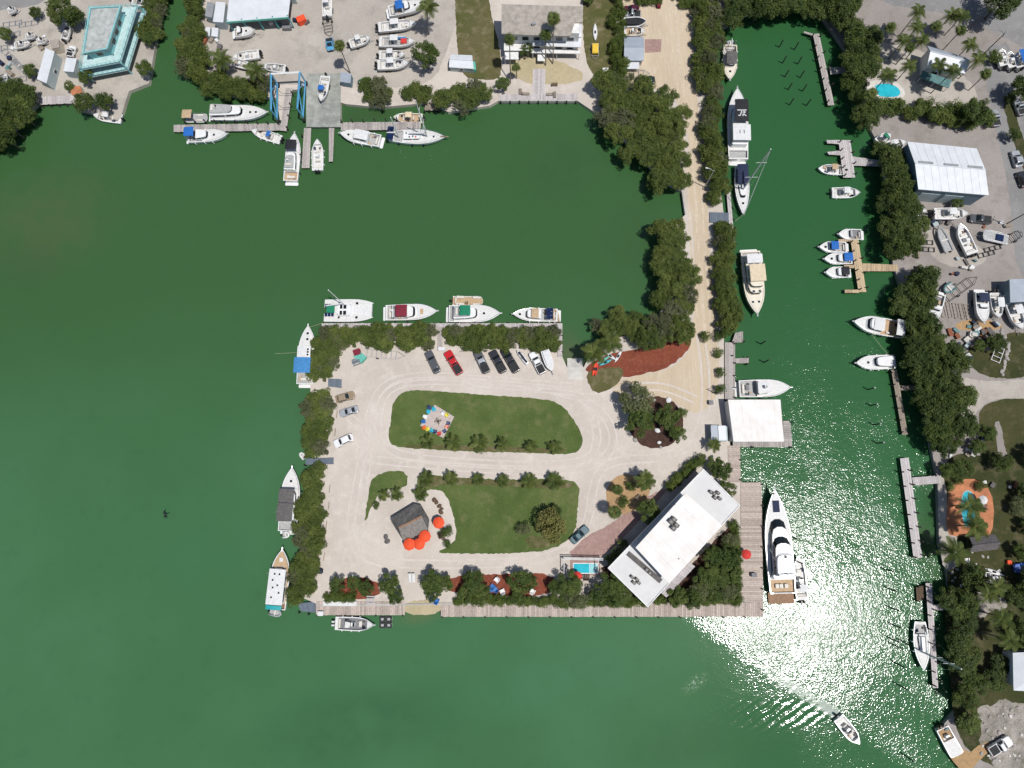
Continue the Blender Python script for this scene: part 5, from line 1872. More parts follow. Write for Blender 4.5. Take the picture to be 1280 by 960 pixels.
cruiser('white boat with dark grey cockpit cover, lowest at the tan dock', (1031, 341), (1061, 340), 2.8, 1.0, 'black_canvas', (.06, .34), name='small_cruiser', house=(.36, .62), hatches=0, h=.6, cz=2.1)
b = cruiser('white sport fishing boat with tan cockpit on the east bank', (1066, 402), (1131, 413), 4.2, 1.4, None, name='sport_fishing_boat', house=(.46, .78), hatches=0, h=1.1, rake=1.1, well=(.03, .46), floor='tan_deck')
b.canopy(.44, .64, .7, 2.8, 'white_canvas', 'hard_top', False)
b.canopy(.06, .22, .9, 3.0, 'white_canvas', 'awning')
b = cruiser('white cabin cruiser moored nose out below the sport fisher', (1069, 454), (1118, 452), 3.4, 1.2, None, house=(.06, .58), hatches=1, h=1.1, well=(.01, .06))
b = Boat('green_sailboat', 'green hulled sailboat with bare deck beside the narrow pale dock', (1154, 838), (1150, 777), 3.4, 1.1, 'hull_green', well=(.06, .26), cat='sailboat', full=.42, fine=2.2, draft=1.0, transom=.66)
b.house(.30, .66, .5, .4, h=.45, rake=.5, glass=(.2, .8), front=False)
b.mast(.62, 13, boom=4.5, cover='white_canvas')
b.rail(.3, .99, .55, 9)
b = console_boat('white power boat running out of the bay with foaming wake', (1074, 930), (1048, 897), 2.7, None, 1, .85, floor='deck_white')
b.pad(.40, .52, 0, 1.7, .9, .5, 'cockpit_grey', 'engine_cover')
b = Boat('work_barge', 'square bowed white work boat grounded at the sandy spit', (1196, 944), (1178, 910), 3.0, 1.2, well=(.02, .44), floor='cockpit_grey', full=.9, fine=6, hull='gelcoat')
b.wheel(.3, 0, None, .8, 1.0)
b.pad(.06, .14, .6, .7, .7, .6, 'junk_teal', 'locker')
b.outboards(2)
# boats on land, east bank
G4 = 'boats on stands in the east storage yard'
console_boat('white boat with orange cover against the warehouse wall', (1158, 264), (1129, 262), 2.7, 'orange_canvas', 0, .8, Y, G4, True, tt=(.2, .5))
console_boat('long white open boat with tall console before the warehouse', (1210, 267), (1168, 267), 2.9, 'white_canvas', 2, .9, Y, G4, True)
dinghy('long grey inflatable boat on the storage yard below the warehouse', (1173, 283), (1187, 314), 2.3, Y, name='inflatable_boat', group=G4)
console_boat('green bottomed boat leaning beside the long grey inflatable', (1198, 280), (1216, 317), 2.9, None, 2, .95, Y, G4, True, floor='deck_white')
b = Boat('pontoon_boat', 'grey pontoon deck boat parked at the right of the storage yard', (1228, 293), (1260, 300), 2.5, .6, 'aluminium', 'deck_grey', None, z=Y, draft=.3, full=.8, fine=5, group=G4, trailer=True)
b.rail(.05, .97, .5, 8, 'aluminium')
b.pad(.2, .5, 0, 1.6, .65, .3, 'solar_blue', 'bench')
console_boat('white boat half hidden by mangroves at the yard corner', (1163, 381), (1154, 356), 2.4, None, 1, .8, Y, G4, True)
cruiser('white cabin boat with grey cockpit beside the wooden pallets', (1164, 404), (1175, 367), 2.9, 1.1, z=Y, group=G4, trailer=True, house=(.42, .64), hatches=1, h=.7, floor='cockpit_grey', well=(.04, .42))
dinghy('round teal grey raft boat above the black trailer', (1180, 365), (1192, 356), 2.2, Y, 'junk_teal', name='raft_boat', group=G4)
cruiser('white boat with dark aft cover between pallets and pale boat', (1229, 404), (1227, 365), 2.9, 1.1, 'navy_canvas', (.06, .34), z=Y, group=G4, trailer=True, house=(.40, .6), hatches=0, h=.6, cz=1.9)
console_boat('white boat with large hard top, second from right in storage row', (1248, 398), (1244, 366), 2.6, 'white_canvas', 2, .9, Y, G4, True, tt=(.25, .62))
console_boat('green bottomed white boat with hard top at the storage yard edge', (1277, 412), (1262, 371), 3.1, 'white_canvas', 2, 1.0, Y, G4, True, tt=(.3, .56))
console_boat('white boat in front of the palms at the warehouse corner', (1132, 177), (1103, 187), 2.8, 'white_canvas', 1, .9, Y, G4, True)
console_boat('pale boat hidden in the mangroves above the warehouse corner', (1113, 168), (1097, 178), 2.5, 'green_canvas', 1, .8, Y, G4, True)
console_boat('white skiff on the garden grass below the grey pavilion', (1253, 725), (1231, 721), 2.2, None, 1, .6, Y - .4, None, True, name='skiff', floor='cockpit_grey')
G5 = 'boats on trailers beside the main road'
console_boat('white boat leftmost of three trailered boats beside the main road', (1250, 62), (1256, 82), 2.4, None, 1, .8, Y, G5, True)
console_boat('white boat in the middle of three trailered boats beside the main road', (1260, 65), (1267, 84), 2.4, None, 1, .8, Y, G5, True)
console_boat('bright blue covered boat of the three beside the main road', (1271, 66), (1277, 84), 2.4, 'blue_canvas', 1, .8, Y, G5, True, tt=(.05, .95))
b = Boat('covered_boat', 'black covered boat on the drive behind the grey garage', (808, 27), (780, 28), 2.8, .9, 'dark_paint', 'black_canvas', None, z=Y, trailer=True)
b.pad(.1, .6, 0, 1.8, .95, .4, 'black_canvas', 'cover')
b = console_boat('white boat with tan deck between garage and black boat', (806, 39), (780, 39), 2.6, None, 0, .8, Y, None, True, floor='tan_deck')
b = Boat('covered_boat', 'small white shrink wrapped boat beside the white pickup', (690, 464), (681, 438), 2.1, .8, 'gelcoat', 'white_canvas', None, z=Y, trailer=True)
b.pad(.06, .7, 0, 1.5, .85, .35, 'white_canvas', 'cover')

# ================================================================== VEHICLES


def car(label, front, rear, paint, kind='sedan', name='car', group=None, bed='bed_black', roofm=None):
    c, rz, L_ = heading(front, rear, LZ + 1.0)
    cat = {'pickup': 'pickup', 'suv': 'car', 'sedan': 'car', 'van': 'van'}[kind]
    r = thing(name, label, cat, (c.x, c.y, LZ), rz, group)
    W = {'pickup': 2.0, 'suv': 1.92, 'sedan': 1.82, 'van': 2.0}[kind]
    hood = {'pickup': 1.02, 'suv': 1.02, 'sedan': .88, 'van': 1.0}[kind]
    roof = {'pickup': 1.82, 'suv': 1.75, 'sedan': 1.45, 'van': 2.1}[kind]
    f = L_ / 2

    def ring(ins, z, x0=-f, x1=f, rad=.38):
        return [(*p, z) for p in rr(x0 + ins, x1 - ins, -W / 2 + ins * .55, W / 2 - ins * .55, rad, 4)]
    if kind == 'pickup':
        cab = (-.10 * L_, .24 * L_)
        MB().loft([ring(.1, .32), ring(0, .5), ring(0, hood - .14), ring(.07, hood - .03), ring(.18, hood)]).build('body', paint, r)
        bx0, bx1 = -f + .16, cab[0] - .12
        MB().prism(rr(bx0, bx1, -W / 2 + .16, W / 2 - .16, .06), hood - .02, hood + .035).build('bed_cover' if bed != 'bed_open' else 'bed', bed, r)
        for sg in (1, -1):
            MB().box((bx0 + bx1) / 2, sg * (W / 2 - .1), hood + .03, bx1 - bx0 + .1, .09, .08).build('bed_rail', paint, r)
    else:
        cab = (-.40 * L_, .22 * L_) if kind != 'sedan' else (-.34 * L_, .20 * L_)
        if kind == 'van':
            cab = (-.47 * L_, .33 * L_)
        MB().loft([ring(.1, .28), ring(0, .48), ring(0, hood - .16), ring(.07, hood - .04), ring(.2, hood)]).build('body', paint, r)
    wsl = {'pickup': .75, 'suv': .8, 'sedan': .85, 'van': .7}[kind]
    rsl = {'pickup': .28, 'suv': .4, 'sedan': .75, 'van': .15}[kind]
    x0, x1 = cab
    lo_ = rr(x0, x1, -W / 2 + .08, W / 2 - .08, .18, 2)
    hi_ = rr(x0 + rsl, x1 - wsl, -W / 2 + .24, W / 2 - .24, .2, 2)
    hi2 = rr(x0 + rsl + .12, x1 - wsl - .12, -W / 2 + .36, W / 2 - .36, .2, 2)
    MB().loft([[(*p, hood - .03) for p in lo_], [(*p, roof - .06) for p in hi_], [(*p, roof) for p in hi2]]).build('cabin', roofm or paint, r)

    def P(k, s_, g=.025):
        a = (1 if s_ > 0 else -1)
        return Vector((0, 0, 0))
    zb, zt_ = hood + .02, roof - .10

    def yy(k):
        return (W / 2 - .08) + ((W / 2 - .24) - (W / 2 - .08)) * k

    def xf(k):
        return x1 - wsl * k

    def xr(k):
        return x0 + rsl * k
    k0, k1 = .08, .92
    z0_, z1_ = hood - .03 + (roof - .03 - hood) * k0, hood - .03 + (roof - .03 - hood) * k1
    MB().quad((xf(k0) + .03, -yy(k0) + .2, z0_), (xf(k0) + .03, yy(k0) - .2, z0_), (xf(k1) + .03, yy(k1) - .2, z1_), (xf(k1) + .03, -yy(k1) + .2, z1_)).build('windscreen', 'window_glass', r)
    MB().quad((xr(k0) - .03, -yy(k0) + .2, z0_), (xr(k0) - .03, yy(k0) - .2, z0_), (xr(k1) - .03, yy(k1) - .2, z1_), (xr(k1) - .03, -yy(k1) + .2, z1_)).build('rear_window', 'window_glass', r)
    for sg in (1, -1):
        for u, v in ((.10, .48), (.53, .90)):
            q0 = xr(k0) + (xf(k0) - xr(k0)) * u
            q1 = xr(k0) + (xf(k0) - xr(k0)) * v
            q2 = xr(k1) + (xf(k1) - xr(k1)) * v
            q3 = xr(k1) + (xf(k1) - xr(k1)) * u
            MB().quad((q0, sg * (yy(k0) + .02), z0_), (q1, sg * (yy(k0) + .02), z0_), (q2, sg * (yy(k1) + .02), z1_), (q3, sg * (yy(k1) + .02), z1_)).build('side_window', 'window_glass', r)
        MB().box(f - .06, sg * (W / 2 - .38), hood - .28, .16, .36, .16).build('headlight', 'lamp_clear', r)
        MB().box(-f + .05, sg * (W / 2 - .22), hood - .22, .14, .2, .22).build('taillight', 'lamp_red', r)
        MB().box(x1 - .35, sg * (W / 2 + .08), hood + .08, .16, .2, .16).build('mirror', paint, r)
        for x in (-.30 * L_, .31 * L_):
            a = [2 * math.pi * i / 14 for i in range(14)]
            w_ = MB().loft([[(x + .36 * math.cos(t), sg * (W / 2 - .24), .36 + .36 * math.sin(t)) for t in a], [(x + .36 * math.cos(t), sg * (W / 2 + .01), .36 + .36 * math.sin(t)) for t in a]]).build('wheel', 'tyre', r)
            MB().loft([[(x + .2 * math.cos(t), sg * (W / 2 + .0), .36 + .2 * math.sin(t)) for t in a], [(x + .2 * math.cos(t), sg * (W / 2 + .025), .36 + .2 * math.sin(t)) for t in a]]).build('rim', 'aluminium', w_)
    MB().box(f - .02, 0, .52, .18, W - .5, .2).build('front_bumper', 'bed_black' if kind == 'pickup' else paint, r)
    MB().box(-f + .02, 0, .52, .18, W - .5, .2).build('rear_bumper', 'bed_black' if kind == 'pickup' else paint, r)
    return r


C1 = 'vehicles parked under the north hedge'
car('dark grey estate car, leftmost under the north hedge', (534.5, 439), (547, 465.5), 'grey_paint', 'suv', 'estate_car', C1)
car('bright red pickup with black bed cover under the north hedge', (558.5, 439), (575, 467), 'red_paint', 'pickup', 'pickup_truck', C1)
car('silver grey pickup with pale cab roof right of the red one', (596, 439), (608.5, 465.5), 'grey_paint', 'pickup', 'pickup_truck', C1, roofm='silver_paint')
car('black pickup beside the silver grey one under the north hedge', (615, 438.5), (629.5, 465), 'dark_paint', 'pickup', 'pickup_truck', C1)
car('longest black pickup with open bed beside the white jet ski', (629.5, 436), (646, 464.5), 'dark_paint', 'pickup', 'pickup_truck', C1)
car('white pickup with black bed cover beside shrink wrapped boat', (665, 440), (678.5, 466.5), 'white_paint', 'pickup', 'pickup_truck', C1)
C2 = 'cars parked along the west hedge'
car('tan square car parked at the west hedge, uppermost of three', (442.5, 493), (419.5, 499.5), 'tan_paint', 'suv', 'off_road_car', C2)
car('silver saloon parked between the tan car and the white car', (424, 517.5), (447, 510.5), 'silver_paint', 'sedan', 'saloon_car', C2)
car('white car with dark windows, lowest of three at the west hedge', (417.5, 556), (440.5, 545.5), 'white_paint', 'suv', 'hatchback_car', C2)
car('dark teal saloon parked at the lawn corner near the pool', (734.5, 659.5), (714.5, 677.5), 'teal_paint', 'sedan', 'saloon_car')
car('silver pickup parked beside the hedge at the top of the drive', (780, 16), (801, 17), 'silver_paint', 'pickup', 'pickup_truck')
car('maroon car squeezed between hedge and silver pickup', (780, 11), (799, 11.5), 'maroon_paint', 'suv', 'hatchback_car')
car('dark green car half hidden by mangroves on the drive', (796, 102), (819, 99), 'dark_green_paint', 'suv', 'hatchback_car')
car('white van beside the box trailer and the teal house', (91, 57), (86, 70), 'white_paint', 'pickup', 'pickup_truck')
car('silver pickup driving up the side street by the hedge', (1242, 137), (1247, 157), 'silver_paint', 'pickup', 'pickup_truck', 'vehicles on the side street')
car('pale green pickup parked across the grass verge', (1272, 124), (1279, 143), 'silver_paint', 'pickup', 'pickup_truck', 'vehicles on the side street')
car('silver car parked beside the street, upper of two near the warehouse', (1269, 188), (1275, 208), 'silver_paint', 'suv', 'hatchback_car', 'vehicles on the side street')
car('dark car parked beside the street, lower of two near the warehouse', (1276, 214), (1283, 233), 'dark_paint', 'suv', 'hatchback_car', 'vehicles on the side street')
car('grey pickup parked right of the long white open boat', (1213, 272), (1240, 275), 'grey_paint', 'pickup', 'pickup_truck')
car('blue car at the right edge among the garden trees', (1269, 711), (1292, 708), 'blue_paint', 'suv', 'hatchback_car')
car('dark flatbed truck with white cab at the lower right', (1264, 925), (1238, 941), 'white_paint', 'pickup', 'flatbed_truck')
car('blue tractor truck hitched to the long yard trailer', (413, 62), (411, 47), 'lift_blue', 'pickup', 'tractor_truck')

# ================================================================== PLANTS
rnd = random.Random(5)


def rdir(r=rnd, up=None):
    while True:
        v = Vector((r.uniform(-1, 1), r.uniform(-1, 1), r.uniform(-1, 1)))
        if .05 < v.length < 1:
            v.normalize()
            if up is None or v.z > up:
                return v


def leaf_crown(name, m, rx, rz, zc, lobes, lr, nleaf, ls, seed, low=-.25, hang=0.0):
    """crown of real leaf blades: lobes spread over an ellipsoid, blades on and in each lobe"""
    r = random.Random(seed)
    mb = MB()
    cs = []
    for i in range(lobes):
        d = rdir(r, low)
        k = r.uniform(.45, .86)
        cs.append((Vector((d.x * rx * k, d.y * rx * k, zc + d.z * rz * k)), lr * r.uniform(.7, 1.25)))
    cs.append((Vector((0, 0, zc)), lr * 1.3))
    for i in range(nleaf):
        c, k = cs[r.randrange(len(cs))]
        d = rdir(r)
        p = c + d * k * r.uniform(.55, 1.08)
        p.z -= hang * r.random()
        if p.z < .15:
            continue
        nrm = (d * .8 + rdir(r) * .7 + Vector((0, 0, .8))).normalized()
        u = nrm.cross(rdir(r)).normalized()
        v = nrm.cross(u)
        a = ls * r.uniform(.6, 1.3)
        b = a * r.uniform(.32, .55)
        tip = p + u * a * .5 - nrm * a * .12
        mb.add([p - u * a * .5, p + v * b * .5, tip, p - v * b * .5], [(0, 1, 2, 3)])
    return mb.mesh(name, m)


def trunk_mesh(name, h, r, limbs, seed, spread=.8, m='bark'):
    q_ = random.Random(seed)
    mb = MB()
    top = Vector((q_.uniform(-.2, .2), q_.uniform(-.2, .2), h * .55))
    mb.tube([(0, 0, -.1), (top.x * .4, top.y * .4, h * .3), top], r, 7, r * .65)
    for i in range(limbs):
        a = 2 * math.pi * i / limbs + q_.uniform(-.4, .4)
        e = Vector((math.cos(a) * spread * h * .5, math.sin(a) * spread * h * .5, h * q_.uniform(.75, 1.0)))
        mid = top.lerp(e, .5) + Vector((0, 0, -.05 * h))
        mb.tube([top - Vector((0, 0, .1)), mid, e], r * .5, 5, r * .16)
    return mb.mesh(name, m)


KINDS = {}


def kind(key, n, m, rx, rz, zc, lobes, lr, nleaf, ls, th, tr, limbs, low=-.25, hang=0.0):
    KINDS[key] = [(leaf_crown('crown', m, rx, rz, zc, lobes, lr, nleaf, ls, 100 * len(KINDS) + i, low, hang), trunk_mesh('trunk', th, tr, limbs, 50 * len(KINDS) + i)) for i in range(n)]


kind('mangrove', 4, 'leaf_mangrove', 2.6, 1.5, 2.0, 34, .68, 3600, .36, 3.0, .14, 6)
kind('mangrove_tall', 4, 'leaf_mangrove', 3.6, 2.2, 4.2, 44, .78, 5600, .40, 6.0, .22, 6)
kind('dark_tree', 4, 'leaf_dark', 3.4, 2.3, 4.2, 42, .78, 5000, .40, 6.0, .22, 6)
kind('hedge', 3, 'leaf_hedge', 1.6, 1.0, 1.2, 12, .7, 1700, .30, 1.6, .08, 5)
kind('tree', 4, 'leaf_tree', 3.0, 2.0, 3.6, 34, .72, 4200, .36, 5.0, .18, 6)
kind('pale_tree', 2, 'leaf_pale', 3.2, 2.2, 3.4, 18, 1.1, 3300, .40, 5.0, .18, 6)
kind('willow', 1, 'leaf_willow', 2.9, 2.4, 3.8, 20, 1.0, 4200, .42, 5.5, .2, 6, -.5, 1.2)
kind('shrub', 3, 'leaf_tree', 1.05, .8, .95, 9, .55, 1000, .24, 1.1, .06, 4)
kind('flower_shrub', 2, 'leaf_flower', 1.0, .7, .85, 9, .5, 900, .24, 1.0, .06, 4)


kind('mangrove_alt', 2, 'leaf_grey', 2.6, 1.5, 2.0, 30, .62, 2600, .34, 3.2, .14, 7)
kind('mangrove_tall_alt', 2, 'leaf_grey', 3.6, 2.2, 4.2, 38, .70, 3800, .38, 6.4, .22, 8)
kind('hedge_alt', 2, 'leaf_mangrove', 1.6, 1.0, 1.2, 14, .6, 1700, .28, 1.6, .08, 5)
ALT = {'mangrove': 'mangrove_alt', 'mangrove_tall': 'mangrove_tall_alt', 'dark_tree': 'tree', 'tree': 'pale_tree', 'hedge': 'hedge_alt'}


def plant(key, px, label, cat='tree', name='tree', rad=None, z=LZ, group=None, top=True, hs=1.0):
    """rad: crown radius in metres; px is the crown centre seen in the photo"""
    base = {'mangrove': 2.9, 'mangrove_tall': 4.0, 'dark_tree': 3.8, 'hedge': 1.8, 'tree': 3.3, 'pale_tree': 3.5, 'willow': 3.2, 'shrub': 1.25, 'flower_shrub': 1.2}[key]
    zc = {'mangrove': 2.0, 'mangrove_tall': 4.4, 'dark_tree': 4.4, 'hedge': 1.2, 'tree': 3.8, 'pale_tree': 3.6, 'willow': 4, 'shrub': 1, 'flower_shrub': .9}[key]
    k = (rad / base) if rad else 1.0
    g = G(*px, z + zc * k * hs)
    cr, tr = rnd.choice(KINDS[key])
    r = thing(name, label, cat, (g.x, g.y, z), rnd.uniform(0, 6.28), group)
    r.scale = (k, k, k * hs)
    obj('crown', cr, r)
    obj('trunk', tr, r)
    return r


def fill(key, poly, step, label, group, cat='tree', name='mangrove_tree', rad=(2.6, 3.4), z=.4, jit=.35, hs=(.85, 1.2)):
    P_ = gp(poly, 1.5)
    xs, ys = [p[0] for p in P_], [p[1] for p in P_]
    y = min(ys)
    i = 0
    n = 0
    inv = q.inverted()
    while y <= max(ys):
        x = min(xs) + (step / 2 if i % 2 else 0)
        while x <= max(xs):
            X_, Y_ = x + rnd.uniform(-jit, jit) * step, y + rnd.uniform(-jit, jit) * step
            if inside(X_, Y_, P_):
                cr, tr = rnd.choice(KINDS[ALT[key] if rnd.random() < .17 else key])
                base = {'mangrove': 2.9, 'mangrove_tall': 4.0, 'dark_tree': 3.8, 'hedge': 1.8, 'tree': 3.3, 'shrub': 1.25}[key]
                k = rnd.uniform(*rad) / base
                r = thing(name, label, cat, (X_, Y_, z), rnd.uniform(0, 6.28), group)
                r.scale = (k, k, k * rnd.uniform(*hs))
                obj('crown', cr, r)
                obj('trunk', tr, r)
                n += 1
            x += step
        y += step * .87
        i += 1
    return n


def hedge_row(a, b, step, label, rad=(1.2, 1.6), key='hedge', z=LZ, hs=(.95, 1.25)):
    A_, B_ = G(*a, z + 1), G(*b, z + 1)
    n_ = max(2, int((B_ - A_).length / step))
    for i in range(n_ + 1):
        p = A_.lerp(B_, i / n_) + Vector((rnd.uniform(-.3, .3), rnd.uniform(-.3, .3), 0))
        cr, tr = rnd.choice(KINDS[key])
        k = rnd.uniform(*rad) / 1.8
        r = thing('hedge_bush', label, 'bush', (p.x, p.y, z), rnd.uniform(0, 6.28), label)
        r.scale = (k, k, k * rnd.uniform(*hs))
        obj('crown', cr, r)
        obj('trunk', tr, r)


def mass(key, poly, step, what, name='mangrove_tree', cat='tree', **kw):
    return fill(key, poly, step, what, what, cat, name, **kw)


# --- mangrove belts
mass('mangrove', [(408, 411), (541, 411), (541, 432), (430, 433), (424, 430), (408, 426)], 1.95, 'mangrove bush in the hedge behind the catamaran and maroon canopied boat', 'mangrove_bush', 'bush', rad=(2.0, 2.6))
mass('mangrove', [(560, 411), (697, 409), (697, 434), (560, 432)], 1.95, 'mangrove bush in the hedge above the parked pickups', 'mangrove_bush', 'bush', rad=(2.0, 2.7))
mass('mangrove', [(394, 428), (424, 430), (424, 440), (412, 470), (408, 478), (390, 478), (389, 450)], 2.05, 'mangrove bush in the west hedge beside the blue canopied yacht', 'mangrove_bush', 'bush', rad=(2.2, 2.8))
mass('mangrove', [(388, 490), (412, 488), (411, 530), (409, 562), (386, 565), (385, 520)], 2.05, 'mangrove bush in the west hedge beside the three parked cars', 'mangrove_bush', 'bush', rad=(2.3, 2.9))
mass('mangrove', [(383, 586), (404, 586), (402, 640), (397, 690), (392, 745), (370, 744), (374, 690), (379, 640)], 2.05, 'mangrove bush in the long west hedge below the blue gangway', 'mangrove_bush', 'bush', rad=(2.3, 2.9))
mass('mangrove_tall', [(735, 108), (770, 112), (845, 120), (850, 160), (852, 215), (846, 252), (820, 240), (785, 200), (758, 165)], 3.3, 'tall mangrove in the big grove between bay and sand drive', rad=(3.2, 4.2))
mass('mangrove_tall', [(822, 288), (856, 286), (860, 330), (862, 395), (850, 425), (800, 432), (775, 425), (790, 408), (815, 395), (826, 350)], 3.2, 'tall mangrove in the grove beside the red mulch bed', rad=(3.0, 3.9))
mass('mangrove', [(868, -20), (900, -20), (894, 40), (893, 110), (897, 200), (906, 258), (892, 258), (882, 200), (874, 110), (868, 40)], 2.2, 'mangrove in the belt between sand drive and upper canal', rad=(2.4, 3.2), hs=(1.0, 1.5))
mass('mangrove', [(896, 284), (908, 283), (915, 330), (918, 400), (906, 410), (897, 400), (895, 340)], 2.1, 'mangrove in the belt beside the cream trawler yacht', rad=(2.3, 3.0), hs=(1.0, 1.4))
mass('dark_tree', [(915, -30), (1075, -30), (1072, 25), (1040, 34), (1020, 28), (1000, 26), (920, 32), (905, 36)], 3.5, 'dark tree in the thicket closing the head of the canal', 'canal_head_tree', rad=(3.4, 4.6))
mass('dark_tree', [(1050, 32), (1070, 28), (1092, 90), (1078, 120), (1088, 160), (1068, 158), (1056, 110)], 3.0, 'dark tree behind the dock at the canal head', 'bank_tree', rad=(2.8, 3.9))
mass('dark_tree', [(1090, 178), (1112, 195), (1130, 250), (1135, 300), (1134, 326), (1108, 324), (1098, 250)], 2.9, 'dark tree on the east bank beside the warehouse', 'bank_tree', rad=(2.8, 3.8))
mass('dark_tree', [(1112, 344), (1144, 346), (1160, 400), (1178, 440), (1200, 490), (1196, 530), (1180, 560), (1156, 562), (1144, 510), (1130, 440), (1118, 385)], 3.2, 'dark tree on the east bank below the storage yard', 'bank_tree', rad=(2.8, 4.0))
mass('dark_tree', [(-60, 112), (20, 112), (46, 122), (40, 160), (18, 185), (-20, 200), (-60, 205)], 3.2, 'dark mangrove on the left shore below the far left yard', rad=(3.0, 4.2))
mass('mangrove', [(190, -30), (216, -30), (210, 10), (200, 40), (190, 60), (182, 40)], 2.5, 'mangrove on the west bank of the narrow creek', rad=(2.2, 3.2))
mass('mangrove', [(243, -10), (254, 10), (250, 50), (258, 90), (290, 105), (345, 108), (348, 122), (280, 124), (250, 112), (230, 95), (228, 55)], 2.5, 'mangrove between the narrow creek and the boatyard sand', rad=(2.2, 3.3), hs=(1.0, 1.5))
mass('mangrove', [(446, 108), (470, 104), (492, 112), (492, 128), (455, 128)], 2.3, 'bushy mangrove at the boatyard shore behind the ketch, left clump', 'mangrove_bush', 'bush', rad=(2.4, 3.0))
mass('mangrove', [(502, 112), (534, 112), (534, 124), (504, 126)], 2.3, 'bushy mangrove at the boatyard shore behind the ketch, right clump', 'mangrove_bush', 'bush', rad=(2.2, 2.8))
mass('mangrove_tall', [(552, 112), (600, 112), (606, 126), (580, 138), (552, 132)], 3.0, 'dense mangrove tree below the double shed by the bay', rad=(3.0, 3.8), hs=(.75, .95))
mass('mangrove_tall', [(738, 399), (768, 393), (802, 402), (802, 424), (772, 424), (745, 418)], 2.7, 'greyish mangrove at the bay beside the boat ramp', rad=(2.4, 3.0), hs=(.8, 1.0))
# --- right bank gardens
mass('dark_tree', [(1186, 722), (1215, 712), (1218, 740), (1204, 800), (1218, 830), (1212, 880), (1200, 890), (1190, 850), (1186, 780), (1180, 750)], 3.5, 'dark tree in the shore thicket beside the green sailboat', 'thicket_tree', rad=(2.6, 3.8), hs=(.7, 1.1))
mass('dark_tree', [(1240, 560), (1300, 560), (1300, 600), (1262, 600), (1240, 580)], 5.0, 'dark tree behind the terracotta pool garden', 'garden_tree', rad=(2.4, 3.4))
mass('dark_tree', [(1254, 690), (1300, 720), (1300, 810), (1258, 800), (1265, 750), (1250, 720)], 5.4, 'dark tree above the corner house', 'garden_tree', rad=(2.4, 3.6))
mass('dark_tree', [(1225, 800), (1262, 800), (1262, 850), (1225, 850)], 5.6, 'dark tree beside the corner house', 'garden_tree', rad=(2.4, 3.4), hs=(.7, 1.0))
mass('tree', [(1262, 600), (1300, 600), (1300, 690), (1264, 690)], 5.6, 'garden tree right of the terracotta pool terrace', 'garden_tree', rad=(2.2, 3.2))
mass('tree', [(1200, 520), (1232, 518), (1240, 562), (1196, 562)], 4.6, 'tree between the vacant grass and the east bank', 'garden_tree', rad=(2.2, 3.2))
mass('tree', [(1196, 872), (1210, 870), (1222, 905), (1210, 914)], 3.6, 'tree on the shore behind the square work boat', 'shore_tree', rad=(2.0, 3.0), hs=(.7, 1.0))
mass('hedge', [(1094, 128), (1180, 138), (1236, 148), (1232, 160), (1160, 152), (1092, 142)], 2.3, 'yellow green bush in the hedge above the warehouse', 'hedge_bush', 'bush', rad=(2.0, 2.7), z=LZ)
mass('hedge', [(764, -20), (778, -20), (780, 95), (768, 95)], 2.0, 'hedge bush in the clipped row left of the grey garage', 'hedge_bush', 'bush', rad=(1.5, 1.9), z=LZ, hs=(1.2, 1.7))
mass('tree', [(735, -25), (765, -25), (765, 4), (735, 4)], 3.4, 'tree at the top edge behind the flat roofed house', 'yard_tree', rad=(1.9, 2.7))
mass('hedge', [(780, -15), (826, -15), (826, 4), (780, 4)], 2.2, 'hedge bush across the top of the sand drive', 'hedge_bush', 'bush', rad=(1.4, 1.8), z=LZ)
mass('hedge', [(843, -12), (862, -10), (868, 16), (858, 12), (848, 6)], 2.4, 'bush in the small bed beside the top of the sand drive', 'bed_bush', 'bush', rad=(1.2, 1.8), z=LZ)
# --- clubhouse garden
mass('tree', [(828, 748), (846, 735), (880, 700), (905, 672), (920, 662), (921, 742), (905, 748)], 2.6, 'garden tree between clubhouse and east boardwalk', 'garden_tree', rad=(1.9, 2.8), z=LZ)
hedge_row((918, 656), (921, 748), 1.25, 'clipped bush edging the east boardwalk')
hedge_row((824, 751), (920, 749), 1.25, 'clipped bush edging the boardwalk below the clubhouse garden')
hedge_row((748, 752), (806, 753), 1.25, 'clipped bush edging the boardwalk below the clubhouse corner')
hedge_row((840, 606), (874, 574), 1.1, 'clipped bush in the hedge along the clubhouse front', (1.4, 1.7), hs=(1.1, 1.4))
hedge_row((572, 750), (658, 751), 1.25, 'clipped bush edging the middle of the boardwalk')
hedge_row((667, 752), (745, 753), 1.25, 'clipped bush edging the boardwalk below the plunge pool')
hedge_row((408, 746), (438, 746), 1.3, 'clipped bush edging the plank landing')
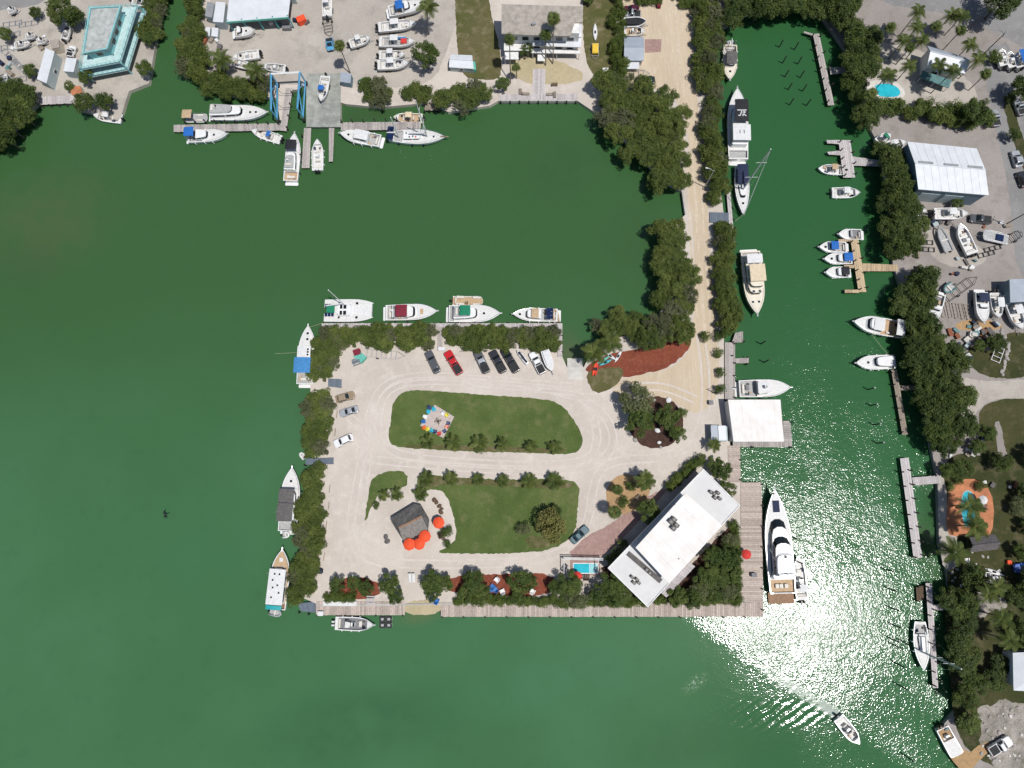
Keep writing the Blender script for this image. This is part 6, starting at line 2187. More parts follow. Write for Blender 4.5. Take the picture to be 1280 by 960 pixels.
for px, rad, lab in (((422, 730), 2.2, 'round tree at the southwest corner beside red mulch, leftmost'), ((442, 729), 2.0, 'round tree at the southwest corner beside red mulch, second'),
                     ((458, 735), 2.2, 'round tree on red mulch at the southwest corner'), ((486, 730), 2.9, 'broad tree right of the red mulch corner'),
                     ((494, 745), 2.3, 'lower tree beside the beach slip'), ((538, 726), 3.0, 'broad tree beside the two white loungers'), ((556, 730), 2.4, 'tree between the loungers and the mulch strip'),
                     ((541, 742), 2.2, 'low tree above the beach slip'), ((592, 727), 3.1, 'broad tree at the left end of the mulch strip'), ((604, 741), 2.4, 'lower tree left of the blue chairs'),
                     ((582, 744), 2.2, 'low tree at the boardwalk gap'), ((648, 728), 3.1, 'broad tree right of the blue chairs'), ((662, 728), 2.2, 'smaller tree right of the blue chairs'),
                     ((650, 744), 2.0, 'low tree beside the boardwalk gate'), ((712, 728), 3.2, 'broad tree left of the plunge pool'), ((697, 738), 2.6, 'tree at the right end of the mulch strip'),
                     ((720, 748), 3.0, 'pale green tree below the plunge pool'), ((764, 728), 3.2, 'tree in the corner between plunge pool and clubhouse'), ((776, 745), 2.8, 'tree at the boardwalk below the clubhouse'),
                     ((748, 742), 2.6, 'tree right of the plunge pool by the boardwalk'),
                     ((811, 638), 3.2, 'round tree on the paver drive before the clubhouse'), ((902, 588), 2.8, 'dark tree behind the clubhouse north corner'), ((908, 612), 2.6, 'lower tree beside the boardwalk bend'), ((893, 580), 2.2, 'small tree by the clubhouse north corner')):
    plant('pale_tree' if 'pale' in lab else 'tree', px, lab, rad=rad, name='garden_tree')
plant('pale_tree', (795, 501), 'pale olive tree in the roundabout bed', rad=4.3, name='olive_tree')
plant('tree', (799, 528), 'bright green round tree in the roundabout bed', rad=4.0, name='round_tree')
plant('tree', (833, 521), 'dark leafy tree at the middle of the roundabout bed', rad=3.4, name='round_tree')
plant('tree', (848, 543), 'small round tree at the lower right of the roundabout bed', rad=2.3, name='round_tree')
plant('shrub', (852, 515), 'small shrub at the right rim of the roundabout bed', 'bush', 'shrub', 1.4)
plant('willow', (692, 658), 'large feathery yellow green tree on the south lawn', rad=3.9, name='feathery_tree')
plant('dark_tree', (694, 640), 'dark bare topped tree behind the feathery tree', rad=1.9, name='dark_tree')
plant('pale_tree', (654, 661), 'small loose tree on the south lawn', rad=2.0, name='young_tree')
plant('tree', (531, 68), 'round dense green tree standing alone in the boatyard', rad=3.9, name='round_tree', hs=1.2)
plant('tree', (628, 105), 'round bush at the left end of the house deck', 'bush', 'round_bush', 2.2)
plant('tree', (657, 62), 'bushy tree before the flat roofed house', rad=2.2, name='yard_tree')
plant('dark_tree', (75, 12), 'big dark tree at the top left yard', rad=4.8, name='yard_tree')
plant('dark_tree', (92, 20), 'dark tree right of the biggest one in the top left yard', rad=3.2, name='yard_tree')
plant('dark_tree', (44, 15), 'small dark tree left in the top left yard', rad=2.0, name='yard_tree')
plant('tree', (38, 88), 'tree left of the long house trailer', rad=2.3, name='yard_tree')
plant('tree', (107, 95), 'bushy tree below the teal house corner', rad=2.6, name='yard_tree')
plant('tree', (86, 107), 'shrub beside the orange hut', 'bush', 'yard_bush', 1.6)
plant('dark_tree', (104, 128), 'mangrove tree at the shore left of the white boat', rad=3.2, name='shore_tree')
plant('dark_tree', (130, 126), 'mangrove tree at the shore behind the white boat', rad=3.0, name='shore_tree')
plant('tree', (180, 85), 'bush at the creek corner of the teal house quay', 'bush', 'quay_bush', 2.6)
plant('tree', (186, 48), 'bush on the creek side strip beside the teal house', 'bush', 'quay_bush', 2.2)
plant('tree', (5, 42), 'yellow green tree at the left edge', rad=2.4, name='yard_tree')
plant('tree', (1222, 140), 'large round tree at the right end of the yellow green hedge', rad=4.0, name='round_tree')
plant('dark_tree', (1254, 0), 'large dark tree overhanging the road at the top right', rad=5.5, name='road_tree')
plant('dark_tree', (1280, 108), 'dark tree at the right edge beside the three trailered boats', rad=4.0, name='road_tree')
plant('tree', (1262, 123), 'round bush at the head of the grass verge', 'bush', 'verge_bush', 1.6)
plant('shrub', (1241, 72), 'clipped oval bush beside the three trailered boats', 'bush', 'oval_bush', 2.0)
plant('dark_tree', (1268, 168), 'small dark tree on the grass verge', rad=2.0, name='verge_tree')
plant('tree', (1153, 280), 'tree at the storage yard edge left of grey inflatable', rad=2.4, name='bank_tree')
plant('tree', (1197, 253), 'straggly bush at the warehouse wall', 'bush', 'wall_bush', 1.8)
plant('dark_tree', (1246, 428), 'dark tree in the junk yard', rad=2.6, name='yard_tree')
plant('tree', (1225, 432), 'small tree in the junk yard', rad=1.8, name='yard_tree')
plant('tree', (1184, 588), 'low tree on the shore above the villa dock finger', rad=2.2, name='shore_tree')
plant('tree', (1204, 585), 'tree above the terracotta pool terrace', rad=2.6, name='garden_tree')
for px, rad, lab in (((901, 420), 1.6, 'round shrub beside the grey quay, uppermost and largest'), ((898, 441), 1.3, 'round shrub beside the grey quay, second from the top'), ((901, 466), 1.3, 'round shrub beside the grey quay, third from the top'),
                     ((900, 486), 1.4, 'round shrub beside the grey quay, lowest by the boathouse'), ((882, 421), 1.4, 'sparse shrub on the sand where the drive widens')):
    plant('shrub', px, lab, 'bush', 'round_shrub', rad)
for px, rad, lab in (((558, 664), 1.5, 'leafy shrub in the small bed right of the tiki hut'), ((552, 669), 1.2, 'yellow leaved shrub in the bed right of the tiki hut'), ((560, 680), 1.1, 'low shrub at the lower tip of the tiki bed'),
                     ((471, 632), 1.0, 'low round shrub left of the tiki hut'), ((788, 608), 1.3, 'shrub in the sandy palm bed, upper'), ((780, 628), 1.4, 'shrub in the sandy palm bed, lower'), ((815, 652), 1.4, 'shrub on the paver drive'),
                     ((770, 690), 1.4, 'shrub at the clubhouse west corner'), ((762, 700), 1.3, 'shrub beside the plunge pool path'), ((778, 680), 1.3, 'shrub along the clubhouse wall, middle'), ((1188, 608), 1.1, 'pot plant at the rim of the terracotta terrace, left'),
                     ((1198, 601), 1.1, 'pot plant at the rim of the terracotta terrace, top'), ((1226, 608), 1.3, 'shrub at the upper right of the terracotta terrace')):
    plant('flower_shrub' if 'yellow' in lab else 'shrub', px, lab, 'bush', 'shrub', rad)

# --- palms: every frond is a part


def feather_frond(name, L_, m, droop, seed):
    r = random.Random(seed)
    mb = MB()
    sp = []
    for i in range(9):
        t = i / 8
        sp.append(Vector((L_ * (t - .12 * t * t * droop), 0, L_ * (.42 * t - (.55 + .35 * droop) * t * t))))
    mb.tube(sp, .035, 3, .008)
    for i in range(24):
        t = .10 + .88 * i / 23
        k = t * 8
        j = min(7, int(k))
        p = sp[j].lerp(sp[j + 1], k - j)
        l = L_ * .26 * math.sin(math.pi * (.12 + .82 * t)) ** .8
        for sg in (1, -1):
            e = p + Vector((l * .55, sg * l, -l * .28 + r.uniform(-.05, .05)))
            w_ = Vector((.075, 0, 0))
            mb.add([p - w_, p + w_, e + w_ * .4, e - w_ * .4], [(0, 1, 2, 3)])
    return mb.mesh(name, m)


def fan_frond(name, L_, m, seed):
    r = random.Random(seed)
    mb = MB()
    pet = L_ * .32
    hub = Vector((pet, 0, pet * .35))
    mb.tube([(0, 0, 0), hub], .03, 3, .02)
    n = 15
    for i in range(n):
        a = R(-150 + 300 * i / (n - 1))
        l = L_ * .58 * (1 - .30 * abs(a) / R(150))
        d = Vector((math.cos(a), math.sin(a), -.25 - .25 * r.random()))
        s_ = Vector((-math.sin(a), math.cos(a), 0)) * l * .11
        mb.add([hub, hub + d * l * .5 + s_, hub + d * l + Vector((0, 0, -.12 * l)), hub + d * l * .5 - s_], [(0, 1, 2, 3)])
    return mb.mesh(name, m)


FEATHER = [feather_frond('frond', 3.2, 'leaf_palm', k, 7 + i) for i, k in enumerate((.5, .9, 1.3))]
FAN = [fan_frond('frond', 1.9, 'leaf_palm', 20 + i) for i in range(3)]
FAN_DRY = [fan_frond('frond', 1.9, 'leaf_palm_dry', 30 + i) for i in range(2)]
PALM_TRUNK = [MB().tube([(0, 0, -.1), (.012 * b_, 0, .3), (.03 * b_, .01 * b_, .7), (0, 0, 1)], 1, 8, .62).mesh('trunk', 'palm_bark') for b_ in (0, .6)]


def palm(px, h, label, frond='fan', n=15, s=1.0, group=None, name='palm_tree', base=None, tr=.16, z=LZ):
    """px: crown centre in the photo at height h; the trunk stands on the ground below it"""
    g = G(*px, z + h)
    bx = G(*base, z) if base else g
    r = thing(name, label, 'palm', (bx.x, bx.y, z), 0, group)
    me = bpy.data.meshes.new('trunk')
    top = Vector((g.x - bx.x, g.y - bx.y, h))
    tm = MB().tube([(0, 0, -.1), top * .25 + Vector((.05, 0, 0)), top * .6, top], tr, 8, tr * .65)
    tm.build('trunk', 'palm_bark', r)
    a0 = rnd.uniform(0, 6.28)
    for i in range(n):
        src = FEATHER if frond == 'feather' else FAN
        if i >= n * .8 and frond == 'fan':
            src = FAN_DRY
        o = obj('frond', rnd.choice(src), r)
        o.location = top - Vector((0, 0, .05))
        tier = i / n
        pitch = (-.95 + 1.35 * tier) if frond == 'fan' else (-.75 + 1.05 * tier)
        o.rotation_euler = (rnd.uniform(-.15, .15), pitch + rnd.uniform(-.12, .12), a0 + i * 2.39996)
        k = s * rnd.uniform(.85, 1.12)
        o.scale = (k, k, k)
    return r


for i, p in enumerate(((534.6, 552), (566, 553.5), (599, 554.5), (628.6, 555.5), (663.7, 557.5), (694, 559))):
    palm(p, rnd.uniform(1.6, 2.3), 'young palm on the north lawn edge, %s from the left' % ('first second third fourth fifth sixth'.split()[i]), 'feather', rnd.choice((11, 13, 15)), rnd.uniform(.5, .72), 'young palms edging the north lawn', 'young_palm', tr=.13)
for i, p in enumerate(((532.6, 598), (564, 598), (597.5, 599), (628.7, 600.5), (661.5, 601.5), (693, 601.5))):
    palm(p, rnd.uniform(1.6, 2.3), 'young palm on the south lawn edge, %s from the left' % ('first second third fourth fifth sixth'.split()[i]), 'feather', rnd.choice((11, 13, 15)), rnd.uniform(.5, .72), 'young palms edging the south lawn', 'young_palm', tr=.13)
palm((480, 619), 1.4, 'small palm at the garden rim left of the tiki path', 'feather', 10, .48, name='young_palm')
palm((495.5, 618), 1.6, 'second small palm above the tiki hut', 'feather', 11, .52, name='young_palm')
palm((525.5, 618), 1.8, 'small palm beside the dark boulders above the tiki hut', 'feather', 12, .6, name='young_palm')
palm((743, 441), 6.0, 'coconut palm beside the boat ramp', 'feather', 15, .95, name='coconut_palm')
palm((763, 429), 6.5, 'coconut palm right of the one at the boat ramp', 'feather', 15, .85, name='coconut_palm')
palm((768, 640), 5.5, 'palm at the lower left of the sandy bed', 'fan', 16, 1.1, name='fan_palm')
palm((772, 612), 4.0, 'palm at the upper left of the sandy bed', 'fan', 14, .9, name='fan_palm')
palm((806, 601), 5.0, 'palm at the upper right of the sandy bed', 'feather', 14, .8, name='feather_palm')
palm((424, 57), 9.0, 'slender palm leaning over the boatyard beside the concrete pier', 'fan', 15, 1.05, base=(438, 92), name='fan_palm', tr=.17)
palm((637, 50), 11.0, 'tall slender palm leftmost before the flat roofed house', 'fan', 15, 1.0, base=(638, 104), name='fan_palm')
palm((645, 84), 4.5, 'short palm leftmost before the flat roofed house', 'fan', 12, .8, name='fan_palm')
palm((682, 44), 8.0, 'tall palm left of the tallest before the flat roofed house', 'fan', 15, 1.0, name='fan_palm', base=(682, 82))
palm((692, 24), 11.5, 'tallest palm towering over the flat roof', 'fan', 16, 1.15, name='fan_palm', base=(691, 80))
palm((276, 74), 6.0, 'coconut palm at the boatyard left of the white boats', 'feather', 16, .95, name='coconut_palm')
palm((318, 88), 6.5, 'coconut palm at the boatyard before the white boats', 'feather', 16, .9, name='coconut_palm')
palm((535, 8), 9.0, 'palm at the top edge right of the boatyard row', 'feather', 15, .9, name='coconut_palm', base=(533, 45))
palm((893, 556), 3.0, 'small palm beside the utility shed', 'feather', 12, .55, name='feather_palm')
TR = 'palms around the white roofed house'
tp = ((1113, 34), (1148, 14), (1146, 34), (1170, 33), (1189, 19), (1203, 19), (1201, 38), (1213, 55), (1223, 74), (1232, 93), (1173, 82), (1192, 88), (1137, 60), (1137, 82), (1110, 93), (1089, 117), (1130, 50), (1152, 50))
for i, p in enumerate(tp):
    palm(p, rnd.uniform(5.5, 9.5), 'tall palm in the cluster around the bright white gable roof', 'feather' if i % 3 else 'fan', 14, .66 if i % 3 else .95, TR, 'coconut_palm')
palm((1212.5, 632), 5.9, 'palm leaning over the middle of the terracotta terrace pool', 'feather', 14, .85, base=(1191, 632), name='coconut_palm')
palm((1219.5, 657), 5.9, 'palm over the lower end of the terracotta terrace pool', 'feather', 15, .95, base=(1196, 657), name='coconut_palm')
palm((1194, 690), 5.0, 'palm on the sandy patch below the terracotta terrace', 'feather', 15, 1.0, name='coconut_palm')
for i, (p, b_) in enumerate((((1248, 733), (1230, 733)), ((1254, 772), (1225, 764)), ((1262, 800), (1226, 790)), ((1236, 742), (1218, 738)))):
    palm(p, 6.0, 'thin palm in the dark garden above the corner house', 'feather', 13, .75, 'thin palms above the corner house', 'coconut_palm', base=b_)

# ================================================================== FURNITURE AND SMALL THINGS


def parasol(px, m, label, rad=1.45, h=2.5, group=None):
    g = G(*px, LZ + h)
    r = thing('parasol', label, 'parasol', (g.x, g.y, LZ), 0, group)
    mb = MB()
    n = 8
    pt = []
    for k, (rr_, z) in enumerate(((.05, h + .55), (rad * .55, h + .33), (rad, h))):
        pt.append([(rr_ * math.cos(2 * math.pi * i / n), rr_ * math.sin(2 * math.pi * i / n), z) for i in range(n)])
    pt.append([(p[0], p[1], p[2] - .14) for p in pt[-1]])
    mb.loft(pt, False, False)
    mb.build('canopy', m, r)
    MB().cyl(0, 0, 0, h + .6, .035, .03, 6).build('pole', 'wood_weathered', r)
    MB().cyl(0, 0, 0, .1, .35, .3, 10).build('base', 'concrete', r)
    for i in range(n):
        a = 2 * math.pi * i / n
        MB().tube([(0, 0, h + .45), (rad * .97 * math.cos(a), rad * .97 * math.sin(a), h - .04)], .015, 3).build('rib', 'wood_weathered', r)
    return r


U = 'orange parasols around the tiki hut'
parasol((548.3, 653.5), 'orange_canvas', 'orange parasol standing apart right of the tiki hut', 1.35, group=U)
parasol((531, 670.5), 'orange_canvas', 'orange parasol rightmost of three at the tiki hut eave', 1.4, group=U)
parasol((524, 680), 'orange_canvas', 'orange parasol in the middle of three at the tiki hut eave', 1.35, group=U)
parasol((511.5, 680.5), 'orange_canvas', 'orange parasol leftmost of three at the tiki hut eave', 1.4, group=U)
parasol((722, 720), 'red_canvas', 'red parasol below the plunge pool', 1.0)
parasol((933, 693), 'red_canvas', 'red parasol on the east boardwalk beside the big yacht', 1.1)
parasol((1229, 625), 'white_canvas', 'white parasol on the terracotta terrace', 1.0)


def chair(px, m, label, face, group=None, s=1.0, z=LZ):
    """slatted garden chair with sloping back"""
    g = G(*px, z + .5)
    r = thing('garden_chair', label, 'chair', (g.x, g.y, z), face, group)
    r.scale = (s, s, s)
    MB().loft([[(-.3, -.3, .30), (.35, -.3, .40), (.35, .3, .40), (-.3, .3, .30)], [(-.3, -.3, .36), (.35, -.3, .46), (.35, .3, .46), (-.3, .3, .36)]]).build('seat', m, r)
    MB().loft([[(-.28, -.33, .32), (-.2, -.33, .32), (-.2, .33, .32), (-.28, .33, .32)], [(-.62, -.36, 1.05), (-.55, -.36, 1.05), (-.55, .36, 1.05), (-.62, .36, 1.05)]]).build('backrest', m, r)
    for sg in (1, -1):
        MB().box(.02, sg * .39, .60, .78, .15, .05).build('armrest', m, r)
        MB().box(.33, sg * .36, .3, .09, .06, .6).build('leg', m, r)
        MB().box(-.33, sg * .36, .29, .09, .06, .58).build('leg', m, r)
    return r


for k, c in dict(chair_blue=(.02, .14, .42), chair_cyan=(.03, .42, .55), chair_white=(.75, .75, .73), chair_yellow=(.70, .62, .05), chair_orange=(.75, .16, .02), chair_red=(.58, .03, .03), chair_navy=(.03, .05, .14), chair_coral=(.70, .22, .16), chair_brown=(.10, .06, .045)).items():
    mat(k, c, .6, .08, 3)

# fire-pit plaza on the north lawn: real paving slabs
sq = [(543.2, 505.7), (567.8, 521.0), (554.2, 547.5), (525.2, 532.0)]
A, B, C, D = (G(*p, LZ + .06) for p in sq)
root = thing('paved_plaza', 'square plaza of pale slabs ringed by coloured chairs on the lawn', 'plaza')
n_ = 7
slab = MB()
for i in range(n_):
    for j in range(n_):
        p = []
        for u, v in ((i + .02, j + .02), (i + .98, j + .02), (i + .98, j + .98), (i + .02, j + .98)):
            p.append(A.lerp(B, u / n_).lerp(D.lerp(C, u / n_), v / n_))
        z = LZ + .075 + rnd.uniform(-.006, .006)
        MB().loft([[(k.x, k.y, LZ + .02) for k in p], [(k.x, k.y, z) for k in p]]).build('paving_slab', 'paver', root)
MB().loft([[(*p[:2], LZ + .02) for p in (A, D, C, B)], [(*p[:2], LZ + .055) for p in (A, D, C, B)]]).build('plaza_base', 'concrete', root)
cen = (A + B + C + D) / 4
fp = thing('fire_pit', 'square dark fire pit at the centre of the chair plaza', 'fire pit', (cen.x, cen.y, LZ + .08), R(-30))
for k in range(4):
    a = k * math.pi / 2
    MB().box(.5 * math.cos(a), .5 * math.sin(a), .22, .2, 1.18, .44, a).build('pit_wall', 'rock', fp)
MB().cyl(0, 0, .05, .2, .38, .3, 8).build('ash_bed', 'wood_dark', fp)
cols = [('chair_navy', (537, 510), 'navy chair at the top corner of the plaza'), ('chair_cyan', (542.5, 512), 'cyan chair right of the navy one on the plaza'), ('chair_cyan', (536, 515), 'cyan chair below the navy one on the plaza'),
        ('chair_white', (553.5, 517), 'white chair on the upper right side of the plaza'), ('chair_yellow', (558, 519), 'lime yellow chair on the upper right side of the plaza'), ('chair_navy', (560, 529), 'navy chair on the right side of the plaza'),
        ('chair_coral', (558.5, 533), 'coral chair on the right side of the plaza'), ('chair_navy', (555.5, 538.5), 'navy chair near the lower corner of the plaza'), ('chair_red', (549, 541.5), 'red chair at the lower corner of the plaza'),
        ('chair_navy', (544, 539), 'navy chair left of the red one on the plaza'), ('chair_cyan', (540, 537.5), 'pale cyan chair on the lower left side of the plaza'), ('chair_yellow', (535, 536), 'yellow chair on the lower left side of the plaza'),
        ('chair_orange', (531, 534.5), 'orange chair at the left corner of the plaza'), ('chair_blue', (530, 527), 'blue grey chair on the left side of the plaza'), ('chair_white', (532, 521), 'white chair on the left side of the plaza')]
for m, p, lab in cols:
    g = G(*p, LZ + .5)
    chair(p, m, lab, math.atan2(cen.y - g.y, cen.x - g.x), 'coloured chairs around the fire pit plaza', .95, LZ + .08)
for p, m, f, lab in (((616, 733), 'chair_blue', 1.0, 'blue chair uppermost in the trio on the mulch strip'), ((613, 737), 'chair_blue', .2, 'blue chair lowest left in the trio on the mulch strip'), ((619, 737), 'chair_blue', 2.4, 'blue chair lowest right in the trio on the mulch strip'),
                     ((621, 725), 'chair_white', 4.0, 'white chair above the blue trio'), ((628, 739), 'chair_white', 2.0, 'white chair right of the blue trio'), ((666, 739), 'chair_white', 1.0, 'white chair by the boardwalk gate'),
                     ((541, 749), 'chair_blue', .5, 'blue chair left of the two above the beach slip'), ((546, 751), 'chair_blue', 1.2, 'blue chair right of the two above the beach slip'), ((731, 721), 'chair_brown', 1.5, 'brown chair left of the two below the plunge pool'), ((734, 721), 'chair_brown', 1.5, 'brown chair right of the two below the plunge pool'),
                     ((1208, 700), 'chair_white', 1.5, 'white chair on the sandy patch below the terracotta terrace'), ((1230, 633), 'chair_brown', 1.5, 'brown chair beside the white parasol')):
    chair(p, m, lab, f, s=1.2)


def lounger(px, rz, label, m='white_canvas', l=2.0):
    g = G(*px, LZ + .4)
    r = thing('sun_lounger', label, 'sun lounger', (g.x, g.y, LZ), rz)
    MB().prism(rr(-l / 2, l * .2, -.34, .34, .08), .30, .42).build('seat', m, r)
    MB().loft([[(l * .2, -.34, .3), (l * .2, .34, .3), (l * .5, .34, .75), (l * .5, -.34, .75)], [(l * .2, -.34, .42), (l * .2, .34, .42), (l * .5 - .04, .34, .86), (l * .5 - .04, -.34, .86)]]).build('backrest', m, r)
    for x in (-.8, .5):
        for y in (-.28, .28):
            MB().box(x, y, .15, .06, .06, .3).build('leg', 'aluminium', r)


lounger((512.5, 722), R(92), 'white sun lounger, left of the pair beside the broad tree')
lounger((517.0, 722), R(92), 'white sun lounger, right of the pair beside the broad tree')
lounger((657, 117), R(180), 'weathered lounger on the left of the house deck', 'wood_weathered')
lounger((688, 117.5), R(0), 'weathered lounger on the right of the house deck', 'wood_weathered')


def bench(px, rz, label, m='wood_weathered', l=1.6):
    g = G(*px, LZ + .45)
    r = thing('bench', label, 'bench', (g.x, g.y, LZ), rz)
    for k in range(3):
        MB().box(0, -.16 + .16 * k, .45, l, .13, .05).build('seat_slat', m, r)
    for k in range(2):
        MB().box(0, .27, .65 + .17 * k, l, .05, .13).build('back_slat', m, r)
    for x in (-l * .42, l * .42):
        MB().box(x, 0, .22, .08, .5, .44).build('leg', m, r)
        MB().box(x, .29, .55, .08, .06, .6).build('back_post', m, r)


bench((651, 114), R(90), 'short weathered bench at the left of the house deck')
bench((694, 118), R(90), 'short weathered bench at the right of the house deck')
bench((693, 106), 0, 'dark weathered bench on the sand before the flat roofed house', 'wood_dark')
bench((797, 622), R(40), 'weathered bench beside the sandy palm bed')


def picnic(px, rz, label, m='plank_tan', l=1.9):
    g = G(*px, LZ + .7)
    r = thing('picnic_table', label, 'picnic table', (g.x, g.y, LZ), rz)
    for k in range(4):
        MB().box(0, -.3 + .2 * k, .75, l, .18, .05).build('top_plank', m, r)
    for y in (-.72, .72):
        MB().box(0, y, .45, l, .26, .05).build('bench_plank', m, r)
    for x in (-l * .35, l * .35):
        MB().box(x, 0, .42, .08, 1.5, .08).build('cross_beam', m, r)
        for sg in (1, -1):
            MB().tube([(x, sg * .25, .74), (x, sg * .6, 0)], .05, 4).build('leg', m, r)


picnic((445, 452), R(20), 'grey blue table set at the left of the car park', 'plank_blue')
picnic((463, 750), 0, 'pale table on the plank landing', 'plank_pale')


def kayak(px, rz, m, label, l=3.4, z=LZ, name='kayak', cat='kayak', wd=.75):
    g = G(*px, z + .3)
    r = thing(name, label, cat, (g.x, g.y, z), rz)
    rg = []
    for i in range(11):
        t = i / 10
        b_ = wd / 2 * math.sin(math.pi * min(.97, max(.03, t))) ** .6
        h = .34 + .12 * abs(2 * t - 1) ** 2
        rg.append([(l * (t - .5), b_, h * .75), (l * (t - .5), b_ * .6, h), (l * (t - .5), -b_ * .6, h), (l * (t - .5), -b_, h * .75), (l * (t - .5), -b_ * .5, .04), (l * (t - .5), b_ * .5, .04)])
    MB().loft(rg).build('hull', m, r, True)
    MB().prism(rr(-.45, .35, -.22, .22, .15), .33, .40).build('cockpit', 'black_canvas', r)
    MB().box(-.3, 0, .46, .08, .4, .2).build('seat_back', 'black_canvas', r)


kayak((743, 461), R(75), 'orange_canvas', 'orange kayak left of the pair under the coconut palms')
kayak((745.5, 461), R(80), 'red_canvas', 'red kayak beside the orange one under the coconut palms')
kayak((757, 453), R(25), 'teal_plastic', 'teal kayak on the red mulch, lower of two')
kayak((754, 450), R(30), 'trim_green', 'green kayak on the red mulch beside the teal one')
kayak((763, 445), R(-35), 'white_canvas', 'white kayak on the red mulch, left of the two')
kayak((773, 445), R(60), 'white_canvas', 'white kayak on the red mulch, right of the two')
kayak((744, 40), R(90), 'white_canvas', 'white rowing skiff lying on grass beside the flat roofed house', 4.6, name='rowing_skiff', cat='rowing boat', wd=1.2)
kayak((1243, 715), R(-22), 'white_canvas', 'long white canoe beside the white skiff on the garden grass', 4.2, name='canoe', cat='canoe', wd=.8)
kayak((1190, 565), R(65), 'white_canvas', 'white board leaning in the scrub above the villa dock finger', 3.0, name='paddle_board', cat='board')
kayak((1213, 752), R(90), 'white_canvas', 'thin white board standing beside the thicket', 4.0, name='paddle_board', cat='board', wd=.5)


def flat_trailer(a, b, wd, label, m='aluminium', rails=3, name='boat_trailer', cat='trailer', z=LZ):
    c, rz, L_ = heading(a, b, z + .5)
    r = thing(name, label, cat, (c.x, c.y, z), rz)
    h = .5
    for sg in (1, -1):
        MB().box(-L_ * .1, sg * wd / 2, h, L_ * .8, .1, .12).build('side_rail', m, r)
        a_ = [2 * math.pi * i / 12 for i in range(12)]
        MB().loft([[(-L_ * .2 + .33 * math.cos(t), sg * (wd / 2 + .08), .33 + .33 * math.sin(t)) for t in a_], [(-L_ * .2 + .33 * math.cos(t), sg * (wd / 2 + .28), .33 + .33 * math.sin(t)) for t in a_]]).build('wheel', 'tyre', r)
    for k in range(rails):
        MB().box(-L_ * .48 + L_ * .76 * k / (rails - 1), 0, h, .1, wd, .1).build('cross_member', m, r)
    for sg in (1, -1):
        MB().tube([(L_ * .3, sg * wd / 2, h), (L_ * .5, 0, h - .05)], .05, 4).build('drawbar', m, r)
    MB().box(L_ * .5, 0, .24, .1, .1, .48).build('jack_stand', 'steel', r)
    return r


flat_trailer((506, 445), (458, 441), 1.9, 'grey steel trailer with slatted bed at the top of the car park', rails=7)
flat_trailer((1222, 346), (1183, 373), 2.0, 'long black boat trailer beside the wooden pallets', 'frame_black', 5)
flat_trailer((412, 45), (408, 20), 2.2, 'long black trailer behind the blue tractor truck', 'frame_black', 6)
flat_trailer((812, 91), (781, 92), 1.8, 'grey boat trailer below the grey garage', rails=5)
flat_trailer((1278, 290), (1262, 300), 1.8, 'dark low trailer at the right edge of the storage yard', 'frame_black', 4)
flat_trailer((1252, 430), (1244, 452), 1.9, 'white low trailer standing in the junk yard', rails=4)
tr_ = flat_trailer((744, 74), (744, 54), 1.7, 'orange cargo trailer on grass beside the flat roofed house', rails=3)
MB().box(-.4, 0, .85, 2.6, 1.5, .6).build('cargo_cover', 'yellow_canvas', tr_)

# ---- blue travel lift over the slip
root = thing('travel_lift', 'blue steel boat hoist straddling the marina slip', 'boat lift')
zl_ = 6.2
cn = [(349, 108), (349, 152), (384, 106), (381, 150)]
lg = [G(*p, LZ) for p in cn]
for p in lg:
    MB().tube([(p.x, p.y, LZ + .7), (p.x, p.y, zl_)], .22, 4).build('leg', 'lift_blue', root)
    a_ = [2 * math.pi * i / 12 for i in range(12)]
    MB().loft([[(p.x - .2, p.y + .6 * math.cos(t), LZ + .6 + .6 * math.sin(t)) for t in a_], [(p.x + .2, p.y + .6 * math.cos(t), LZ + .6 + .6 * math.sin(t)) for t in a_]]).build('wheel', 'tyre', root)
for i, j in ((0, 1), (2, 3)):
    MB().tube([(lg[i].x, lg[i].y, zl_), (lg[j].x, lg[j].y, zl_)], .26, 4).build('side_beam', 'lift_blue', root)
    MB().tube([(lg[i].x, lg[i].y, LZ + 1.4), (lg[j].x, lg[j].y, LZ + 1.4)], .22, 4).build('bottom_beam', 'lift_blue', root)
    MB().tube([(lg[i].x, lg[i].y, LZ + 1.4), ((lg[i].x + lg[j].x) / 2, (lg[i].y + lg[j].y) / 2, zl_)], .14, 4).build('brace', 'lift_blue', root)
    MB().tube([(lg[j].x, lg[j].y, LZ + 1.4), ((lg[i].x + lg[j].x) / 2, (lg[i].y + lg[j].y) / 2, zl_)], .14, 4).build('brace', 'lift_blue', root)
MB().tube([(lg[0].x, lg[0].y, zl_), (lg[2].x, lg[2].y, zl_)], .28, 4).build('cross_beam', 'trim_white', root)
for t in (.3, .7):
    a, b = lg[0].lerp(lg[1], t), lg[2].lerp(lg[3], t)
    MB().tube([(a.x, a.y, zl_), (a.x * .8 + b.x * .2, a.y * .8 + b.y * .2, 2.2), (a.x * .2 + b.x * .8, a.y * .2 + b.y * .8, 2.2), (b.x, b.y, zl_)], .06, 4).build('sling', 'black_canvas', root)
for k, y in ((352, 112), (380, 110)):
    pass

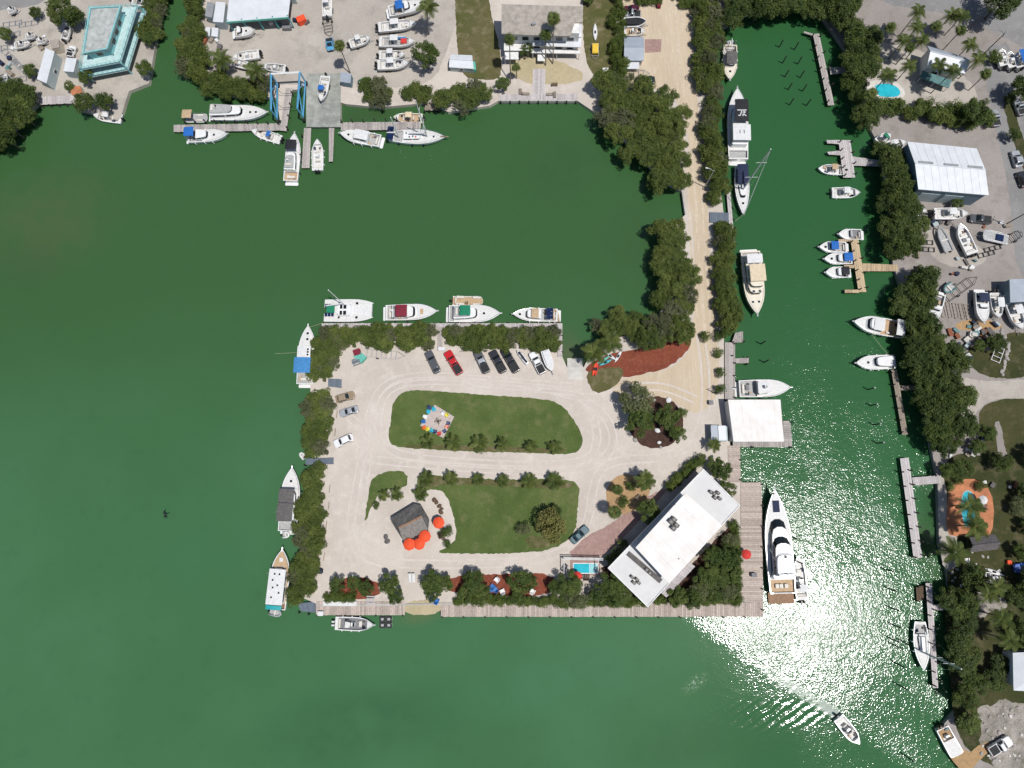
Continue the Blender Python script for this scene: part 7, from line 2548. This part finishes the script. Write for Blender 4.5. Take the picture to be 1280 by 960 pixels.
# ---- wheel stops, kerbs
ST = MB()
ST.loft([[(-.9, -.09, 0), (.9, -.09, 0), (.9, .09, 0), (-.9, .09, 0)], [(-.88, -.06, .14), (.88, -.06, .14), (.88, .06, .14), (-.88, .06, .14)]])
STM = ST.mesh('wheel_stop', 'wood_weathered')
stops = [((466, 433), 0), ((484, 433), 0), ((500, 434), 0), ((515, 434.5), 0), ((533, 435.5), 0), ((579, 439), 0)]
for p, a in stops:
    o = obj('wheel_stop', STM)
    g = G(*p, LZ)
    o.location = (g.x, g.y, LZ)
    o.rotation_euler = (0, 0, a)
    tag(o, 'low timber wheel stop along the north hedge of the car park', 'wheel stop', 'wheel stops along the north hedge')
for p in ((421, 518), (419, 540), (412, 611), (411, 632), (408, 656), (406, 677), (405, 696)):
    o = obj('wheel_stop', STM)
    g = G(*p, LZ)
    o.location = (g.x, g.y, LZ)
    o.rotation_euler = (0, 0, R(86))
    tag(o, 'low timber wheel stop along the west hedge of the car park', 'wheel stop', 'wheel stops along the west hedge')


# ---- lamp posts and poles
def lamp_post(base, h, label, arm=1.6, rz=R(150), m='pole_galvanised', lamp=True, cat='lamp post', name='lamp_post'):
    g = G(*base, LZ)
    r = thing(name, label, cat, (g.x, g.y, LZ), rz)
    MB().cyl(0, 0, 0, h, .13, .09, 8).build('pole', m, r)
    MB().tube([(0, 0, h - .4), (arm * .6, 0, h + .1), (arm, 0, h + .1)], .05, 5).build('arm', m, r)
    if lamp:
        MB().loft([[(*p, h + .0) for p in rr(arm - .1, arm + .5, -.16, .16, .1)], [(*p, h + .16) for p in rr(arm - .05, arm + .4, -.1, .1, .1)]]).build('lamp_head', 'trim_white', r)
    else:
        MB().tube([(0, -.9, h - .3), (0, .9, h - .3)], .06, 4).build('crossarm', m, r)
    return r


lamp_post((881, 234), 8.5, 'tall pale lamp post beside the sand drive', rz=R(160))
lamp_post((896, 493), 7.0, 'lamp post on the sand beside the boathouse', rz=R(10))
lamp_post((1209, 39), 9.5, 'dark wooden utility pole beside the main road', m='pole_wood', lamp=False, cat='utility pole', name='utility_pole')
lamp_post((1231, 66), 7.0, 'thin utility pole beside the three trailered boats', m='pole_wood', lamp=False, cat='utility pole', name='utility_pole')
lamp_post((1256, 281), 8.0, 'utility pole at the right of the storage yard', m='pole_wood', lamp=False, cat='utility pole', name='utility_pole')

# ---- jet skis on a floating dock
def jet_ski(px, rz, label, m='white_paint', z=.35, l=3.0):
    g = G(*px, z + .5)
    r = thing('jet_ski', label, 'jet ski', (g.x, g.y, z), rz)
    rg = []
    for i in range(8):
        t = i / 7
        b_ = .56 * (1 - max(0, (t - .5) / .5) ** 2.2) + .02
        rg.append([(l * (t - .5), b_, .45), (l * (t - .5), b_ * .7, .62 + .1 * t), (l * (t - .5), -b_ * .7, .62 + .1 * t), (l * (t - .5), -b_, .45), (l * (t - .5), -b_ * .5, .02), (l * (t - .5), b_ * .5, .02)])
    MB().loft(rg).build('hull', m, r, True)
    MB().prism(rr(-1.1, .2, -.22, .22, .15), .66, .95).build('seat', 'black_canvas', r)
    MB().loft([[(*p, .66) for p in rr(.1, .9, -.3, .3, .2)], [(*p, 1.02) for p in rr(.15, .5, -.2, .2, .1)]]).build('cowl', 'navy_canvas', r)
    MB().tube([(.25, -.42, 1.08), (.32, 0, 1.05), (.25, .42, 1.08)], .03, 5).build('handlebar', 'engine_black', r)


jet_ski((651, 443.5), R(130), 'white jet ski on the sand beside the longest black pickup', z=LZ)
jet_ski((655, 449), R(130), 'second white jet ski right behind the black pickups', z=LZ)
root = thing('floating_dock', 'black square floating dock cubes beside the plank landing', 'dock')
for i in range(2):
    for j in range(2):
        g = G(478 + 8 * i, 774 + 7.5 * j, .4)
        f_ = MB().prism([(g.x + x, g.y + y) for x, y in rr(-.66, .66, -.62, .62, .15)], -.15, .4).build('float_cube', 'engine_black', root)
        MB().prism([(g.x + x, g.y + y) for x, y in rr(-.3, .3, -.25, .25, .1)], .4, .46).build('cube_lid', 'deck_grey', f_)
dinghy('small striped swim raft at the blue gangway in the west hedge', (375, 566), (381, 573), 1.3, 0, 'white_canvas', False)

# ---- boulders, junk, planters
def boulder(px, s, label, m='rock', seed=0, name='boulder', z=LZ, group=None):
    r = random.Random(seed)
    g = G(*px, z + s * .4)
    mb = MB()
    rg = []
    for k in range(5):
        a = math.pi * (k / 4) * .94 + .05
        rg.append([(s * math.sin(a) * math.cos(t) * r.uniform(.8, 1.15), s * .8 * math.sin(a) * math.sin(t) * r.uniform(.8, 1.15), s * .55 * (1 - math.cos(a)) * .62) for t in [2 * math.pi * i / 8 for i in range(8)]])
    mb.loft(rg)
    o = mb.build(name, m)
    o.location = (g.x, g.y, z - .06 * s)
    o.rotation_euler = (0, 0, r.uniform(0, 6))
    return tag(o, label, 'boulder', group)


for i, (p, s) in enumerate((((543, 625), .7), ((545.5, 628), .6), ((549, 632.5), .6), ((551, 640), .7), ((552, 636), .45))):
    boulder(p, s, 'dark boulder in the row above the orange parasol', 'wood_dark', i, group='dark boulders above the orange parasol')
for i, (p, s) in enumerate((((482, 671), .75), ((484, 676.5), .7))):
    boulder(p, s, ('dark rounded boulder left of the tiki hut, upper', 'dark rounded boulder left of the tiki hut, lower')[i], 'grey_canvas', 20 + i)
for i, (p, s) in enumerate((((836, 500), .8), ((822, 538), .7), ((824, 553), .5), ((794, 550), .6), ((826, 559), .4), ((818, 500), .4))):
    boulder(p, s, 'pale boulder set in the roundabout bed', 'white_canvas' if i < 3 else 'rock', 40 + i, group='pale boulders in the roundabout bed')
for i in range(26):
    t = i / 25
    p = (1252 + 8 * math.sin(t * 3.1) + rnd.uniform(-2, 2), 410 + 58 * t)
    boulder(p, rnd.uniform(.3, .62), 'pale rock in the heap along the junk yard', 'rock', 60 + i, group='pale rocks along the junk yard')
for i in range(60):
    p = (rnd.uniform(1226, 1278), rnd.uniform(884, 958))
    boulder(p, rnd.uniform(.15, .5), 'pale rubble lump in the lower right yard', 'rock' if i % 3 else 'concrete_pale', 200 + i, group='rubble in the lower right yard')
for i in range(20):
    p = (rnd.uniform(1180, 1252), rnd.uniform(690, 765))
    boulder(p, rnd.uniform(.2, .45), 'pale garden rock below the terracotta terrace', 'rock' if i % 2 else 'concrete_pale', 300 + i, group='garden rocks below the terracotta terrace')


def crate(px, sx, sy, h, rz, m, label, name='crate', cat='crate', z=LZ, lid=None, group=None):
    g = G(*px, z + h)
    r = thing(name, label, cat, (g.x, g.y, z), rz, group)
    MB().prism(rr(-sx / 2, sx / 2, -sy / 2, sy / 2, .06, 1), 0, h).build('box', m, r)
    MB().prism(rr(-sx / 2 - .04, sx / 2 + .04, -sy / 2 - .04, sy / 2 + .04, .08, 1), h, h + .07).build('lid', lid or m, r)
    return r


JM = ['junk_teal', 'white_canvas', 'grey_canvas', 'wood_weathered', 'rust', 'navy_canvas', 'wall_metal_pale', 'concrete_pale']
for i in range(26):
    p = (rnd.uniform(1176, 1240), rnd.uniform(413, 448))
    crate(p, rnd.uniform(.6, 2.0), rnd.uniform(.5, 1.4), rnd.uniform(.4, 1.2), rnd.uniform(0, 3), JM[i % 8], 'discarded box in the junk yard below the storage yard', 'junk_box', 'box', group='discarded boxes in the junk yard')
for i in range(16):
    p = (rnd.uniform(330, 405), rnd.uniform(8, 30)) if i < 8 else (rnd.uniform(255, 290), rnd.uniform(48, 90))
    crate(p, rnd.uniform(.6, 1.8), rnd.uniform(.5, 1.2), rnd.uniform(.4, 1.1), rnd.uniform(0, 3), JM[(i * 3) % 8], 'box of gear lying about the boatyard', 'gear_box', 'box', group='boxes of gear about the boatyard')
for i in range(16):
    p = (rnd.uniform(0, 62), rnd.uniform(38, 112))
    crate(p, rnd.uniform(.6, 2.2), rnd.uniform(.5, 1.2), rnd.uniform(.4, 1.1), rnd.uniform(0, 3), JM[(i * 5) % 8], 'box of gear stored in the far left yard', 'gear_box', 'box', group='boxes of gear in the far left yard')
for i in range(14):
    p = (rnd.uniform(1225, 1276), rnd.uniform(600, 640)) if i < 4 else (rnd.uniform(1206, 1232), rnd.uniform(535, 572))
    crate(p, rnd.uniform(.5, 1.4), rnd.uniform(.4, 1.0), rnd.uniform(.3, .9), rnd.uniform(0, 3), JM[(i * 3 + 1) % 8], 'box of clutter lying among the east bank trees', 'clutter_box', 'box', group='boxes of clutter among the east bank trees')
crate((446, 440), 1.6, 1.4, 1.0, R(20), 'maroon_canvas', 'dark red covered box at the corner of the car park')
crate((450, 446), 2.6, 1.9, .7, R(-40), 'green_canvas', 'grey green covered dinghy box beside the dark red box', 'covered_box', 'box', lid='trim_green')
crate((552, 436), 1.6, .8, .7, 0, 'white_canvas', 'white dock box at the foot of the hedge gangway', 'dock_box', 'box')
crate((425, 754.5), 7.5, .9, .5, 0, 'white_canvas', 'long white locker bench on the plank landing', 'locker_bench', 'box')
crate((400.5, 767), 1.2, .9, .6, 0, 'white_canvas', 'white dock box at the corner of the plank landing', 'dock_box', 'box', z=1.12)
crate((398, 714), 1.0, 1.6, .9, R(85), 'navy_canvas', 'blue bin at the end of the west hedge', 'bin', 'bin')
crate((376, 23), 2.2, 1.6, 1.5, .4, 'orange_canvas', 'orange red machine beside the boatyard shed', 'machine', 'machine')
crate((358, 33), 2.2, 1.2, 1.0, 0, 'cockpit_grey', 'dark low cart on the sand below the boatyard shed', 'cart', 'cart')
crate((943, 719), 1.1, .8, .9, 0, 'cockpit_grey', 'grey dock box on the east boardwalk beside the yacht', 'dock_box', 'box', z=1.12)
crate((889, 503), .9, .9, .9, 0, 'cockpit_grey', 'dark bin on the sand left of the boathouse', 'bin', 'bin')
crate((757, 87), 1.4, .9, .7, 0, 'white_canvas', 'white machine on the grass right of the house yard', 'machine', 'machine')
crate((1262, 703), .8, .8, .6, 0, 'orange_canvas', 'small orange and white box on grass behind the pavilion', 'box', 'box')
crate((824, 6), .9, .9, .9, 0, 'maroon_canvas', 'dark red bin at the end of the top hedge', 'bin', 'bin')

for i in range(34):
    p = (rnd.uniform(1146, 1262), rnd.uniform(276, 284)) if i < 12 else ((rnd.uniform(1190, 1225), rnd.uniform(322, 345)) if i < 20 else (rnd.uniform(1150, 1262), rnd.uniform(402, 411)))
    crate(p, rnd.uniform(.4, 1.6), rnd.uniform(.3, .9), rnd.uniform(.2, .8), rnd.uniform(0, 3), JM[(i * 3 + 2) % 8], 'box or crate of gear lying about the east storage yard', 'gear_box', 'box', group='boxes of gear about the east storage yard')
# timber pallets and boat stands in the storage yard
def pallet(px, l, wd, rz, label, group, m='wood_weathered', n=5, z=LZ):
    g = G(*px, z)
    r = thing('timber_rack', label, 'timber rack', (g.x, g.y, z), rz, group)
    for k in range(n):
        MB().box(-l / 2 + l * k / (n - 1), 0, .22, .16, wd, .12).build('slat', m, r)
    for y in (-wd * .4, wd * .4):
        MB().box(0, y, .08, l + .2, .14, .16).build('runner', m, r)


for i, x in enumerate((1178, 1186, 1194, 1202, 1209)):
    pallet((x, 387 + .8 * i), 3.6, 1.0, R(96), 'timber rack lying in the row beside the white cabin boat', 'timber racks beside the white cabin boat')
for i, (x, y) in enumerate(((1155, 303), (1157, 312), (1232, 318), (1240, 311))):
    pallet((x, y), 3.8, 1.2, R(-5 + 20 * (i > 1)), 'dark metal boat stand lying on the storage yard', 'boat stands on the storage yard', 'frame_black', 4)
for i, (x, y) in enumerate(((12, 70), (20, 78), (28, 86), (14, 44), (36, 30), (16, 30), (6, 60), (22, 100), (12, 104))):
    pallet((x, y), 5.0, 1.6, R(-40 if i < 3 else 8), 'pale metal boat rack in the far left yard', 'boat racks in the far left yard', 'aluminium', 4)
# white gangway rack by the east trees
root = thing('stair_rack', 'white ladder like rack lying at the edge of the east bank trees', 'rack')
a, b = G(1171, 443, LZ + .6), G(1178, 474, LZ + .6)
d = (b - a)
rz = math.atan2(d.y, d.x)
for k in range(9):
    p = a + d * (k / 8)
    MB().box(p.x, p.y, LZ + .75, .22, 2.6, .1, rz).build('rung', 'white_canvas', root)
for s_ in (-1.1, 1.1):
    p = (a + b) / 2 + Vector((-math.sin(rz), math.cos(rz), 0)) * s_
    MB().box(p.x, p.y, LZ + .36, d.length, .12, .7, rz).build('side_rail', 'aluminium', root)
# garden arch / gate beams over the top-right street
for i, (x, y) in enumerate(((1148, 336), (1149, 318))):
    crate((x, y), .5, 1.6, .9, 0, 'wood_weathered', ('upper', 'lower')[1 - i] + ' timber stack at the gap of the tan dock path', 'timber_stack', 'timber')

# ---- mooring lines
def line(a, za, b, zb, label):
    A_, B_ = G(*a, za), G(*b, zb)
    m_ = (A_ + B_) / 2 - Vector((0, 0, .25))
    o = MB().tube([A_, m_, B_], .03, 4).build('mooring_line', 'rope')
    tag(o, label, 'rope')


line((386, 409), 1.7, (402, 404), 1.25, 'mooring line from the blue canopied yacht to the quay corner')
line((1090, 418), 1.3, (1113, 446), 1.3, 'mooring line from the east sport fisher to the shaded dock')
line((929, 268), 1.5, (919, 276), 1.0, 'mooring line from the slim sailing yacht bow to the quay')
line((333, 717), .2, (346, 712), 2.0, 'thin line running left from the tan decked trawler')
line((344, 442), .2, (378, 440), 2.2, 'thin line running left from the blue canopied yacht')
line((919, 199), 1.0, (909, 205), 1.2, 'stern line of the monogram yacht')

# ---- bird over the bay
root = thing('bird', 'black seabird gliding low over the open bay', 'bird', tuple(G(207, 643, .9)), R(200))
root.scale = (.6, .6, .6)
bd = MB()
rg = []
for x, r_ in ((-.75, .02), (-.45, .10), (0, .17), (.35, .13), (.55, .08), (.72, .09), (.85, .05), (1.05, .012)):
    rg.append([(x, r_ * math.cos(t), r_ * .85 * math.sin(t)) for t in [2 * math.pi * i / 8 for i in range(8)]])
bd.loft(rg)
bd.build('body', 'feather_black', root, True)
for sg in (1, -1):
    wg = MB()
    st_ = [(0, .1, .36, .05), (.5, .55, .34, .22), (.35, 1.1, .28, .30), (-.25, 1.75, .10, .18)]
    wg.loft([[(x + c_ / 1, sg * y, z_), (x, sg * y, z_ + .03), (x - c_, sg * y, z_), (x, sg * y, z_ - .02)] for x, y, c_, z_ in st_])
    wg.build('wing', 'feather_black', root)
MB().loft([[(-.7, -.05, 0), (-.7, .05, 0), (-.7, 0, .04)], [(-1.25, -.2, 0), (-1.25, .2, 0), (-1.25, 0, .02)]]).build('tail', 'feather_black', root)
